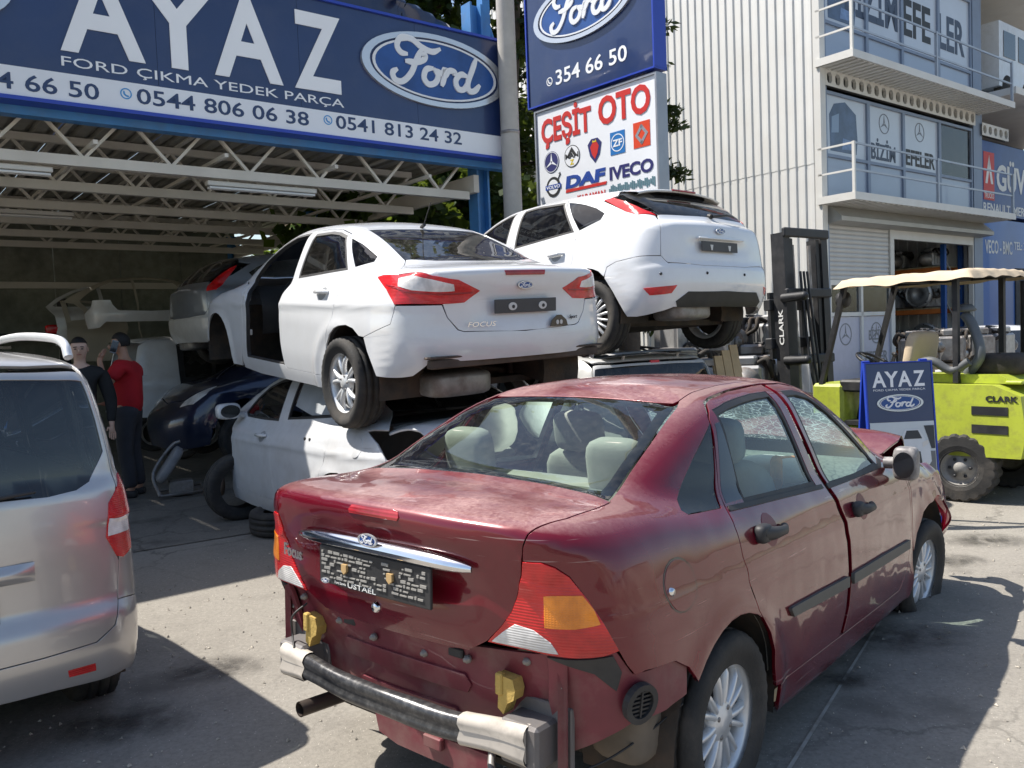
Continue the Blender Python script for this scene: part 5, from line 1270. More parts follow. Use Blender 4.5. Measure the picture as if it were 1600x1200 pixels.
# ---------------------------------------------------------------- vans
VAN = dict(
    side=[(-.52, .70, 1.60), (-.566, .726, 1.384), (-.636, .758, 1.118), (-.668, .740, .805), (-.692, .718, .648), (-.60, .825, .63), (-.40, .85, .62), (-.372, .40)] + arc(0, .31, .385, 166, 4, 12) + [(.40, .25), (1.8, .24), (2.0, .30)] + [(2.02, .5), (2.0, .9), (2.1, 1.08), (2.06, .76, 1.18), (1.75, .72, 1.40), (1.52, .67, 1.56), (1.40, .63, 1.63), (.8, .63, 1.68), (.2, .63, 1.685), (-.3, .63, 1.66)],
    fdoor=[(1.05, .36), (1.95, .36), (1.97, .6), (1.95, .95), (2.02, 1.08), (1.82, 1.30), (1.62, 1.46), (1.45, 1.56), (1.05, 1.60)], fglass=[(1.12, 1.12), (1.92, 1.10), (1.76, 1.29), (1.57, 1.44), (1.42, 1.51), (1.12, 1.54)],
    rdoor=[(.02, .72), (.25, .68), (.40, .52), (.43, .36), (1.03, .36), (1.03, 1.60), (.02, 1.60)], rglass=[(.10, 1.13), (.96, 1.12), (.96, 1.54), (.10, 1.54)],
    qglass=[(-.45, 1.15), (-.08, 1.135), (-.08, 1.53), (-.36, 1.52)],
    gate=[(-.62, 0, 1.645), (-.58, .45, 1.635), (-.50, .655, 1.60), (-.530, .688, 1.54), (-.561, .711, 1.384), (-.632, .743, 1.118), (-.66, .73, 1.05), (-.683, .683, .91), (-.671, .723, .825), (-.672, .735, .80), (-.697, .712, .641), (-.736, .683, .552), (-.754, .606, .505), (-.777, .41, .498), (-.786, 0, .497)],
    gglass=[(-.585, 0, 1.59), (-.565, .348, 1.584), (-.552, .523, 1.576), (-.524, .655, 1.563), (-.540, .672, 1.502), (-.565, .693, 1.398), (-.598, .708, 1.262), (-.65, .637, 1.147), (-.678, .579, 1.121), (-.696, .468, 1.109), (-.707, .299, 1.115), (-.71, 0, 1.115)],
    bumper=[(-.79, 0, .490), (-.777, .41, .491), (-.754, .61, .498), (-.734, .69, .547), (-.694, .718, .641), (-.60, .822, .622), (-.40, .852, .612), (-.38, .85, .40), (-.45, .83, .32), (-.684, .735, .335), (-.719, .626, .331), (-.748, .451, .345), (-.77, 0, .365)],
    lamp=[(-.56, .775, 1.16), (-.600, .765, 1.13), (-.64, .745, 1.10), (-.668, .704, 1.05), (-.685, .683, .91), (-.671, .723, .825), (-.655, .755, .811), (-.60, .805, .834), (-.57, .825, .95), (-.55, .81, 1.05)],
    lampw=[(-.675, .700, .985), (-.683, .690, .915), (-.60, .80, .915), (-.592, .80, .985)],
    roof=[(-.55, 0, 1.665), (-.52, .45, 1.65), (-.46, .64, 1.625), (-.3, .62, 1.67), (.2, .62, 1.69), (.8, .62, 1.69), (1.40, .62, 1.64), (1.50, .3, 1.655), (1.53, 0, 1.66)],
    wscr=[(1.55, 0, 1.655), (1.52, .3, 1.65), (1.42, .61, 1.62), (1.54, .65, 1.55), (1.77, .70, 1.395), (2.07, .74, 1.18), (2.15, .4, 1.15), (2.18, 0, 1.15)],
    hood=[(2.2, 0, 1.12), (2.17, .4, 1.12), (2.12, .72, 1.10), (2.5, .72, 1.0), (2.9, .62, .90), (3.1, 0, .85)],
    wing=[(2.12, 1.06), (2.02, .95), (2.04, .5), (2.02, .30)] + arc(2.489, .31, .385, 178, 10, 12) + [(3.0, .5), (3.0, .74), (2.9, .62, .88), (2.5, .72, .99)],
    fbump=[(3.11, 0, .84), (2.92, .6, .89), (3.01, .70, .72), (2.95, .80, .45), (3.0, .75, .25), (3.25, 0, .22)])
def van_shell(t, B, paint, gl, pitch=.05, rear=True, gate_gl=None):
    S = scl(VAN, B)
    panel(B, 'body_side', S['side'], paint, t, 'm', fill=(.2, -.95, -.2), holes=[grow(S['fdoor'], .005), grow(S['rdoor'], .005), grow(S['qglass'], .004)], both=True, pitch=pitch)
    door(B, t, S['fdoor'], S['fglass'], paint, gl, 'front_door', pitch=pitch); door(B, t, S['rdoor'], S['rglass'], paint, gl, 'sliding_door', pitch=pitch)
    panel(B, 'rear_quarter_pane', S['qglass'], gl, t, 's', off=-.004, thick=.01, both=True, pitch=.1)
    gt = panel(B, 'tailgate', S['gate'], paint, t, '3', fill=(1, 0, -.15), half=True, holes=[S['gglass']], pitch=.03)
    panel(B, 'rear_window', S['gglass'], gate_gl or gl, gt, '3', fill=(1, 0, -.15), half=True, off=-.004, thick=.006, pitch=.06)
    panel(B, 'rear_bumper', S['bumper'], paint, t, '3', fill=(1, 0, 0), half=True, pitch=.03, thick=.03)
    for s in (0, 1):
        l = panel(B, 'tail_lamp', S['lamp'], M_LRED, t, '3', fill=(.7, -.7, 0), off=.004, mirror=bool(s), pitch=.025, thick=.02)
        panel(B, 'clear_lens', S['lampw'], M_LWHT, l, '3', fill=(.7, -.7, 0), off=.0065, mirror=bool(s), pitch=.03, thick=.003)
    panel(B, 'roof', S['roof'], paint, t, '3', fill=(0, 0, -1), half=True, pitch=.08)
    panel(B, 'windscreen', S['wscr'], gl, t, '3', fill=(-.6, 0, -.8), half=True, off=-.003, pitch=.1)
    panel(B, 'bonnet', S['hood'], paint, t, '3', fill=(0, 0, -1), half=True, pitch=.1); panel(B, 'front_wing', S['wing'], paint, t, 'm', fill=(-.1, -.9, -.3), both=True, pitch=.08)
    panel(B, 'front_bumper', S['fbump'], paint, t, '3', fill=(-1, 0, -.1), half=True, pitch=.1)
    return gt
def make_silver_van():
    B = silver_van_body()
    t = thing('parked_van', 'clean silver small van seen from behind at the left edge', 'van', pose((132.2, -2.696, 3.549, -.053, -.25, .99)))
    gt = van_shell(t, B, M_SILVER, M_GDARK, .05, gate_gl=glass('van_rear_glass', (.32, .37, .40), dirty=.015, fres=1.6))
    S = VAN
    panel(B, 'bumper_reflector', [(-.761, .495, .416), (-.747, .599, .414), (-.739, .603, .383), (-.754, .5, .388)], M_LRED, t, '3', fill=(1, 0, 0), off=.003, both=True, thick=.006, pitch=.03)
    b = MB(); b.sheet(lambda u, v: (-.735-.028*math.sin(math.pi*v)*(1-abs(2*u-1)**8), (u-.5)*.80, .795+.075*v), 24, 8); b.build('gate_handle_bar', M_SILVER, gt)
    ph = MB(); ph.box((-.27, -.008, .655), (.27, 0, .755), bev=.003); ph.build('number_plate_plinth', MATS['plinth_grey'], gt, mw=T(-.748, 0, 0) @ REARF)
    b = MB(); b.tube([(-.715, .05, 1.135), (-.725, -.20, 1.125), (-.715, -.42, 1.14)], [.014, .010, .006], 6); b.build('rear_wiper', M_BLK, gt)
    for s in (1, -1):
        b = MB(); b.tube(catmull([(-.36, s*.655, 1.665), (-.30, s*.655, 1.725), (-.12, s*.65, 1.755), (.5, s*.645, 1.775), (1.1, s*.64, 1.75), (1.3, s*.635, 1.69)], 4), .020, 8); b.build('roof_rail', M_ALU, t)
    b = MB(); b.box((-.05, -.5, 1.71), (1.0, .5, 1.722)); b.build('roof_glass_strip', M_GTINT, t)
    for y in (.75, -.75):
        wheel(t, 0, y, .30, .305, .195, .20, 'five'); wheel(t, 2.489, y, .30, .305, .195, .20, 'five')
    liners(t, (0, 2.489), .31, .385, (.5, .83)); cabin(t, M_GREYS, M_BLK, xf=1.25, xr=.40, zf=.50, dash=1.9, hw=.72, shelf=None)
    return t
make_silver_van()
def make_grey_van():
    B = Body(**{**WV, 'sc': (1, .93, .842)})
    t = thing('crushed_van', 'grey van with a roof spoiler, squashed beneath the white hatchback', 'van', pose((120, .96, 7.81, 0, 0, 0)))
    gt = van_shell(t, B, M_GREYV, M_GDARK, .07, gate_gl=M_GTINT)
    b = MB(); b.sheet(lambda u, v: (-.50-.13*v+.06*(2*u-1)**2, (u-.5)*.98, 1.445+.012*math.sin(math.pi*v)-.015*(2*u-1)**2), 20, 5); b.sheet(lambda u, v: (-.50-.13*v+.06*(2*u-1)**2, (u-.5)*.98, 1.418+.012*v-.015*(2*u-1)**2), 20, 5); s_ = b.build('roof_spoiler', M_GREYV, t, fix=False)
    for y in (-.3, .3):
        b = MB(); b.tube([(-.50, y, 1.38), (-.52, y, 1.425)], .016, 6); b.build('spoiler_foot', M_GREYV, s_)
    b = MB(); b.box((-.570, -.05, 1.345), (-.545, .05, 1.372), bev=.004); b.build('high_brake_lamp', M_LRED, gt)
    for y in (.70, -.70):
        wheel(t, 0, y, .30, .305, .195, .20, 'five')
    return t
make_grey_van()
def make_roof_van():
    B = silver_van_body()
    t = thing('rooftop_van', 'dark navy van parked up on the canopy roof behind the billboard', 'van', pose((38, -3.32, 10.39, 4.86, 0, 0)))
    van_shell(t, B, M_NAVY, M_GDARK, .07)
    handle(B, t, 1.17, 1.0, M_CHROME, (-1,)); handle(B, t, .90, 1.0, M_CHROME, (-1,))
    b = MB(); pillow(b, (1.95, -.98, 1.17), (.06, .11, .12), .5, .5); b.tube([(1.95, -.80, 1.08), (1.95, -.9, 1.12)], .03, 6); b.build('door_mirror', M_ALU2, t)
    for y in (.75, -.75):
        wheel(t, 0, y, .305, .305, .195, .20, 'steel', alu=M_ALU2); wheel(t, 2.489, y, .305, .305, .195, .20, 'steel', alu=M_ALU2)
make_roof_van()
def make_navy():
    B = Body(**{**WS, 'sc': (1.0, 1, 1.12)})
    t = thing('navy_sedan', 'dark navy blue car with a clear headlamp in the shade beside the wreck', 'car', pose((218, -1.69, 12.58, .2, 0, 0)))
    shell(t, B, SEDAN, M_NAVY, M_GDARK, .07, ())
    S2 = scl(SEDAN, B)
    panel(B, 'boot_lid', S2['lid'], M_NAVY, t, '3', fill=(.75, 0, -.66), half=True, pitch=.08); panel(B, 'rear_bumper', S2['bumper'], M_NAVY, t, '3', fill=(.9, 0, -.1), half=True, pitch=.08)
    for y in (.8, -.8):
        wheel(t, 0, y, .32, .322, .21, .215, 'five'); wheel(t, 2.648, y, .32, .322, .21, .215, 'five')
def make_estate():
    B = white_hatch_body()
    t = thing('silver_hatchback', 'blue-silver hatchback with tall red tail lamps, propped high under the canopy', 'car', pose((40, -3.74, 11.8, 1.40, -3, 0)))
    shell(t, B, HATCH, M_SILVER2, M_GTINT, .06, ('mirrors',))
    S = HATCH
    panel(B, 'tailgate', S['gate'], M_SILVER2, t, '3', fill=(.9, 0, -.4), half=True, pitch=.05); panel(B, 'rear_bumper', S['bumper'], M_GREYV, t, '3', fill=(.9, 0, -.1), half=True, pitch=.05)
    panel(B, 'tail_lamp', [(-.20, .665, 1.33), (-.30, .655, 1.28), (-.47, .65, 1.17), (-.60, .63, 1.06), (-.62, .665, .98), (-.54, .74, .98), (-.42, .72, 1.10), (-.26, .69, 1.26)], M_LRED, t, '3', fill=(.5, -.8, -.2), off=.006, both=True, pitch=.03)
    for y in (.8, -.8):
        wheel(t, 0, y, .318, .322, .21, .218, 'five')
    rear_axle(t, .31, over=.6)
make_navy(); make_estate()
# ---------------------------------------------------------------- ground
def ground_mat(name, base, dark, light, stain=.5, speck=.5):
    m = bpy.data.materials.new(name); m.use_nodes = True; t = m.node_tree; p = t.nodes['Principled BSDF']; p.inputs['Roughness'].default_value = .92; p.inputs['Specular IOR Level'].default_value = .25
    n1 = noise(t, .35, 6, .6); n2 = noise(t, 1.6, 10, .75); n3 = noise(t, 42., 6, .8); v = noise(t, 60., kind='ShaderNodeTexVoronoi')
    c = mixc(t, ramp(t, n1.outputs[0], (0,)*3, (1,)*3, .35, .65), base, light)
    n7 = noise(t, .9, 5, .55)
    c = mixc(t, ramp(t, n7.outputs[0], (0,)*3, (.75*stain,)*3, .60, .68), c, tuple(x*.45 for x in dark))
    c = mixc(t, ramp(t, n2.outputs[0], (0,)*3, (stain,)*3, .50, .78), c, dark)
    c = mixc(t, ramp(t, n3.outputs[0], (.0,)*3, (.5,)*3, .42, .66), c, tuple(x*.55 for x in base))
    c = mixc(t, mth(t, 'MULTIPLY', ramp(t, v.outputs[0], (speck,)*3, (0,)*3, .05, .17), ramp(t, v.outputs['Color'], (0,)*3, (1,)*3, .55, .8)), c, tuple(min(1, x*2.6) for x in light))
    # fine cracks
    vc = noise(t, .8, kind='ShaderNodeTexVoronoi'); vc.feature = 'DISTANCE_TO_EDGE'
    wob = noise(t, 3., 5, .7); add = t.nodes.new('ShaderNodeMixRGB'); add.blend_type = 'ADD'; add.inputs[0].default_value = .35
    tc = t.nodes.new('ShaderNodeTexCoord'); t.links.new(tc.outputs['Object'], add.inputs[1]); t.links.new(wob.outputs['Color'], add.inputs[2]); t.links.new(add.outputs[0], vc.inputs['Vector'])
    c = mixc(t, mth(t, 'MULTIPLY', ramp(t, vc.outputs[0], (.55,)*3, (0,)*3, .004, .016), ramp(t, n1.outputs[0], (0,)*3, (1,)*3, .45, .6)), c, tuple(x*.35 for x in base))
    t.links.new(c, p.inputs['Base Color'])
    b = t.nodes.new('ShaderNodeBump'); b.inputs['Strength'].default_value = .6; b.inputs['Distance'].default_value = .008
    h = mth(t, 'ADD', n3.outputs[0], mth(t, 'MULTIPLY', n2.outputs[0], 1.5)); t.links.new(h, b.inputs['Height']); t.links.new(b.outputs[0], p.inputs['Normal'])
    return m
def relief(x0, x1, y0, y1, n, m_, z0, amp, seed):
    b = MB(); rg = random.Random(seed); ph = [(rg.uniform(.5, 2.5), rg.uniform(.5, 2.5), rg.uniform(0, 6)) for _ in range(6)]
    b.sheet(lambda u, v: (x0+(x1-x0)*u, y0+(y1-y0)*v, z0+amp*sum(math.sin((x0+(x1-x0)*u)*a+(y0+(y1-y0)*v)*c+d) for a, c, d in ph)/6), n, m_)
    return b
g = MB(); g.add([(-400, -400, -.012), (400, -400, -.012), (400, 700, -.012), (-400, 700, -.012)], [(0, 1, 2, 3)])
tag(g.build('ground', ground_mat('yard_asphalt', (.255, .23, .195), (.12, .105, .09), (.31, .285, .24), .35, .8)), kind='structure')
tag(relief(-6, 9, .5, 13, 60, 50, -.003, .002, 3).build('yard_paving', MATS.setdefault('yp', ground_mat('yard_paving', (.255, .235, .205), (.108, .098, .088), (.31, .288, .252), .6, .9))), kind='structure')
CAN = frame((.08, 11.15, 0), 52)
def local_poly(pts, z, M=CAN):
    return [tuple(M @ Vector((p[0], p[1], z))) for p in pts]
g = MB(); g.add(local_poly([(-14, -.9), (-3.6, -1.6), (-.4, -.6), (-.4, 9), (-14, 9)], .004), [(0, 1, 2, 3, 4)]); tag(g.build('workshop_floor', ground_mat('oily_shaded_floor', (.19, .175, .152), (.07, .063, .057), (.235, .218, .19), .85, .5)), kind='structure')  # oil stains, plus the canopy's shade put into the darker base colour
g = MB(); g.add([(.93, 2.98, .004), (.948, 2.98, .004), (2.052, 4.66, .004), (2.04, 4.66, .004)], [(0, 1, 2, 3)])
pl_ = mat('worn_line', (.40, .38, .34), .9, dirt=1., dirtcol=(.24, .21, .17), ds=9.); tag(g.build('ground_line', pl_), kind='structure')
def soft_stain():
    m = bpy.data.materials.new('oil_stain'); m.use_nodes = True; t = m.node_tree; p = t.nodes['Principled BSDF']; p.inputs['Base Color'].default_value = (.040, .035, .031, 1); p.inputs['Roughness'].default_value = .6
    tc = t.nodes.new('ShaderNodeTexCoord'); d = t.nodes.new('ShaderNodeVectorMath'); d.operation = 'DISTANCE'; d.inputs[1].default_value = (.5, .5, 0); sx_ = t.nodes.new('ShaderNodeVectorMath'); sx_.operation = 'MULTIPLY'; sx_.inputs[1].default_value = (1, 1, 0)
    t.links.new(tc.outputs['Generated'], sx_.inputs[0]); t.links.new(sx_.outputs[0], d.inputs[0]); n = noise(t, 9., 7, .75)
    a = mth(t, 'MULTIPLY', ramp(t, d.outputs['Value'], (1, 1, 1), (0, 0, 0), .12, .50), ramp(t, n.outputs[0], (0, 0, 0), (.8,)*3, .36, .62)); t.links.new(a, p.inputs['Alpha']); return m
om = soft_stain(); rs = random.Random(4)
for (x, y, r_) in ((2.05, 4.75, .10), (1.95, 4.25, .13), (2.15, 5.05, .08), (1.45, 3.75, .06), (2.35, 3.55, .07), (-1.55, 4.2, .10), (-1.25, 4.9, .07), (-1.75, 3.6, .12), (3.4, 6.1, .12), (2.9, 5.6, .09)):
    g = MB(); n = 22; g.add([(x+r_*2.1*math.cos(q*2*math.pi/n)*1.4, y+r_*2.1*math.sin(q*2*math.pi/n), .0075) for q in range(n)], [tuple(range(n))]); tag(g.build('oil_stain', om, fix=False), kind='structure')
# added unseen wall for the cars to reflect, behind and right of the view
wm = mat('reflection_wall', (.42, .38, .32), .85, var=.35, vs=.5, dirt=.5, dirtcol=(.12, .13, .09), ds=.35)
for a, c in (((-30, -14.3), (16, -14)), ((15.7, -14), (16, 6))):
    g = MB(); g.box((a[0], a[1], 0), (c[0], c[1], 2.6)); g.box((a[0]-.05, a[1]-.05, 2.6), (c[0]+.05, c[1]+.05, 2.7)); tag(g.build('reflection_wall', wm), kind='structure')
# ---------------------------------------------------------------- workshop canopy
M_STEELW = mat('truss_paint', (.70, .66, .58), .6, var=.08, dirt=.3, dirtcol=(.3, .26, .22), ds=3.)
M_BLUES = mat('steel_blue', (.055, .22, .50), .45, var=.1, dirt=.3, dirtcol=(.16, .16, .17), ds=4.)
M_ROOFU = mat('roof_sheet', (.34, .33, .29), .6, .2, var=.1, dirt=.3, ds=2.)
def make_canopy():
    t = thing('workshop_canopy', 'open workshop shed with pale lattice roof trusses and blue columns under the billboard', 'building', CAN)
    L = -13.
    for k, y in enumerate((.35, 5.0, 8.8)):
        b = MB(); x = -.25 if k == 0 else -.45; h = 5.95 if k == 0 else 3.95
        b.box((x-.10, y-.10, 0), (x-.07, y+.10, h)); b.box((x+.07, y-.10, 0), (x+.10, y+.10, h)); b.box((x-.07, y-.012, 0), (x+.07, y+.012, h)); b.build('column', M_BLUES, t)
        if k == 0:
            b = MB(); b.box((x+.13, y-.06, 3.9), (x+.25, y+.06, 6.1)); b.tube([(x+.35, y, 5.5), (x+.2, y, 5.9)], .03, 6); b.build('column_stub', M_BLUES, t)
    for y in (.35, 8.8):
        b = MB(); b.box((-7.1, y-.1, 0), (-6.9, y+.1, 3.4)); b.build('column', M_BLUES, t)
    b = MB(); b.box((L, .02, 3.79), (.05, .16, 3.89)); b.build('front_beam', M_BLUES, t)
    b = MB(); b.box((-.46, .17, 3.50), (-.38, 8.9, 3.72)); b.build('side_beam', M_STEELW, t)
    for k in range(6):
        y = .30+1.38*k
        e = part_empty('roof_truss', t, T(0, y, 0))
        b = MB(); b.box((L, -.04, 3.42), (-.47, .04, 3.52)); b.build('bottom_chord', M_STEELW, e)
        b = MB(); b.box((L, -.035, 3.93), (-.47, .035, 4.01)); b.build('top_chord', M_STEELW, e)
        me = None; p = .82; n = int((-.50-L)/(p/2))
        for i in range(n):
            u0 = -.50-i*p/2; a, c = (3.95, 3.50) if i % 2 == 0 else (3.50, 3.95)
            d = MB(); w = .022
            d.prism([(0, a-w), (0, a+w), (-p/2, c+w), (-p/2, c-w)], -.022, .022, 'y')
            key = i % 2
            if me is None:
                me = {}
            if key not in me:
                me[key] = d.mesh('web_bar')
                bm = bmesh.new(); bm.from_mesh(me[key]); bmesh.ops.recalc_face_normals(bm, faces=bm.faces); bm.to_mesh(me[key]); bm.free()
            put('web_bar', me[key], M_STEELW, e, T(u0, 0, 0))
    for i in range(10):
        b = MB(); x = -1.2-1.25*i; b.box((x-.03, .05, 4.012), (x+.03, 8.9, 4.027)); b.box((x-.02, .05, 3.60), (x+.02, 8.0, 3.64)); b.build('purlin', M_STEELW, t)
    for i in range(13):
        b = MB(); x0 = L+i; x1 = min(x0+1.0, .1)
        n = 5; prof = []
        for q in range(n):
            xx = x0+(x1-x0-.004)*q/n; s = (x1-x0)/n
            prof += [(xx, 4.03), (xx+s*.55, 4.03), (xx+s*.65, 4.075), (xx+s*.9, 4.075)]
        prof.append((x1-.004, 4.03))
        vs = [(x, y, z) for (x, z) in prof for y in (-.02, 9.0)]
        b.add(vs, [(2*q, 2*q+1, 2*q+3, 2*q+2) for q in range(len(prof)-1)]); b.build('roof_panel', M_ROOFU, t, fix=False)
    mb_ = mat('back_wall_paint', (.26, .27, .22), .8, var=.2, dirt=.5, dirtcol=(.06, .06, .055), ds=1.2)
    for i in range(11):
        b = MB(); x0 = L+i*1.15; b.box((x0, 8.95, 0), (x0+1.14, 9.03, 4.12), bev=.006); b.build('wall_panel', mb_, t)
    b = MB(); b.box((L, 8.86, 2.86), (-.5, 8.94, 2.98)); b.build('wall_rail', M_STEELW, t)
    b = MB(); b.box((-1.6, 9.05, 0), (-.3, 9.3, 2.9)); b.build('side_wall', mat('cream_render', (.50, .45, .36), .9, var=.1, dirt=.4), t)
    # deck that carries the van
    for y in (.8, 2.3):
        b = MB(); b.box((-6.5, y-.12, 4.08), (-.4, y+.12, 4.86), bev=.01); b.build('deck_beam', M_BLUES, t)
    return t
make_canopy()
M_TUBE = mat('lamp_white', (.62, .60, .55), .5, var=.05)
for k, (x, y) in enumerate(((-5.9, .36), (-3.2, .36), (-7.6, 3.1), (-5.2, 3.1), (-6.0, 5.9))):
    f = thing('strip_light', ['unlit strip light under the first truss, left one', 'unlit strip light under the first truss, right one', 'unlit strip light at the far left of the shed roof', 'unlit strip light mid roof above the silver hatchback', 'unlit strip light deepest in the shed roof'][k], 'lamp', CAN @ T(x, y, 3.30), 'strip lights under the trusses')
    b = MB(); b.box((-.62, -.05, .05), (.62, .05, .10), bev=.006); b.box((-.4, -.01, .10), (-.38, .01, .13)); b.box((.38, -.01, .10), (.4, .01, .13)); b.build('housing', M_TUBE, f)
    for s in (-.03, .03):
        b = MB(); b.tube([(-.60, s, .03), (.60, s, .03)], .014, 8); b.build('tube', mat('tube_glass', (.75, .75, .72), .3), f)
# ---------------------------------------------------------------- billboard
M_SIGNB = mat('sign_navy', (.014, .033, .112), .28, coat=.4, var=.12, vs=.8, dirt=.08, dirtcol=(.2, .2, .22))
M_SIGNW = mat('sign_white', (.78, .80, .84), .45, var=.03, vs=1., dirt=.08, dirtcol=(.4, .4, .4))
M_SIGNT = mat('sign_text_navy', (.025, .05, .13), .4)
M_TRIMB = mat('sign_trim', (.02, .055, .40), .35)
def phone_icon(parent, x, z, r, y, m):
    b = MB(); ring(b, x, z, (r*.78, r*.78), (r, r), y, y-.003, 24); o = b.build('phone_icon', m, parent)
    b = MB(); ribbon(b, [(x-r*.35, z+r*.45), (x-r*.30, z-.05*r), (x+r*.05, z-r*.38), (x+r*.48, z-r*.42)], r*.30, y, .003); b.build('handset', m, o)
def make_billboard():
    t = thing('billboard', 'long navy billboard with white AYAZ lettering and blue oval emblem above the shed', 'billboard', CAN)
    for k in range(9):
        b = MB(); b.box((-13.2+k*1.4667, -.16, 3.88), (-13.2+k*1.4667+1.4635, -.02, 5.335)); b.build('face_panel', M_SIGNB, t)
    b = MB(); b.box((-13.2, -.019, 3.88), (0, 0, 5.335)); b.build('back_sheet', M_SIGNT, t)
    b = MB(); b.box((-13.2, -.163, 3.905), (-.004, -.158, 4.16)); b.build('white_band', M_SIGNW, t)
    for z0, z1 in ((3.865, 3.90), (5.336, 5.365)):
        b = MB(); b.box((-13.2, -.19, z0), (.02, .01, z1)); b.build('edge_trim', M_TRIMB, t)
    b = MB(); b.box((0, -.19, 3.90), (.02, .01, 5.336)); b.build('edge_trim', M_TRIMB, t)
    y = -.161; w = mat('letter_white', (.84, .85, .87), .4, var=.04, vs=1.)
    for s, x0, x1 in (('A', -5.24, -4.51), ('Y', -4.58, -3.80), ('A', -3.85, -3.13), ('Z', -3.0, -2.44)):
        text(t, s, x0, x1, 4.385, .80, y, w, .022, .01)
    text(t, 'FORD ÇIKMA YEDEK PARÇA', -5.24, -2.43, 4.225, .085, y, w, 0, .004)
    y2 = -.1635
    for s, x0, x1, z in (('354 66 50', -6.02, -4.94, 3.957), ('0544 806 06 38', -4.61, -2.86, 3.975), ('0541 813 24 32', -2.54, -.86, 3.990)):
        text(t, s, x0, x1, z, .140, y2, M_SIGNT, .012, .003)
        phone_icon(t, x0-.095, z+.075, .052, y2, mat('icon_blue', (.06, .30, .62), .4))
    script_oval(t, -1.19, 4.815, 2.02, .84, y); script_oval(t, -6.60, 4.80, 2.02, .84, y)
    for x in (-11, -8, -5, -2):
        k = MB(); k.box((x-.04, .005, 3.9), (x+.04, .09, 5.33)); k.build('back_post', M_BLUES, t)
make_billboard()
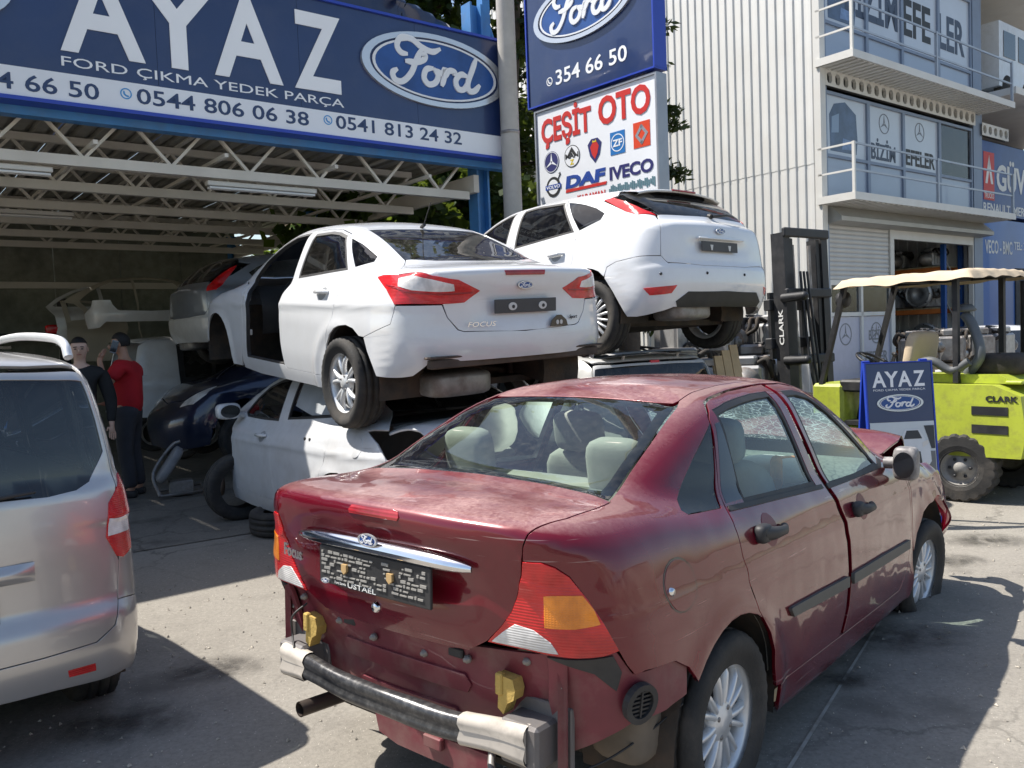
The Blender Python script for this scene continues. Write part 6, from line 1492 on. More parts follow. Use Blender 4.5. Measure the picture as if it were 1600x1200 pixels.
# ---------------------------------------------------------------- pylon with two light boxes, pole
PYL = frame((1.97, 11.0, 0), 139)
def make_pylon():
    t = thing('double_sign', 'two stacked light box signs, navy above and white ÇEŞİT OTO below', 'sign', PYL)
    fr = mat('sign_frame', (.34, .36, .40), .4, .5, var=.1, dirt=.2)
    for x in (-2.0, -.25):
        b = MB(); b.box((x-.06, .22, 0), (x+.06, .34, 7.4)); b.build('post', M_STEEL, t)
    b = MB(); b.box((-2.35, 0, 5.0), (.0, .22, 7.3)); up_ = b.build('upper_box', M_SIGNB, t)
    for a, c in (((-2.37, -.02, 4.975), (.02, .23, 4.998)), ((-2.375, -.02, 4.998), (-2.352, .23, 7.3)), ((.002, -.02, 4.998), (.025, .23, 7.3))):
        b = MB(); b.box(a, c); b.build('box_trim', M_TRIMB, up_)
    script_oval(up_, -1.22, 6.12, 1.90, .83, -.002); w = MATS['letter_white']
    text(up_, '354 66 50', -1.78, -.44, 5.20, .20, -.002, w, .012, .004); phone_icon(up_, -1.91, 5.28, .062, -.002, w)
    for s, x0, x1 in (('A', -2.2, -1.68), ('Y', -1.7, -1.18), ('A', -1.2, -.68), ('Z', -.6, -.15)):
        text(up_, s, x0, x1, 6.60, .55, -.002, w, .022, .006)
    b = MB(); b.box((-2.24, .02, 2.6), (.0, .20, 4.90)); lo = b.build('lower_box', M_SIGNW, t)
    for a, c in (((-2.27, 0, 2.58), (-2.242, .21, 4.93)), ((.002, 0, 2.58), (.03, .21, 4.93)), ((-2.242, 0, 4.902), (.002, .21, 4.93)), ((-2.242, 0, 2.57), (.002, .21, 2.598))):
        b = MB(); b.box(a, c); b.build('box_trim', fr, lo)
    red = mat('letter_red', (.55, .03, .025), .4); y = .018; nav = mat('letter_indigo', (.03, .03, .14), .4); dafb = mat('letter_blue', (.02, .06, .30), .4); blk = mat('letter_black', (.02, .02, .022), .5)
    text(lo, 'ÇEŞİT', -2.14, -1.14, 4.44, .33, y, red, .03, .006); text(lo, 'OTO', -1.0, -.09, 4.47, .36, y, red, .03, .006)
    def disc(x, z, r, m, yy=y, n=28, nm='logo_disc', sx=1.):
        b = MB(); b.prism(ellipse(x, z, r*sx, r, n), yy-.003, yy+.001, 'y'); return b.build(nm, m, lo)
    def rng_(x, z, r0, r1, m, par, yy=y-.003):
        b = MB(); ring(b, x, z, (r0, r0), (r1, r1), yy, yy-.002, 28); b.build('logo_ring', m, par)
    def star(par, x, z, r, m, yy):
        b = MB()
        for a in (90, 210, 330):
            b.prism([(x+r*math.cos(R(a)), z+r*math.sin(R(a))), (x+.16*r*math.cos(R(a+60)), z+.16*r*math.sin(R(a+60))), (x+.16*r*math.cos(R(a-60)), z+.16*r*math.sin(R(a-60)))], yy-.002, yy, 'y')
        b.build('logo_star', m, par)
    globals()['star'] = star
    d = disc(-1.95, 4.14, .155, nav); star(d, -1.95, 4.14, .14, M_SIGNW, y-.003); rng_(-1.95, 4.14, .138, .147, M_SIGNW, d)
    d = disc(-1.53, 4.15, .155, blk); d2 = MB(); d2.prism(ellipse(-1.53, 4.15, .143, .143), y-.005, y-.003, 'y'); d2.build('logo_field', M_SIGNW, d)
    b = MB(); b.prism([(-1.64, 4.14), (-1.53, 4.28), (-1.42, 4.14), (-1.48, 4.14), (-1.53, 4.21), (-1.58, 4.14)], y-.007, y-.005, 'y'); b.build('logo_arch', blk, d); text(d, 'MAN', -1.66, -1.40, 4.125, .07, y-.005, blk, .03, .003); text(d, 'Z', -1.57, -1.49, 4.035, .07, y-.005, mat('letter_yellow', (.65, .5, .02), .5), .05, .002)
    b = MB(); b.prism([(-1.22, 4.24), (-1.15, 4.31), (-1.03, 4.31), (-.96, 4.24), (-1.0, 4.08), (-1.09, 3.98), (-1.18, 4.08)], y-.003, y, 'y'); d = b.build('logo_shield', nav, lo)
    b = MB(); b.prism([(-1.17, 4.20), (-1.12, 4.26), (-1.05, 4.26), (-1.01, 4.2), (-1.04, 4.10), (-1.09, 4.03), (-1.14, 4.10)], y-.005, y-.003, 'y'); b.build('logo_crest', red, d); b = MB(); b.prism([(-1.13, 4.26), (-1.12, 4.29), (-1.09, 4.27), (-1.06, 4.29), (-1.05, 4.26)], y-.007, y-.005, 'y'); b.build('logo_crown', mat('letter_yellow'), d)
    zb = mat('logo_blue', (.02, .16, .45), .4); b = MB(); b.box((-.80, y-.003, 4.02), (-.54, y, 4.32)); d = b.build('logo_square', zb, lo); rng_(-.67, 4.17, .105, .118, M_SIGNW, d); text(d, 'ZF', -.755, -.585, 4.125, .09, y-.003, M_SIGNW, .03, .003)
    b = MB(); b.box((-.39, y-.003, 4.03), (-.11, y, 4.36)); d = b.build('logo_square', mat('logo_orange', (.65, .06, .02), .4), lo)
    for pts in ([(-.25, 4.33), (-.36, 4.19), (-.31, 4.19), (-.22, 4.30)], [(-.25, 4.06), (-.14, 4.20), (-.19, 4.20), (-.28, 4.09)], [(-.36, 4.19), (-.25, 4.06), (-.22, 4.09), (-.31, 4.19)], [(-.14, 4.20), (-.25, 4.33), (-.28, 4.30), (-.19, 4.20)]):
        b = MB(); b.prism(pts, y-.006, y-.003, 'y'); b.build('logo_diamond', MATS['emblem_silver'], d)
    d = disc(-1.93, 3.78, .145, blk); d2 = MB(); d2.prism(ellipse(-1.93, 3.78, .105, .105), y-.005, y-.003, 'y'); d2.build('logo_field', M_SIGNW, d); b = MB(); b.box((-2.09, y-.007, 3.745), (-1.77, y-.005, 3.815)); b.build('logo_bar', dafb, d); text(d, 'VOLVO', -2.07, -1.79, 3.757, .045, y-.007, M_SIGNW, .02, .002)
    b = MB(); b.prism([(-1.84, 3.88), (-1.79, 3.95), (-1.82, 3.955), (-1.78, 3.975), (-1.765, 3.93), (-1.775, 3.94), (-1.825, 3.87)], y-.004, y-.002, 'y'); b.build('logo_arrow', blk, d)
    text(lo, 'DAF', -1.68, -.90, 3.72, .165, y, dafb, .05, .004, shear=.1); b = MB(); b.prism([(-1.68, 3.655), (-.90, 3.655), (-.885, 3.695), (-1.67, 3.695)], y-.004, y, 'y'); b.build('logo_bar', red, lo)
    text(lo, 'IVECO', -.83, -.07, 3.70, .165, y, nav, .035, .004)
    text(lo, 'KARAMAN', -1.45, -.92, 3.50, .085, y, red, .03, .003)
    b = MB()
    for k in range(26):
        x = -.85+.78*k/25; b.box((x, y-.003, 3.52+.02*math.sin(k*1.7)), (x+.022, y, 3.58+.05*abs(math.sin(k*2.3))))
    b.build('engine_print', mat('print_teal', (.10, .20, .24), .5), lo)
make_pylon()
po = thing('concrete_pole', 'tall plain grey pole between the billboard and the stacked signs', 'pole', T(.10, 10.75, 0))
b = MB(); b.lathe([(.122, 0), (.116, 4), (.104, 11)], 24, 'z'); b.build('shaft', mat('pole_concrete', (.42, .40, .37), .85, var=.08, dirt=.35, dirtcol=(.26, .24, .21), ds=2.5, bump=.2), po)
b = MB(); b.lathe([(.117, 4.15), (.120, 4.15), (.120, 4.19), (.116, 4.19)], 24, 'z'); b.build('band', M_STEEL, po)
# ---------------------------------------------------------------- parts building on the right
PB = frame((6.07, 16.5, 0), 52)
M_CORR = mat('corrugated_cream', (.70, .695, .675), .5, .1, var=.05, vs=.6, dirt=.25, dirtcol=(.48, .45, .40), ds=1.6)
M_FAC = mat('facade_bluegrey', (.22, .27, .36), .45, .2, var=.06, vs=.8, dirt=.12)
M_FAC2 = mat('facade_panel', (.34, .40, .50), .35, .1, coat=.3, var=.05, vs=.8)
M_WHT = mat('steel_white', (.66, .65, .62), .5, var=.05, dirt=.22, dirtcol=(.35, .28, .22), ds=3.)
M_RAIL = mat('rail_grey', (.40, .44, .50), .45, .4, var=.1, dirt=.2)
M_PANE = glass('facade_glass', (.30, .36, .42), dirty=.06)
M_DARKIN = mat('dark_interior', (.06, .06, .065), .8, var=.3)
def make_parts_building():
    t = thing('parts_building', 'three storey parts shop with cream corrugated side wall and glazed balconies', 'building', PB)
    rows = ((0, 4.78), (4.74, 9.6), (9.55, 13.5)); me = {}
    for r_, (z0, z1) in enumerate(rows):
        for i in range(11):
            if r_ not in me:
                b = MB(); prof = []
                for q in range(5):
                    y = q*.2; prof += [(0, y), (0, y+.050), (-.026, y+.068), (-.026, y+.135), (0, y+.153)]
                prof.append((0, 1.0)); vs = [(x, y, z) for (x, y) in prof for z in (z0, z1)]
                b.add(vs, [(2*q, 2*q+1, 2*q+3, 2*q+2) for q in range(len(prof)-1)])
                me[r_] = b.mesh('corrugated_sheet')
            put('corrugated_sheet', me[r_], M_CORR, t, T(-.03-.006*(r_ % 2), i*1.0, 0))
    b = MB(); b.box((-.02, .05, 0), (7.0, 11, 13.4)); core = b.build('core_wall', mat('core_grey', (.25, .26, .28), .8), t) if False else None
    for z in (.05, 4.15, 7.02, 10.0, 13.4):
        b = MB(); b.box((0, .35, z-.1), (7.0, 11, z)); b.build('floor_slab', M_DARKIN, t)
    b = MB(); b.box((6.98, .05, 0), (7.06, 11, 13.4)); b.build('party_wall', M_CORR, t)
    for q in range(9):
        b = MB(); b.box((6.93, .30+q*.25, .05), (6.978, .42+q*.25, 3.9)); b.build('wall_rib', M_CORR, t); b = MB(); b.box((.0, 10.9, 0), (7.0, 11, 13.4)); b.build('rear_wall', M_DARKIN, t)
    b = MB(); b.box((-.06, -.10, 0), (.12, .04, 13.4)); b.build('corner_post', M_WHT, t)
    for x in (.12, 6.55):
        b = MB(); b.box((x, -.04, 0), (x+.14 if x < 1 else x+.45, .10, 13.4)); b.build('facade_post', M_FAC, t)
    # ground floor: hood, shutters, glazed shop front
    b = MB(); b.prism([(-.34, 3.62), (-.34, 3.70), (-.10, 3.925), (.04, 3.925), (.04, 3.58)], .2, 6.9, 'x'); b.build('shutter_hood', mat('hood_grey', (.42, .41, .38), .5, .2, var=.05, dirt=.2), t)
    sh = part_empty('roller_shutter', t, T(0, 0, 0)); sl_ = None
    for k in range(12):
        z = 2.50+k*.092
        if sl_ is None:
            b = MB(); b.sheet(lambda u, v: (.30+2.30*u, .02-.012*math.sin(math.pi*v), .090*v), 2, 5); sl_ = b.mesh('slat')
        put('slat', sl_, mat('shutter_grey', (.52, .51, .50), .45, .3, var=.05, dirt=.2), sh, T(0, 0, z))
    for x0, x1, z0, z1 in ((2.62, 2.78, 0, 3.60), (6.50, 6.62, 0, 3.60), (2.78, 6.50, 3.40, 3.60), (.27, 2.62, 2.40, 2.50), (1.42, 1.50, 0, 2.40), (.27, .33, 0, 2.40), (.33, 2.62, 1.78, 1.86)):
        b = MB(); b.box((x0, -.02, z0), (x1, .08, z1)); b.build('shop_frame', M_WHT, t)
    for x0, x1, z0, z1 in ((.34, 1.41, 1.87, 2.39), (1.51, 2.61, 1.87, 2.39)):
        b = MB(); b.box((x0, .03, z0), (x1, .045, z1)); b.build('shop_pane', M_PANE, t)
    for k, (x0, x1) in enumerate(((.34, 1.41), (1.51, 2.61))):
        b = MB(); b.box((x0, .02, .1), (x1, .05, 1.77)); o = b.build('shop_panel', mat('decal_lilac', (.42, .44, .56), .35, coat=.3, var=.06), t)
        dk = mat('decal_grey', (.16, .17, .20), .4); c = (x0+x1)/2
        b = MB(); ring(b, c, 1.42, (.20, .20), (.225, .225), .02, .016, 28); b.build('logo_ring', dk, o); star(o, c, 1.42, .20, dk, .018)
        if k:
            text(o, 'BİZİM', x0+.25, x1-.25, 1.28, .20, .019, dk, .02, .002); text(o, 'EFELER', x0+.10, x1-.10, .82, .22, .019, dk, .02, .002)
    # balconies
    for z, zt in ((3.95, 4.05), (6.545, 6.645)):
        b = MB(); b.box((-.08, -.76, z), (6.95, -.01, zt-.02)); bl = b.build('balcony_slab', M_WHT, t)
        b = MB(); b.box((-.10, -.80, z-.02), (6.97, -.76, zt+.02)); b.build('slab_edge', M_WHT, bl); b = MB(); b.box((-.10, -.76, z-.02), (-.08, -.01, zt+.02)); b.build('slab_edge', M_WHT, bl)
        for k in range(35):
            b = MB(); x = -.05+.2*k; b.box((x, -.75, z-.028), (x+.10, -.02, z-.002)); b.build('soffit_rib', M_WHT, bl)
        for x in (-.06, 3.2, 6.90):
            b = MB(); b.box((x-.02, -.78, zt), (x+.03, -.73, zt+.95)); b.build('rail_post', M_WHT if x < 0 else M_RAIL, bl)
        for h in (.42, .91):
            b = MB(); b.box((-.05, -.765, zt+h), (6.92, -.735, zt+h+.035)); b.build('hand_rail', M_RAIL, bl); b = MB(); b.box((-.06, -.74, zt+h), (-.03, -.02, zt+h+.035)); b.build('hand_rail', M_WHT, bl)
    # beam with hexagonal holes
    for u0, u1, n, z0, z1 in ((.14, 6.54, 22, 6.22, 6.54), (6.9, 8.4, 5, 6.05, 6.35)):
        hx = []; p = (u1-u0)/n
        bm_ = MB()
        for k in range(n):
            c = u0+p*(k+.5); zc = (z0+z1)/2; h = (z1-z0)*.32; w = p*.30
            he = [(c-w, zc-h*.5), (c-w*.5, zc-h), (c+w*.5, zc-h), (c+w, zc-h*.5), (c+w, zc+h*.5), (c+w*.5, zc+h), (c-w*.5, zc+h), (c-w, zc+h*.5)]
            sq = [(c-p/2, z0), (c-p/4, z0), (c+p/4, z0), (c+p/2, z0), (c+p/2, z1), (c+p/4, z1), (c-p/4, z1), (c-p/2, z1)]
            vs = [(x, -.09, z) for x, z in he]+[(x, -.09, z) for x, z in sq]+[(x, -.02, z) for x, z in he]
            bm_.add(vs, [(i, (i+1) % 8, 8+(i+1) % 8, 8+i) for i in range(8)]+[(i, 16+i, 16+(i+1) % 8, (i+1) % 8) for i in range(8)])
        bm_.build('castellated_beam', M_WHT, t, fix=False)
        b = MB(); b.box((u0, -.015, z0), (u1, .0, z1)); b.build('beam_back', M_BLK, t)
    # first floor
    wins = ((.24, 1.76), (1.86, 3.20), (3.30, 4.84), (4.94, 6.46))
    for z0, z1, zs in ((4.95, 6.10, 4.06), (7.50, 9.10, 6.66)):
        for k, (x0, x1) in enumerate(wins):
            b = MB(); b.box((x0, .01, zs+.02), (x1, .04, z0-.06)); b.build('infill_panel', M_FAC2, t)
            for a, c in (((x0-.05, -.03, zs), (x0, .06, z1+.06)), ((x1, -.03, zs), (x1+.05, .06, z1+.06)), ((x0, -.03, z0-.06), (x1, .06, z0)), ((x0, -.03, z1), (x1, .06, z1+.06))):
                b = MB(); b.box(a, c); b.build('window_frame', M_FAC, t)
            full = (k == 3 and z0 < 6)
            b = MB(); b.box((x0, .015, z0), (x1, .03, z1)); o = b.build('window', M_PANE if full else mat('decal_film', (.50, .55, .62), .3, coat=.4, var=.05, vs=1.), t)
            if k == 0:
                tn = mat('truck_print', (.05, .08, .15), .3, coat=.3, var=.4, vs=3.); tb = mat('truck_print_light', (.14, .22, .40), .3, coat=.3, var=.3); zz = z0+.08
                b = MB(); b.prism([(x0+.20, zz), (x0+1.15, zz), (x0+1.2, zz+.28), (x0+1.15, zz+.80), (x0+.75, zz+1.0), (x0+.35, zz+.92), (x0+.18, zz+.7)], .011, .014, 'y'); q = b.build('truck_print', tn, o)
                b = MB(); b.prism([(x0+.62, zz+.06), (x0+1.10, zz+.08), (x0+1.10, zz+.25), (x0+.66, zz+.28)], .008, .0105, 'y'); b.build('print_panel', tb, q); b = MB(); b.prism([(x0+.24, zz+.35), (x0+.5, zz+.38), (x0+.52, zz+.75), (x0+.26, zz+.66)], .008, .0105, 'y'); b.build('print_window', mat('truck_print_pale', (.22, .30, .42), .3), q)
    dk = mat('decal_dark', (.035, .05, .09), .4)
    text(t, 'BİZİM', 1.96, 2.95, 5.03, .32, .012, dk, .025, .003); text(t, 'EFELER', 3.40, 4.71, 5.04, .33, .012, mat('letter_black'), .025, .003)
    for c in (2.50, 4.02):
        b = MB(); ring(b, c, 5.79, (.19, .19), (.21, .21), .013, .009, 32); b.build('logo_ring', MATS['decal_grey'], t); star(t, c, 5.79, .19, MATS['decal_grey'], .012)
    text(t, 'BİZİM', 1.05, 3.12, 7.82, .76, .012, dk, .025, .003); text(t, 'EFE', 3.36, 4.58, 7.82, .76, .012, mat('letter_black'), .025, .003); text(t, 'LER', 4.96, 6.24, 7.82, .76, .012, dk, .025, .003)
    return t
make_parts_building()
def make_blue_unit():
    t = thing('blue_shop', 'blue shop front beyond the balconies with white truck spares lettering', 'building', PB @ T(7.08, -.28, 0))
    bl = mat('shop_blue', (.03, .13, .42), .4, var=.08, vs=1., coat=.2, dirt=.1); dkb = mat('shop_navy', (.04, .09, .26), .4, var=.1)
    b = MB(); b.box((.0, .3, 0), (7.5, 8, 4.1)); b.build('ground_floor', bl, t); b = MB(); b.box((.0, .3, 4.2), (7.5, 8, 5.98)); b.build('sign_wall', dkb, t)
    b = MB(); b.box((0, 2.2, 6.0), (7.5, 8, 13)); b.build('upper_wall', M_DARKIN, t)
    for z in (6.9, 9.8):
        b = MB(); b.box((0, -.5, z), (7.5, 2.2, z+.16)); b.build('deck_slab', M_WHT, t)
    for x in (.05,):
        b = MB(); b.box((x+1.45, -.46, 0), (x+1.67, -.24, 13)); b.build('steel_post', M_FAC, t)
    w = mat('print_white'); y = .298
    b = MB(); b.box((.12, y-.006, 4.55), (.72, y, 5.72)); o = b.build('logo_square', mat('letter_red'), t)
    for pts in ([(.42, 5.65), (.20, 4.95), (.32, 4.95), (.46, 5.42)], [(.42, 5.65), (.64, 4.95), (.52, 4.95), (.38, 5.42)]):
        b = MB(); b.prism(pts, y-.012, y-.006, 'y'); b.build('logo_mark', w, o)
    text(o, 'TRUCKS', .16, .68, 4.60, .12, y-.006, w, .01, .003)
    text(t, 'GÜVEN', .85, 3.6, 4.85, .62, y, w, .03, .006); text(t, 'RENAULT', .10, 1.65, 4.26, .22, y, w, .02, .004); text(t, 'MERCEDES', 1.85, 3.6, 4.26, .22, y, w, .02, .004)
    text(t, 'VECO - BMC', .18, 1.75, 3.25, .32, y, w, .02, .004); text(t, 'TEL: 354 66 50', 1.85, 3.6, 3.38, .20, y, w, .015, .004)
    b = MB(); b.box((1.9, y-.03, 1.0), (3.4, y, 2.9)); wo = b.build('window', M_DARKIN, t); b = MB(); b.box((1.85, y-.05, .9), (3.45, y-.032, 1.0)); b.build('window_sill', M_WHT, wo)
make_blue_unit()
tv = thing('upper_deck_truck', 'white lorry cab parked on the upper deck beside the balconies', 'truck', PB @ T(9.2, .9, 7.08))
b = MB(); b.prism([(-1.1, .35), (1.0, .35), (1.05, 1.1), (.85, 1.75), (.55, 1.95), (-1.1, 1.95)], -.9, .9, 'y'); b.build('cab', M_WHITE2, tv)
b = MB(); b.prism([(.05, 1.1), (.86, 1.08), (.70, 1.70), (.05, 1.74)], -.912, -.903, 'y'); b.build('side_window', M_BLKG, tv); b = MB(); b.prism([(-.85, 1.1), (-.15, 1.1), (-.15, 1.74), (-.85, 1.74)], -.912, -.903, 'y'); b.build('side_window', M_BLKG, tv)
for x in (-.6, .6):
    b = MB(); b.lathe([(0, -.12), (.30, -.12), (.34, -.08), (.34, .1)], 24, c=(x, -.8, .35)); b.build('wheel', M_RUB, tv)
vsn = thing('vertical_sign', 'pale blue vertical sign with black lettering at the right edge', 'sign', frame((7.62, 12.2, 0), 60))
b = MB(); b.box((-.05, 0, 2.9), (1.2, .12, 7.5)); b.build('panel', mat('sign_paleblue', (.36, .46, .54), .5, var=.05), vsn)
for k, s in enumerate('NAKLİYE'):
    text(vsn, s, .08, .34, 3.55+.33*(6-k)+.9, .2, -.001, mat('letter_black'), .03, .004)
b = MB(); b.box((.3, .02, 0), (.42, .10, 2.9)); b.build('post', M_STEEL, vsn)
# ---------------------------------------------------------------- pale house behind the shed
hs = thing('back_house', 'cream house with red and white wall behind the shed', 'building', frame((-2.2, 22, 0), 95))
cr_ = mat('house_cream', (.55, .50, .42), .9, var=.08, dirt=.2); rd_ = mat('house_red', (.45, .12, .09), .85, var=.1)
b = MB(); b.box((-4, 0, 0), (4.5, 5, 6.5)); b.build('wall', cr_, hs)
for i in range(9):
    b = MB(); x = -3.9+i*.94; b.box((x, -.03, 3.25), (x+.9, -.003, 3.95)); b.build('wall_tile', rd_ if i % 2 else M_WHT, hs)
b = MB(); b.box((-4.2, -.9, 4.9), (4.7, 0, 5.05)); b.build('awning', cr_, hs)
for x in (-2.6, .2, 2.9):
    b = MB(); b.box((x, -.02, 1.4), (x+.9, -.001, 2.7)); b.build('window', M_BLKG, hs)
b = MB()
for q in range(14):
    b.box((2.2+q*.16, -1.2, 4.0), (2.2+q*.16+.09, -1.16, 6.4))
b.build('corrugated_screen', M_CORR, hs)
# ---------------------------------------------------------------- forklift
M_LIME = mat('forklift_lime', (.40, .46, .045), .45, var=.10, vs=3., coat=.2, dirt=.40, dirtcol=(.12, .08, .05), ds=16., bump=.05)
M_FBLK = mat('forklift_black', (.022, .023, .026), .5, .2, var=.3, dirt=.35, dirtcol=(.09, .085, .08), ds=7.)
M_TAN = mat('cover_tan', (.56, .45, .32), .85, var=.08, dirt=.25, dirtcol=(.35, .28, .2), bump=.5, bs=14.)
def make_forklift():
    t = thing('forklift', 'lime green forklift with a tan canopy cover and black mast', 'forklift', pose((126, 4.37, 7.79, 0, 0, 0)))
    b = MB(); b.prism([(-.52, .42), (-.56, .62), (-.52, .95), (-.30, 1.04), (.42, 1.04), (.42, .98), (.42, .40), (.30, .40)], -.53, .53, 'y'); o = b.build('counterweight', M_LIME, t)
    for z in (.62, .78):
        b = MB(); b.box((-.565, -.38, z), (-.50, .38, z+.085), bev=.01); b.build('louvre', M_FBLK, o)
        b = MB(); b.box((-.42, .528, z), (-.12, .536, z+.075)); b.build('louvre', M_FBLK, o)
    text(o, 'CLARK', .24, .50, .90, .049, -.533, M_FBLK, .03, .004, M=RZ(180))
    b = MB(); b.prism([(-.44, 1.045), (.40, 1.045), (.36, 1.13), (-.30, 1.12)], -.40, .40, 'y'); b.build('engine_cover', M_LIME, t)
    b = MB(); b.box((.43, -.50, .30), (1.55, .50, .62), bev=.02); b.box((1.15, -.50, .62), (1.50, .50, 1.02), bev=.03); b.build('chassis', M_LIME, t)
    b = MB(); b.box((.45, -.52, .62), (1.12, .52, .66)); b.box((.95, -.48, .94), (1.20, .48, 1.06), bev=.02); b.build('floor_plate', M_FBLK, t)
    b = MB(); b.box((-.60, -.25, .30), (-.52, .25, .42), bev=.01); b.box((-.66, .20, .36), (-.50, .42, .40), bev=.006); b.build('tow_hitch', M_RUST, t)
    for y in (.46, -.46):
        e = part_empty('rear_wheel', t, T(0, y, .30) @ RZ(12+(0 if y > 0 else 180)))
        b = MB(); n = 60; pro = [(.15, -.11), (.20, -.12), (.285, -.115), (.305, -.09), (.305, .09), (.285, .115), (.20, .12), (.15, .11)]; vs = []
        for k in range(n):
            a = 2*math.pi*k/n
            for i, (r, yy) in enumerate(pro):
                rr = r-(.016 if (k % 3 == 0) and i in (2, 3, 4, 5) else 0); vs.append((rr*math.cos(a), yy, rr*math.sin(a)))
        b.add(vs, [(k*8+i, k*8+i+1, ((k+1) % n)*8+i+1, ((k+1) % n)*8+i) for k in range(n) for i in range(7)], False); b.build('tyre', M_RUB, e)
        b = MB(); b.lathe([(.165, .115), (.16, .105), (.15, .05), (.11, .045), (.10, .06), (.055, .065), (.05, .09), (0, .09)], 32); b.build('rim', mat('rim_dusty', (.36, .35, .33), .6, .3, var=.15, dirt=.6, dirtcol=(.15, .13, .11), ds=8.), e)
        for k in range(6):
            a = 2*math.pi*k/6; b = MB(); b.lathe([(0, .08), (.014, .08), (.014, .055)], 6, c=(.085*math.cos(a), 0, .085*math.sin(a))); b.build('wheel_nut', M_FBLK, e)
    for y in (.48, -.48):
        e = part_empty('front_wheel', t, T(1.40, y, .36)); b = MB(); b.lathe([(.18, -.13), (.33, -.125), (.36, -.10), (.36, .10), (.33, .125), (.18, .13)], 40); b.build('tyre', M_RUB, e); b = MB(); b.lathe([(.19, .12), (.17, .06), (.06, .07), (0, .09)], 28); b.build('rim', M_ALU2, e)
    # posts
    for s in (1, -1):
        for nm, p in (('front_post', [(1.42, s*.46, .95), (1.12, s*.46, 2.02)]), ('rear_post', [(.05, s*.44, 1.05), (.05, s*.44, 2.02)])):
            b = MB(); a, c = Vector(p[0]), Vector(p[1]); b.tube([a, c], .033, 4, smooth=False); b.build(nm, M_FBLK, t)
    for s in (1,):
        b = MB(); b.tube([(1.10, .30, .66), (.98, .30, 1.18)], .022, 6); b.tube([(1.05, .10, .66), (1.0, .12, 1.0)], .016, 6); b.build('steering_column', M_FBLK, t)
        b = MB(); Mx = T(.95, .26, 1.24) @ RY(-28)
        b.tube([Mx @ Vector((.17*math.cos(a*math.pi/12), .17*math.sin(a*math.pi/12), 0)) for a in range(24)], .014, 8, closed=True); b.tube([Mx @ Vector((-.17, 0, 0)), Mx @ Vector((.17, 0, 0))], .012, 6); b.tube([Mx @ Vector((0, 0, .01)), Mx @ Vector((.05, .02, -.12))], .03, 8); b.build('steering_wheel', M_FBLK, t)
    b = MB(); pillow(b, (.80, .10, 1.10), (.24, .24, .06), .4, .4); st = b.build('seat', M_TAN, t); b = MB(); pillow(b, (0, 0, 0), (.06, .24, .22), .4, .4, M=T(.56, .10, 1.30) @ RY(-10)); b.build('backrest', M_TAN, st)
    # roof cover
    def cov(u, v):
        x = -.16+1.34*u; y = (v-.5)*1.16; e = max(abs(2*u-1), abs(2*v-1))
        return (x, y, 2.045+.022*(1-abs(2*v-1)**2)+.005*math.sin(u*31+v*6)+.004*math.sin(v*37+u*9)-.075*max(0, (e-.91)/.09)*(1+.10*math.sin(u*17+v*23)))
    b = MB(); b.sheet(cov, 64, 48); b.build('canopy_cover', M_TAN, t, fix=False)
    b = MB()
    for s in (1, -1):
        b.box((-.10, s*.47-.025, 1.99), (1.14, s*.47+.025, 2.035))
    for x in (-.08, .35, .75, 1.10):
        b.box((x-.02, -.47, 1.99), (x+.02, .47, 2.03))
    b.build('guard_frame', M_FBLK, t)
    b = MB(); b.tube([(-.20, -.42, 1.25), (-.20, -.42, 1.95)], .075, 14); b.tube(catmull([(-.20, -.42, 1.93), (-.20, -.42, 2.03), (-.26, -.46, 2.10), (-.36, -.52, 2.12)], 4), .03, 10); b.tube(catmull([(-.20, -.42, 1.28), (-.18, -.40, 1.10), (.05, -.30, 1.08)], 4), .03, 8); b.build('exhaust_stack', M_FBLK, t)
    b = MB(); b.tube(catmull([(.02, .30, 1.12), (-.10, .32, 1.30), (-.02, .28, 1.55), (.06, .26, 1.66)], 5), .045, 10); b.lathe([(0, .06), (.06, .05), (.10, 0), (.085, -.015), (.04, -.02)], 20, 'z', c=(.06, .26, 1.70)); b.build('air_intake', mat('intake_grey', (.10, .11, .12), .5, var=.2), t)
    b = MB(); b.tube(catmull([(.34, .40, 1.05), (.40, .46, 1.20), (.25, .48, 1.25), (.10, .44, 1.16), (-.05, .42, 1.24)], 6), .038, 10); b.build('coolant_hose', mat('hose_grey', (.085, .09, .095), .6, var=.2), t)
    b = MB(); pillow(b, (-.15, .05, 1.20), (.22, .22, .10), .4, .5); b.tube([(-.30, -.2, 1.15), (-.2, .2, 1.28)], .03, 8); b.build('engine_top', M_RUST, t)
    for y in (.535, -.535):
        s_ = 1 if y > 0 else -1
        b = MB(); b.box((.425, y-.006*s_, .42), (.432, y+.001*s_, 1.0)); b.build('panel_gap', M_FBLK, t)
        for z in (.50, .86):
            b = MB(); b.tube([(.36, y+.004*s_, z), (.36, y+.004*s_, z+.07)], .012, 6); b.build('hinge', M_STEEL, t)
    for k in range(4):
        b = MB(); b.tube(catmull([(.95+.05*k, -.05-.06*k, 1.05), (.90+.04*k, -.05-.06*k, 1.28)], 3), .009, 6); b.ball((.90+.04*k, -.05-.06*k, 1.29), .022, 8, 6); b.build('control_lever', M_FBLK, t)
    for k in range(3):
        b = MB(); b.tube(catmull([(1.45, .10+.08*k, .60), (1.62, .12+.08*k, 1.0), (1.74, .10+.07*k, 1.7), (1.80, .10+.06*k, 2.2)], 6), .014, 6); b.build('hydraulic_hose', M_FBLK, t)
    b = MB(); b.lathe([(0, .06), (.07, .05), (.085, 0), (.075, -.04), (0, -.05)], 16, 'x', c=(1.18, .40, 1.86)); b.build('work_lamp', M_FBLK, t)
    b = MB(); b.box((-.50, -.45, 1.045), (-.36, .45, 1.075), bev=.01); b.build('rear_ledge', M_LIME, t)
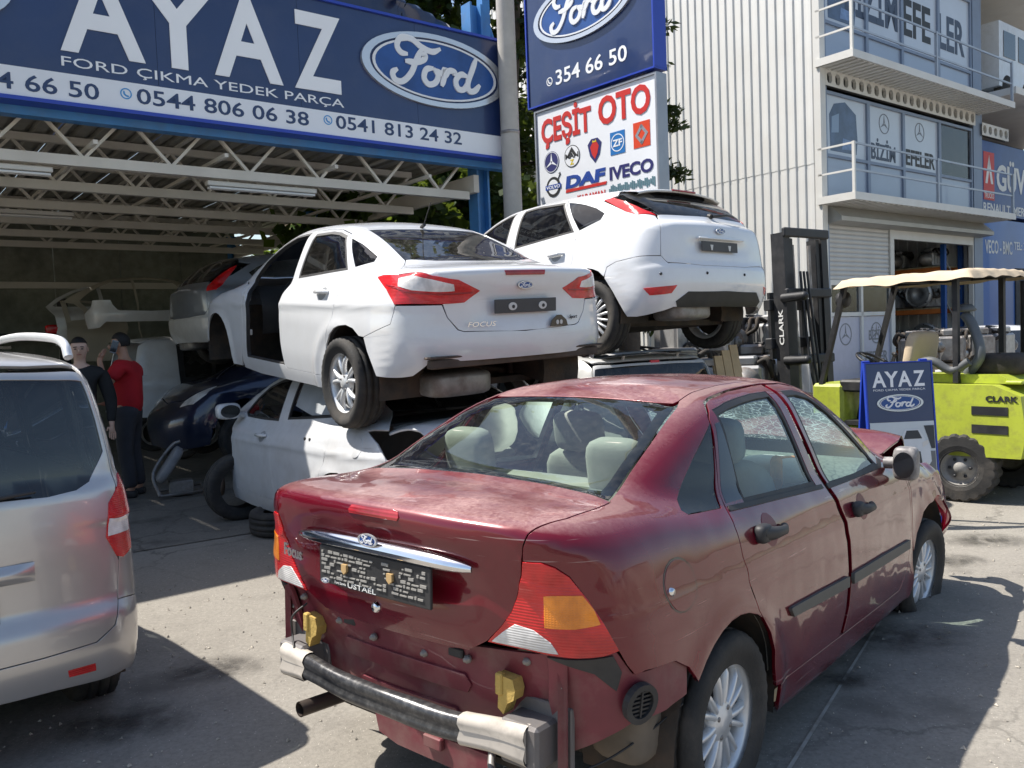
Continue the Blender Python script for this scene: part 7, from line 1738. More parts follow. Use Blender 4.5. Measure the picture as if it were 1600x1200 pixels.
    # mast
    mm = part_empty('mast', t, T(1.86, 0, 0) @ RY(2))
    for s in (1, -1):
        b = MB(); b.box((-.07, s*.34-.055, .12), (.09, s*.34-.03, 2.62)); b.box((-.07, s*.34+.03, .12), (.09, s*.34+.055, 2.62)); b.box((-.07, s*.34-.03, .12), (-.05, s*.34+.03, 2.62)); b.build('mast_channel', M_FBLK, mm)
        b = MB(); b.box((-.05, s*.24-.03, .15), (.07, s*.24+.03, 2.56)); b.build('inner_channel', M_FBLK, mm)
        b = MB(); b.tube([(.0, s*.15, .2), (.0, s*.15, 1.5)], .035, 10); b.tube([(.0, s*.15, 1.5), (.0, s*.15, 2.5)], .02, 10); b.build('lift_ram', M_STEEL, mm)
        b = MB(); b.box((.19, s*.28-.05, 1.30), (.225, s*.28+.05, 2.0)); b.build('fork_shank', M_FBLK, mm); b = MB(); b.box((.19, s*.28-.05, 1.27), (1.15, s*.28+.05, 1.30)); b.build('fork', M_FBLK, mm)
    for z in (.55, 1.20, 1.92, 2.57):
        b = MB(); b.box((-.10, -.40, z), (-.05, .40, z+.10), bev=.012); b.build('mast_crossbar', M_FBLK, mm)
    for z in (1.25, 1.92):
        b = MB(); b.tube([(-.02, .38, z), (-.30, .41, z)], [.05, .045], 10); b.ball((-.30, .41, z), .046, 10, 8); b.build('tilt_arm', M_FBLK, mm)
    for z in (1.38, 1.80):
        b = MB(); b.box((.10, -.45, z), (.19, .45, z+.12), bev=.008); b.build('carriage_bar', M_FBLK, mm)
    text(mm, 'CLARK', 1.42, 1.80, -.03, .055, 0, mat('print_white'), .02, .002, M=T(.012, .398, 0) @ RZ(180) @ RY(-90))
    text(mm, 'FORKLIFT', .55, .95, -.03, .055, 0, MATS['print_white'], .02, .002, M=T(.012, .398, 0) @ RZ(180) @ RY(-90)) if False else None
    return t
make_forklift()
# ---------------------------------------------------------------- A-board
AB = T(3.045, 6.52, 0) @ RZ(2) @ RX(-6)
def make_aboard():
    t = thing('pavement_board', 'navy pavement board with AYAZ lettering leaning in front of the forklift', 'sign', AB)
    b = MB(); b.box((-.26, 0, .02), (.26, .03, 1.30), bev=.003); p = b.build('board', M_SIGNB, t)
    for x in (-.262, .20):
        b = MB(); b.box((x, .34, .02), (x+.06, .365, 1.28), M=RX(13)); b.build('back_leg', M_TRIMB, t)
    for a, c in (((-.272, -.004, .0), (-.260, .032, 1.31)), ((.260, -.004, .0), (.272, .032, 1.31)), ((-.26, -.004, 1.30), (.26, .032, 1.31))):
        b = MB(); b.box(a, c); b.build('edge_strip', M_TRIMB, t)
    w = MATS['letter_white']; y = -.0005
    for s, x0, x1 in (('A', -.215, -.105), ('Y', -.115, -.005), ('A', -.01, .10), ('Z', .115, .205)):
        text(p, s, x0, x1, 1.115, .12, y, w, .022, .002)
    text(p, 'FORD ÇIKMA YEDEK PARÇA', -.21, .205, 1.082, .015, y, w, 0, .001); script_oval(p, -.005, .985, .37, .135, y)
    b = MB(); b.box((-.255, -.004, .05), (.255, -.0005, .835)); ph = b.build('photo_print', mat('print_sky', (.55, .60, .63), .3, var=.05), p)
    b = MB(); b.box((-.25, -.0055, .055), (.25, -.0042, .60)); b.build('print_road', mat('print_road', (.14, .15, .16), .3, var=.2), ph)
    b = MB(); b.prism([(-.02, .50), (.03, .46), (.17, .46), (.215, .52), (.21, .64), (.17, .70), (.13, .775), (.02, .775), (-.02, .70)], -.0070, -.0057, 'y'); cp_ = b.build('print_car', mat('print_carwhite', (.62, .65, .68), .3, var=.05), ph)
    b = MB(); b.prism([(.005, .70), (.15, .70), (.12, .765), (.03, .765)], -.0084, -.0072, 'y'); b.build('print_window', mat('print_dark', (.03, .035, .045), .3), cp_); b = MB(); b.prism([(-.01, .50), (.14, .50), (.13, .60), (0, .60)], -.0084, -.0072, 'y'); b.build('print_grille', MATS['print_dark'], cp_); b = MB(); b.prism([(.15, .63), (.20, .66), (.195, .69), (.15, .67)], -.0084, -.0072, 'y'); b.build('print_lamp', M_WHT, cp_)
    b = MB(); b.prism([(.17, .80), (.25, .80), (.25, .62), (.22, .62), (.20, .70)], -.0070, -.0057, 'y'); b.build('print_dark_car', MATS['print_dark'], ph)
make_aboard()
# ---------------------------------------------------------------- people
def skin_mesh(name, V, E, Rd, root=0, sub=2):
    me = bpy.data.meshes.new(name); me.from_pydata(V, E, []); me.update()
    o = bpy.data.objects.new(name, me); COL.objects.link(o)
    m = o.modifiers.new('skin', 'SKIN'); m.use_smooth_shade = True
    for i, r in enumerate(Rd):
        r = r if isinstance(r, tuple) else (r, r); me.skin_vertices[0].data[i].radius = r; me.skin_vertices[0].data[i].use_root = (i == root)
    s = o.modifiers.new('sub', 'SUBSURF'); s.levels = sub; s.render_levels = sub
    dg = bpy.context.evaluated_depsgraph_get(); dg.update(); out = bpy.data.meshes.new_from_object(o.evaluated_get(dg)); bpy.data.objects.remove(o)
    out.polygons.foreach_set('use_smooth', [True]*len(out.polygons)); return out
def person(label, mw, armL, armR, m_skin, m_shirt, m_trou, m_hair, turn=0, nod=0, sleeve=.5, sx=1., phone=None):
    """local +x is forward, +y left; arms: elbow, wrist, finger direction"""
    t = thing('person', label, 'person', mw)
    V = [(0, 0, .95), (0, 0, 1.12), (.01, 0, 1.30), (0, 0, 1.44), (.01, 0, 1.51), (.02, 0, 1.575)]; Rd = [(.125, .090), (.120, .085), (.130, .090), (.09, .07), .056, .058]; E = [(0, 1), (1, 2), (2, 3), (3, 4), (4, 5)]
    def chain(st, pts, rs):
        i0 = st
        for p, r in zip(pts, rs):
            V.append(tuple(p)); Rd.append(r); E.append((i0, len(V)-1)); i0 = len(V)-1
        return i0
    hd = Matrix.Translation((.02, 0, 1.575)) @ Matrix.Rotation(R(turn), 4, 'Z') @ Matrix.Rotation(R(nod), 4, 'Y')
    chain(5, [hd @ Vector((.022, 0, .05)), hd @ Vector((.02, 0, .12)), hd @ Vector((.005, 0, .185))], [(.080, .072), (.095, .078), (.065, .060)])
    arms = {}
    for s, (el, wr, fd) in ((1, armL), (-1, armR)):
        el, wr, fd = Vector(el), Vector(wr), Vector(fd).normalized(); sh = Vector((0, s*.195, 1.41)); d = (wr-el).normalized()
        palm = wr+fd*.06
        k = chain(3, [sh, sh.lerp(el, .5), el, el.lerp(wr, .4), wr, palm], [.052, .048, .043, .040, (.028, .028), (.034, .020)])
        side = fd.cross(Vector((0, 0, 1)) if abs(fd.z) < .8 else Vector((1, 0, 0))).normalized(); arms[s] = (wr, palm, fd, side)
        for q, (off, ln) in enumerate(((-.028, .065), (-.010, .078), (.009, .072), (.026, .056))):
            a = palm+side*off+fd*.028; chain(k, [a, a+fd*ln*.55, a+fd*ln*.85-side*0+Vector((0, 0, -.012))], [.0095, .0085, .0075])
        a = wr+fd*.03+side*.036; chain(k-0, [a, a+fd*.04+side*.014], [.011, .009])
    for s in (1, -1):
        chain(0, [(0, s*.095, .90), (.015, s*.105, .68), (.02, s*.105, .50), (-.01, s*.11, .30), (-.03, s*.11, .09), (.05, s*.12, .045), (.15, s*.125, .035)], [.080, .070, .060, .055, .042, .042, .035])
    put('body', skin_mesh('body', V, E, Rd), m_skin, t)
    # clothes follow the body
    V2 = [(0, 0, .84), (0, 0, 1.12), (.01, 0, 1.30), (0, 0, 1.43), (0, 0, 1.50)]; R2 = [(.175, .150), (.172, .145), (.190, .150), (.125, .110), (.078, .078)]; E2 = [(0, 1), (1, 2), (2, 3), (3, 4)]
    for s, (el, wr, fd) in ((1, armL), (-1, armR)):
        sh = Vector((0, s*.195, 1.41)); e2 = sh.lerp(Vector(el), .62) if sleeve < 1 else Vector(el)
        V2 += [tuple(sh), tuple(sh.lerp(e2, .5)), tuple(e2)]; n = len(V2); R2 += [.090, .078, .070]; E2 += [(3, n-3), (n-3, n-2), (n-2, n-1)]
        if sleeve >= 1:
            V2.append(tuple(Vector(el).lerp(Vector(wr), .95))); R2.append(.042); E2.append((n-1, n))
    put('shirt', skin_mesh('shirt', V2, E2, R2), m_shirt, t)
    V3 = [(0, 0, 1.03), (0, 0, .92)]; R3 = [(.168, .142), (.170, .145)]; E3 = [(0, 1)]
    for s in (1, -1):
        for q, (p, r) in enumerate((((0, s*.100, .86), (.118, .112)), ((.015, s*.108, .66), .100), ((.02, s*.108, .50), .084), ((-.01, s*.112, .30), .080), ((-.03, s*.112, .10), .072))):
            V3.append(p); R3.append(r); E3.append((1 if q == 0 else len(V3)-2, len(V3)-1))
    put('trousers', skin_mesh('trousers', V3, E3, R3), m_trou, t)
    for s in (1, -1):
        b = MB(); pillow(b, (.055, s*.12, .045), (.145, .052, .045), .5, .6); b.build('shoe', M_BLK, t)
    # face and hair
    hr = MB(); hr.sheet(lambda u, v: (lambda a, e: tuple(hd @ Vector((-.002+.097*math.cos(e)*math.cos(a)*(1.0 if math.cos(a) < 0 else .96), .083*math.cos(e)*math.sin(a), .115+.105*math.sin(e)))))(2*math.pi*u, (lambda a: (-.55 if math.cos(a) < .1 else .30+.15*math.cos(a))*(1-v)+math.pi/2*v)(2*math.pi*u)), 28, 10, True, True); hr.build('hair', m_hair, t, fix=False)
    b = MB(); pillow(b, (0, 0, 0), (.018, .012, .022), .8, .8, M=hd @ T(.118, 0, .078) @ RY(14)); b.build('nose', m_skin, t)
    for s in (1, -1):
        b = MB(); pillow(b, (0, 0, 0), (.017, .009, .028), .8, .8, M=hd @ T(.005, s*.080, .085) @ RZ(s*15)); b.build('ear', m_skin, t)
        b = MB(); pillow(b, (0, 0, 0), (.006, .013, .006), .8, .8, M=hd @ T(.104, s*.032, .098)); b.build('eye', M_BLK, t); b = MB(); pillow(b, (0, 0, 0), (.006, .020, .005), .8, .8, M=hd @ T(.105, s*.033, .118) @ RX(-s*6)); b.build('eyebrow', m_hair, t)
    b = MB(); pillow(b, (0, 0, 0), (.006, .024, .006), .8, .8, M=hd @ T(.103, 0, .040)); b.build('mouth', mat('lips', (.42, .16, .13), .5), t)
    return t, arms, hd
SK = mat('skin', (.50, .28, .19), .55, var=.06); HA = mat('hair_dark', (.012, .009, .008), .6, bump=.6, bs=120.)
t1, arms, hd1 = person('man in red T-shirt and dark trousers talking on a phone, facing left', T(-4.30, 9.45, 0) @ RZ(183) @ Matrix.Scale(1.03, 4), ((.10, .30, 1.20), (.20, .17, 1.50), (-.35, -.45, .9)), ((.06, -.25, 1.14), (.24, -.10, 1.02), (1, .5, 0)), SK, mat('shirt_red', (.52, .012, .022), .8, var=.08, bump=.3, bs=20.), mat('trousers_grey', (.045, .047, .058), .85, var=.15, bump=.3, bs=15.), HA, turn=10, nod=8)
ph = thing('mobile_phone', 'small grey mobile phone held to the ear of the man in red', 'phone', t1.matrix_world @ T(.055, .125, 1.635) @ RY(-15) @ RX(8))
b = MB(); b.box((-.035, -.006, -.07), (.035, .006, .07), bev=.004); b.build('case', mat('phone_grey', (.22, .23, .25), .3, .3), ph); b = MB(); b.box((-.03, .0062, -.055), (.03, .0075, .06)); b.build('screen', M_BLKG, ph)
bl = thing('parts_badge', 'small blue oval badge lying behind the man in red', 'badge', T(-4.15, 9.2, .62)) if False else None
person('young man in dark clothes looking over the silver van roof', T(-4.50, 8.85, -.01) @ RZ(-64) @ Matrix.Scale(1.01, 4), ((.0, .27, 1.13), (.06, .26, .87), (0, 0, -1)), ((.0, -.27, 1.13), (.06, -.26, .87), (0, 0, -1)), mat('skin_pale', (.66, .42, .32), .55, var=.05), mat('shirt_dark', (.02, .02, .022), .85, var=.2), mat('trousers_black', (.02, .02, .025), .85, var=.2), HA, nod=4, sleeve=1)
# ---------------------------------------------------------------- loose parts in the yard
def tyre_thing(label, mw, group=None, Rt=.315, w=.20):
    t = thing('used_tyre_casing', label, 'tyre', mw, group); put('tread', wheel_meshes(Rt, w, .205, 'five')[0], M_RUB, t); return t
tyre_thing('tyre lying flat under the crushed white sedan', T(-2.02, 7.35, .105) @ RX(90)); tyre_thing('tyre standing beside the bare front hub', T(-2.62, 7.95, .31) @ RZ(35) @ RX(0))
def engine(label, mw, seed, s=1., cat='engine', group='salvaged engines and gearboxes', m=None):
    rg = random.Random(seed); t = thing('engine_block', label, cat, mw @ Matrix.Scale(s, 4), group); ms = [M_STEEL, M_ALU2, M_RUST, MATS['brake_rusty']]
    b = MB(); b.box((-.26, -.17, .02), (.26, .17, .38), bev=.03); b.box((-.22, -.11, .38), (.22, .11, .48), bev=.02)
    for k in range(5):
        b.box((-.24+.1*k, -.185, .08), (-.20+.1*k, .185, .34))
    b.build('block', m or rg.choice(ms[:2]), t)
    for k in range(3):
        r = rg.uniform(.05, .11); b = MB(); b.lathe([(0, .05), (r*.4, .05), (r*.5, .02), (r*.9, .025), (r, .01), (r, -.03), (0, -.03)], 18); b.build('pulley', rg.choice(ms), t, mw=T(rg.uniform(-.18, .18), -.20, rg.uniform(.12, .36)) @ RZ(180))
    b = MB()
    for k in range(4):
        x = -.2+.13*k; b.tube(catmull([(x, .12, .40), (x+.02, .22, .44), (x, .26, .33), (0, .27, .25)], 4), .025, 7)
    b.build('manifold', M_RUST, t)
    b = MB()
    for k in range(5):
        p = [(rg.uniform(-.25, .25), rg.uniform(-.2, .2), rg.uniform(.3, .5)) for _ in range(3)]; b.tube(catmull(p, 4), rg.uniform(.008, .018), 6)
    b.build('hoses', M_BLK, t)
    b = MB(); b.lathe([(0, 0), (.16, 0), (.17, .04), (.12, .16), (.07, .26), (0, .26)], 20, 'x', c=(.26, 0, .2)); b.build('bell_housing', rg.choice(ms[:2]), t)
    return t
spots = [((2.15, 9.2, .0), 20, 'oily engine between the grey van and the forklift forks, nearest'), ((2.75, 9.8, .0), 80, 'engine with rusty manifold behind the fork tips'), ((2.2, 10.2, .0), 140, 'dark gearbox lump against the corrugated wall'), ((2.9, 10.6, .0), 10, 'engine farthest back beneath the forks'), ((2.4, 9.7, .50), 60, 'small engine on top of the heap under the forks'), ((1.95, 9.7, .0), 200, 'engine at the left end of the heap nearest the hatchback'), ((3.0, 10.0, .45), 110, 'gearbox perched high on the heap beside the mast'), ((1.75, 9.2, .0), 300, 'small engine at the near left corner of the pallet stack'), ((2.6, 9.35, .0), 250, 'gearbox at the near right corner of the pallet stack'), ((2.1, 9.75, .42), 15, 'engine tilted on top of the heap at the left')]
ps = thing('pallet_stack', 'stack of timber pallets carrying engines between the grey van and the forklift', 'pallets', T(2.45, 9.9, 0) @ RZ(36))
for k in range(6):
    for q in range(7):
        b = MB(); b.box((-1.0, -.8+.235*q, .10+.14*k), (1.0, -.62+.235*q, .122+.14*k)); b.build('deck_board', mat('pallet_wood', (.48, .36, .20), .85, var=.2), ps)
    for q in range(3):
        b = MB(); b.box((-1.0+.92*q, -.8, .0+.14*k+.001), (-.86+.92*q, .8, .099+.14*k)); b.build('bearer', MATS['pallet_wood'], ps)
for k, (p, a, lb) in enumerate(spots):
    engine(lb, T(p[0], p[1], p[2]+.83) @ RZ(a), k+3, 1.0+.25*(k % 2))
bench = thing('work_bench', 'low timber bench of engines behind the forklift seat', 'bench', T(6.1, 11.6, 0) @ RZ(38)); wd_ = mat('old_timber', (.36, .25, .15), .85, var=.2, dirt=.3, bump=.4)
for k in range(4):
    b = MB(); b.box((-1.4, -.30+.16*k, 1.0), (1.4, -.16+.16*k, 1.04)); b.build('plank', wd_, bench)
for x in (-1.3, 1.3):
    for y in (-.27, .27):
        b = MB(); b.box((x-.04, y-.04, 0), (x+.04, y+.04, 1.0)); b.build('leg', wd_, bench)
for k, (dx, lb) in enumerate(((-1.0, 'pale alternator and engine left on the bench behind the steering wheel'), (-.2, 'engine in the middle of the bench behind the tan seat'), (.5, 'engine with dark pulley on the bench behind the air intake'), (1.15, 'long engine with timing chain cover at the right end of the bench'))):
    engine(lb, bench.matrix_world @ T(dx, 0, 1.04) @ RZ(30*k), 20+k, .95)
pk = thing('crate_board', 'short pale timber boards leaning beside the grey van', 'board', T(2.12, 8.05, .75) @ RZ(30) @ RX(-12))
for k in range(3):
    b = MB(); b.box((-.15+.11*k, -.02, 0), (-.05+.11*k, .0, .62+.05*k)); b.build('plank', mat('pale_timber', (.52, .38, .22), .85, var=.15, bump=.3), pk)
b = MB(); b.box((-.16, .0, .1), (.2, .02, .18)); b.box((-.16, .0, .45), (.2, .02, .53)); b.build('batten', MATS['pale_timber'], pk); b = MB(); b.box((-.15, -.02, -.75), (-.10, .0, 0)); b.box((.13, -.02, -.75), (.18, 0, 0)); b.build('batten', MATS['pale_timber'], pk)
# parts heap by the man
hp = thing('seat_frame', 'tipped metal seat frame lying on the shed floor beside the man in red', 'seat frame', T(-3.75, 9.35, 0) @ RZ(25))
b = MB(); b.tube(catmull([(-.2, -.2, .05), (-.25, 0, .28), (-.05, .1, .55), (.05, .1, .60)], 4), .02, 6); b.tube([(-.2, .2, .05), (.25, .25, .08), (.28, -.2, .06), (-.2, -.2, .05)], .018, 6); b.box((-.1, -.1, .02), (.15, .1, .18), bev=.01); b.build('frame', M_STEEL, hp)
b = MB(); pillow(b, (0, 0, 0), (.22, .20, .05), .4, .5, M=T(-.08, 0, .36) @ RY(-55)); b.build('cushion', mat('cushion_grey', (.25, .25, .26), .8, var=.2), hp)
# ---------------------------------------------------------------- things inside the shed
def sheet_thing(name, label, cat, mw, poly, m, holes=(), th=.03, group=None):
    t = thing(name, label, cat, mw, group); pts = [np.array(p, float) for p in poly]; loops = [pts]+[[np.array(q, float) for q in h] for h in holes]
    V = []; E = []
    for L in loops:
        L = catmull(L, 4, True); n = len(L); b0 = len(V); V += [Vector((p[0], p[1])) for p in L]; E += [(b0+i, b0+(i+1) % n) for i in range(n)]
    r = delaunay_2d_cdt(V, E, [], 0, 1e-6); U = np.array([(v.x, v.y) for v in r[0]]); tri = np.array([f for f in r[2] if len(f) == 3]); c = U[tri].mean(1)
    k = inside(np.array(catmull(pts, 4, True)), c)
    for h in loops[1:]:
        k &= ~inside(np.array(catmull(h, 4, True)), c)
    tri = tri[k]; b = MB(); yb = lambda p: .04*math.sin(p[0]*2)+.05*math.sin(p[1]*3)
    b.add([(p[0], yb(p), p[1]) for p in U], [tuple(f) for f in tri]); b.add([(p[0], yb(p)+th, p[1]) for p in U], [tuple(f)[::-1] for f in tri])
    ed = {}
    for f in tri.tolist():
        for i in range(3):
            ed[(f[i], f[(i+1) % 3])] = 1
    n = len(U); b.f += [(e[0], e[1], n+e[1], n+e[0]) for e in ed if (e[1], e[0]) not in ed]; b.sm = [False]*len(b.f)
    b.build('pressing', m, t); return t
beigeP = mat('primer_beige', (.46, .42, .34), .6, var=.1, dirt=.4)
SH = CAN
Bp = white_sedan_body(); Sp = SEDAN
bp_ = thing('body_pressing', 'large beige car side pressing hung high on the shed back wall', 'car panel', CAN @ T(-1.75, 8.3, 1.62) @ RZ(180) @ RX(-8))
panel(Bp, 'pressing', Sp['uni'], beigeP, bp_, 'm', fill=(.25, -.9, -.36), holes=[grow(Sp['rdoor'], .005), Sp['fopen'], grow(Sp['qglass'], .004)], pitch=.07)
for k, (x, z, rz, lb, mt, ol, gl_) in enumerate(((-2.2, 1.42, 176, 'pale car door hanging under the beige side pressing', M_GREYV, 'fdoor', 'fglass'), (-3.0, 1.15, 184, 'grey rear door hung left of the pale door on the shed wall', beigeP, 'rdoor', 'rglass'), (-5.6, 1.75, 172, 'navy door hung far left on the shed wall', M_NAVY, 'fdoor', 'fglass'), (-6.6, 1.6, 180, 'silver door at the dark left end of the shed wall', M_SILVER2, 'rdoor', 'rglass'))):
    dt = thing('loose_door', lb, 'car door', CAN @ T(x, 8.2, z) @ RZ(rz), 'loose car doors on the shed wall'); panel(Bp, 'door_skin', Sp[ol], mt, dt, 's', holes=[Sp[gl_]], pitch=.08)
bt = thing('loose_bumper', 'white car bumper lying across the shed shelf under the pressing', 'bumper', CAN @ T(-2.9, 7.1, 1.62) @ RZ(90)); panel(Bp, 'bumper_skin', Sp['bumper'], M_WHITE2, bt, '3', fill=(.9, 0, -.1), half=True, pitch=.07)
rl = thing('red_lamp_unit', 'loose red tail lamp resting on a shelf above the young man', 'lamp', CAN @ T(-4.12, 7.5, 2.02)); b = MB(); pillow(b, (0, 0, .05), (.14, .07, .08), .5, .6); b.build('lens', M_LRED, rl); b = MB(); b.tube([(.1, 0, .02), (.42, 0, .0)], .03, 8); b.build('stalk', M_LRED2, rl)
sv = thing('shelf_rack', 'dark shelf rack along the shed back wall', 'shelf', CAN @ T(-8.7, 7.9, 0))
for x in (0, 1.6, 3.2, 4.8):
    b = MB(); b.box((x-.03, -.3, 0), (x+.03, .3, 2.6)); b.build('upright', M_FBLK, sv)
for z in (.5, 1.15, 1.98):
    b = MB(); b.box((-.03, -.3, z), (4.83, .3, z+.04)); b.build('shelf', M_FBLK, sv)
for k in range(7):
    engine(['grubby gearbox on the left of the lowest shed shelf', 'grubby engine second on the lowest shed shelf', 'grubby gearbox third on the lowest shed shelf', 'grubby engine on the middle shed shelf, left', 'grubby engine on the middle shed shelf, centre', 'grubby engine on the middle shed shelf, right', 'grubby gearbox on the top shed shelf'][k], CAN @ T(-8.6+.9*(k % 4)+.3*(k//4), 7.85, (.54, 1.19, 1.19, 2.02)[min(3, k//3)]) @ RZ(25*k), 40+k, .8, m=M_RUST)
def make_shed_van():
    B = Body(**{**WV, 'sc': (1, 1, 1.08)})
    t = thing('white_shed_van', 'white van in the dark shed behind the man in red', 'van', pose((38, -5.42, 13.15, 0, 0, 0)))
    S = scl(VAN, B)
    panel(B, 'body_side', S['side'], M_WHITE2, t, 'm', fill=(.2, -.95, -.2), holes=[grow(S['fdoor'], .005), grow(S['rdoor'], .005)], both=True, pitch=.1)
    door(B, t, S['fdoor'], S['fglass'], M_WHITE2, M_GTINT, 'front_door', pitch=.1); door(B, t, S['rdoor'], S['rglass'], M_FBLK, M_GTINT, 'sliding_door', pitch=.1)
    panel(B, 'roof', S['roof'], M_WHITE2, t, '3', fill=(0, 0, -1), half=True, pitch=.12); panel(B, 'windscreen', S['wscr'], M_GTINT, t, '3', fill=(-.6, 0, -.8), half=True, pitch=.12); panel(B, 'bonnet', S['hood'], M_WHITE2, t, '3', fill=(0, 0, -1), half=True, pitch=.12)
    panel(B, 'front_wing', S['wing'], M_WHITE2, t, 'm', fill=(-.1, -.9, -.3), both=True, pitch=.1)
    for x in (0, 2.489):
        for y in (.75, -.75):
            wheel(t, x, y, .31, .305, .195, .2, 'steel', alu=M_ALU2)
make_shed_van()
# ---------------------------------------------------------------- racks inside the parts shop
rk = thing('pallet_rack', 'blue and orange pallet rack of parts inside the open shop door', 'rack', PB @ T(6.80, .40, .05) @ RZ(90)); orr = mat('rack_orange', (.62, .18, .04), .5, var=.1); rbl = mat('rack_blue', (.02, .09, .32), .5, var=.1); pal = mat('pallet_wood', (.48, .36, .20), .85, var=.2)
for x in (.0, 1.9, 2.35):
    for y in (0, .9):
        b = MB(); b.box((x-.05, y-.05, 0), (x+.05, y+.05, 3.4)); b.build('upright', rbl, rk)
for x in (0., 1.9, 2.35):
    for k in range(3):
        b = MB(); b.tube([(x, 0, .3+k), (x, .9, 1.1+k)], .02, 5); b.build('brace', M_ALU2, rk)
for z in (.75, 1.75, 2.75):
    for y in (0, .9):
        b = MB(); b.box((.05, y-.03, z), (1.85, y+.03, z+.11)); b.build('beam', orr, rk)
    for k in range(8):
        b = MB(); b.box((.08+.22*k, -.05, z+.115), (.26+.22*k, .95, z+.14)); b.build('deck_board', pal, rk)
lbs = ['gearbox on the bottom rack level, left', 'engine on the bottom rack level, right', 'engine on the middle rack level, left', 'gearbox on the middle rack level, right', 'engine on the top rack level, left', 'gearbox on the top rack level, right']
for k in range(6):
    engine('dusty '+lbs[k]+' inside the shop', rk.matrix_world @ T(.45+.85*(k % 2), .45, (.89, 1.89, 2.89)[k//2]) @ RZ(20*k), 60+k, 1.0)
for k, (x, z) in enumerate(((3.35, 1.36), (3.5, 2.40))):
    cl = thing('flywheel_housing', ['round flywheel housing standing at the front of the bottom rack level', 'round flywheel housing standing at the front of the middle rack level'][k], 'flywheel', rk.matrix_world @ T(x-2.95, 1.05, z-.16) @ RZ(180), 'flywheel housings in the rack'); b = MB(); b.lathe([(.29, -.05), (.33, -.03), (.33, .05), (.27, .06), (.25, .02), (.12, .0), (.10, .05), (.03, .06), (0, .06)], 32); b.build('housing', M_ALU2, cl)
    for q in range(8):
        a = q*math.pi/4; b = MB(); b.lathe([(0, -.06), (.016, -.06), (.016, -.03)], 6, c=(.30*math.cos(a), 0, .30*math.sin(a))); b.build('bolt', M_FBLK, cl)
# pale car at the far right edge
for o_ in [q for q in bpy.data.objects if q.name.startswith('stacked_hatchback')][:1]:
    c_ = copy_tree(o_); c_.name = 'parked_hatchback'; c_.matrix_world = pose((262, 8.35, 15.6, 0, 0, 0)); tag(c_, 'pale hatchback facing the camera at the far right edge behind the forklift', 'car')

# ---------------------------------------------------------------- grit on the paving
rg = random.Random(11); V = []; F_ = []
for k in range(2600):
    x = rg.uniform(-2.6, 4.6); y = rg.uniform(2.6, 8.5); r_ = rg.choice((.003, .004, .005, .006, .008, .011)); m_ = len(V); a = rg.uniform(0, 6)
    V += [(x+r_*math.cos(a+q*2.09)*rg.uniform(.7, 1.3), y+r_*math.sin(a+q*2.09)*rg.uniform(.7, 1.3), .0) for q in range(3)]+[(x+rg.uniform(-.3, .3)*r_, y+rg.uniform(-.3, .3)*r_, r_*rg.uniform(.6, 1.1))]
    F_ += [(m_, m_+1, m_+3), (m_+1, m_+2, m_+3), (m_+2, m_, m_+3)]
me = bpy.data.meshes.new('grit'); me.from_pydata(V, [], F_); me.update(); tag(put('grit', me, mat('grit_stone', (.42, .38, .32), .9, var=.5, vs=40.)), 'loose pale grit scattered over the yard paving', 'grit', kind='stuff')
# ---------------------------------------------------------------- trees
def leaf_mat(name, a, b_, tr=.35):
    m = bpy.data.materials.new(name); m.use_nodes = True; t = m.node_tree; p = t.nodes['Principled BSDF']; p.inputs['Roughness'].default_value = .55; p.inputs['Specular IOR Level'].default_value = .35
    oi = t.nodes.new('ShaderNodeNewGeometry'); c = mixc(t, oi.outputs['Random Per Island'], a, b_); t.links.new(c, p.inputs['Base Color'])
    tl = t.nodes.new('ShaderNodeBsdfTranslucent'); t.links.new(mixc(t, .5, c, (.25, .32, .03)), tl.inputs[0]); mx = t.nodes.new('ShaderNodeMixShader'); mx.inputs[0].default_value = tr
    t.links.new(p.outputs[0], mx.inputs[1]); t.links.new(tl.outputs[0], mx.inputs[2]); t.links.new(mx.outputs[0], t.nodes['Material Output'].inputs[0]); return m
M_BARK = mat('bark', (.10, .075, .055), .9, var=.3, bump=.8, bs=18.)
LF1 = leaf_mat('leaf_dark', (.020, .045, .012), (.05, .09, .022)); LF2 = leaf_mat('leaf_mid', (.05, .11, .02), (.12, .20, .035), .45); LF3 = leaf_mat('needles', (.018, .035, .014), (.05, .075, .025), .25)
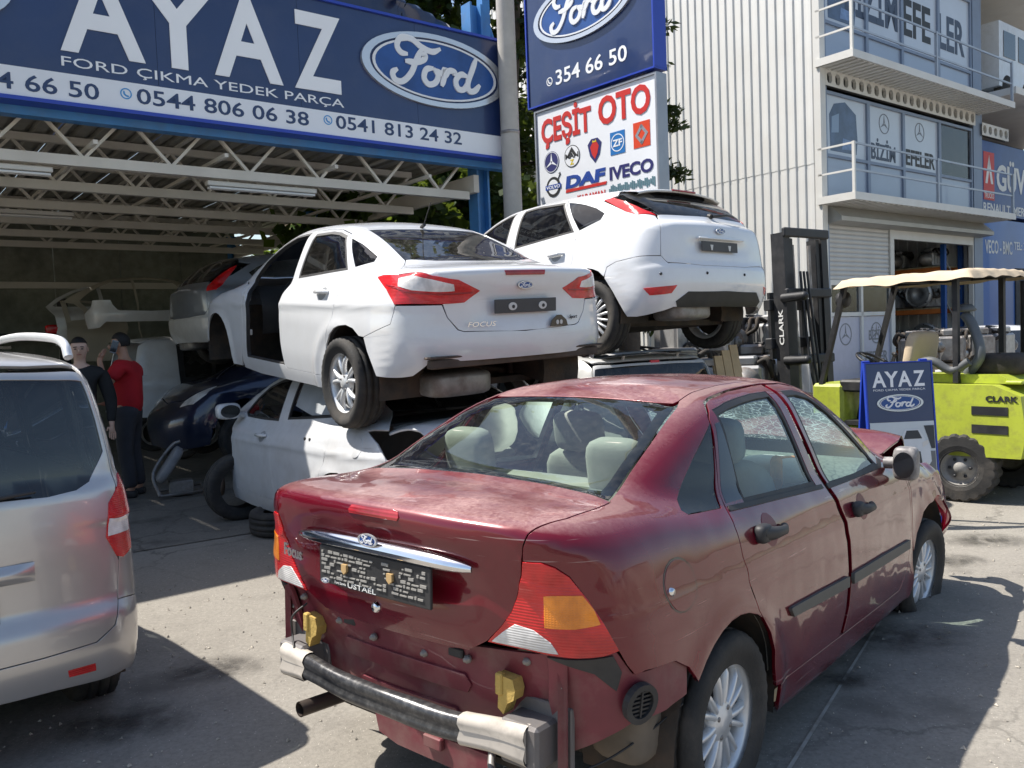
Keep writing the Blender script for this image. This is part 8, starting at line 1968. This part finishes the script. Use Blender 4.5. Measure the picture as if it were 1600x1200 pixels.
def tree(name, label, x, y, h, crown, n, m_leaf, size, seed, conifer=False, trunk_r=.16, z0=1.5, group='trees behind the signs and shed'):
    rg = random.Random(seed); t = thing(name, label, 'tree', T(x, y, 0), group)
    b = MB(); top = (rg.uniform(-.3, .3), rg.uniform(-.3, .3), h*.93); b.tube(catmull([(0, 0, 0), (rg.uniform(-.1, .1), rg.uniform(-.1, .1), h*.35), (top[0]*.6, top[1]*.6, h*.7), top], 4), [trunk_r*(1-.85*i/12) for i in range(13)], 10)
    ends = []
    nb = 46 if conifer else 26
    for k in range(nb):
        f = z0/h+(1-z0/h)*(k+.5)/nb; zb = h*f*.93; a = k*2.4+rg.uniform(-.4, .4)
        ln = crown*((1-f)**.75*1.05+.12 if conifer else math.sqrt(max(.05, 1-((f-.6)/.45)**2)))*rg.uniform(.75, 1.1); dz = (-.22 if conifer else .35)*ln
        p0 = Vector((top[0]*f, top[1]*f, zb)); p2 = p0+Vector((math.cos(a)*ln, math.sin(a)*ln, dz)); p1 = p0.lerp(p2, .5)+Vector((0, 0, .10*ln if not conifer else .06*ln))
        P = catmull([p0, p1, p2], 4); b.tube(P, [max(.006, .05*ln/crown*(1-.8*i/8)) for i in range(9)], 5); ends.append([Vector(q) for q in P])
    b.build('trunk', M_BARK, t)
    V = []; F_ = []
    for k in range(n):
        P = rg.choice(ends); i = min(len(P)-1, int(rg.triangular(0, len(P), len(P)*.8))); c = P[i]
        sp_ = (.12 if conifer else .42)*crown*.5
        c = c+Vector((rg.gauss(0, sp_*.5), rg.gauss(0, sp_*.5), rg.gauss(-.03 if conifer else 0, sp_*.35)))
        d = Vector((rg.gauss(0, 1), rg.gauss(0, 1), rg.gauss(-.2, .6))).normalized(); u = d.orthogonal().normalized(); u.rotate(Matrix.Rotation(rg.uniform(0, 6.28), 3, d)); s = size*rg.uniform(.6, 1.35); w = s*(.16 if conifer else .42)
        m_ = len(V); V += [c, c+d*s*.5+u*w, c+d*s, c+d*s*.5-u*w]; F_.append((m_, m_+1, m_+2, m_+3))
    me = bpy.data.meshes.new('crown'); me.from_pydata([tuple(v) for v in V], [], F_); me.update(); put('crown', me, m_leaf, t); return t
tree('cedar_tree', 'dark conifer behind the double sign with branches poking out to its right', 1.85, 13.4, 10.5, 1.5, 18000, LF3, .15, 1, True, .2, 4.6)
tree('pine_tree', 'dark conifer seen between the grey pole and the billboard', .2, 16.5, 11.5, 2.6, 22000, LF3, .17, 2, True, .2, 1.2)
tree('broadleaf_tree', 'dense dark tree rising over the billboard behind the rooftop van', -1.6, 17.5, 10.5, 3.0, 26000, LF1, .20, 3, False, .2, 3.5)
tree('young_fig_tree', 'bright leafy bush behind the roof of the stacked white sedan', -2.1, 14.3, 3.9, 1.5, 5200, LF2, .20, 4, False, .07, 1.6)
tree('hedge_bush', 'leafy bush behind the shed beside the blue rear column', -3.7, 18.2, 4.2, 1.7, 5200, LF2, .19, 5, False, .08, 1.2)
tree('garden_tree', 'small tree left of the blue front column behind the hatchback', -.75, 13.6, 4.6, 1.3, 5200, LF1, .18, 6, False, .07, 1.5)
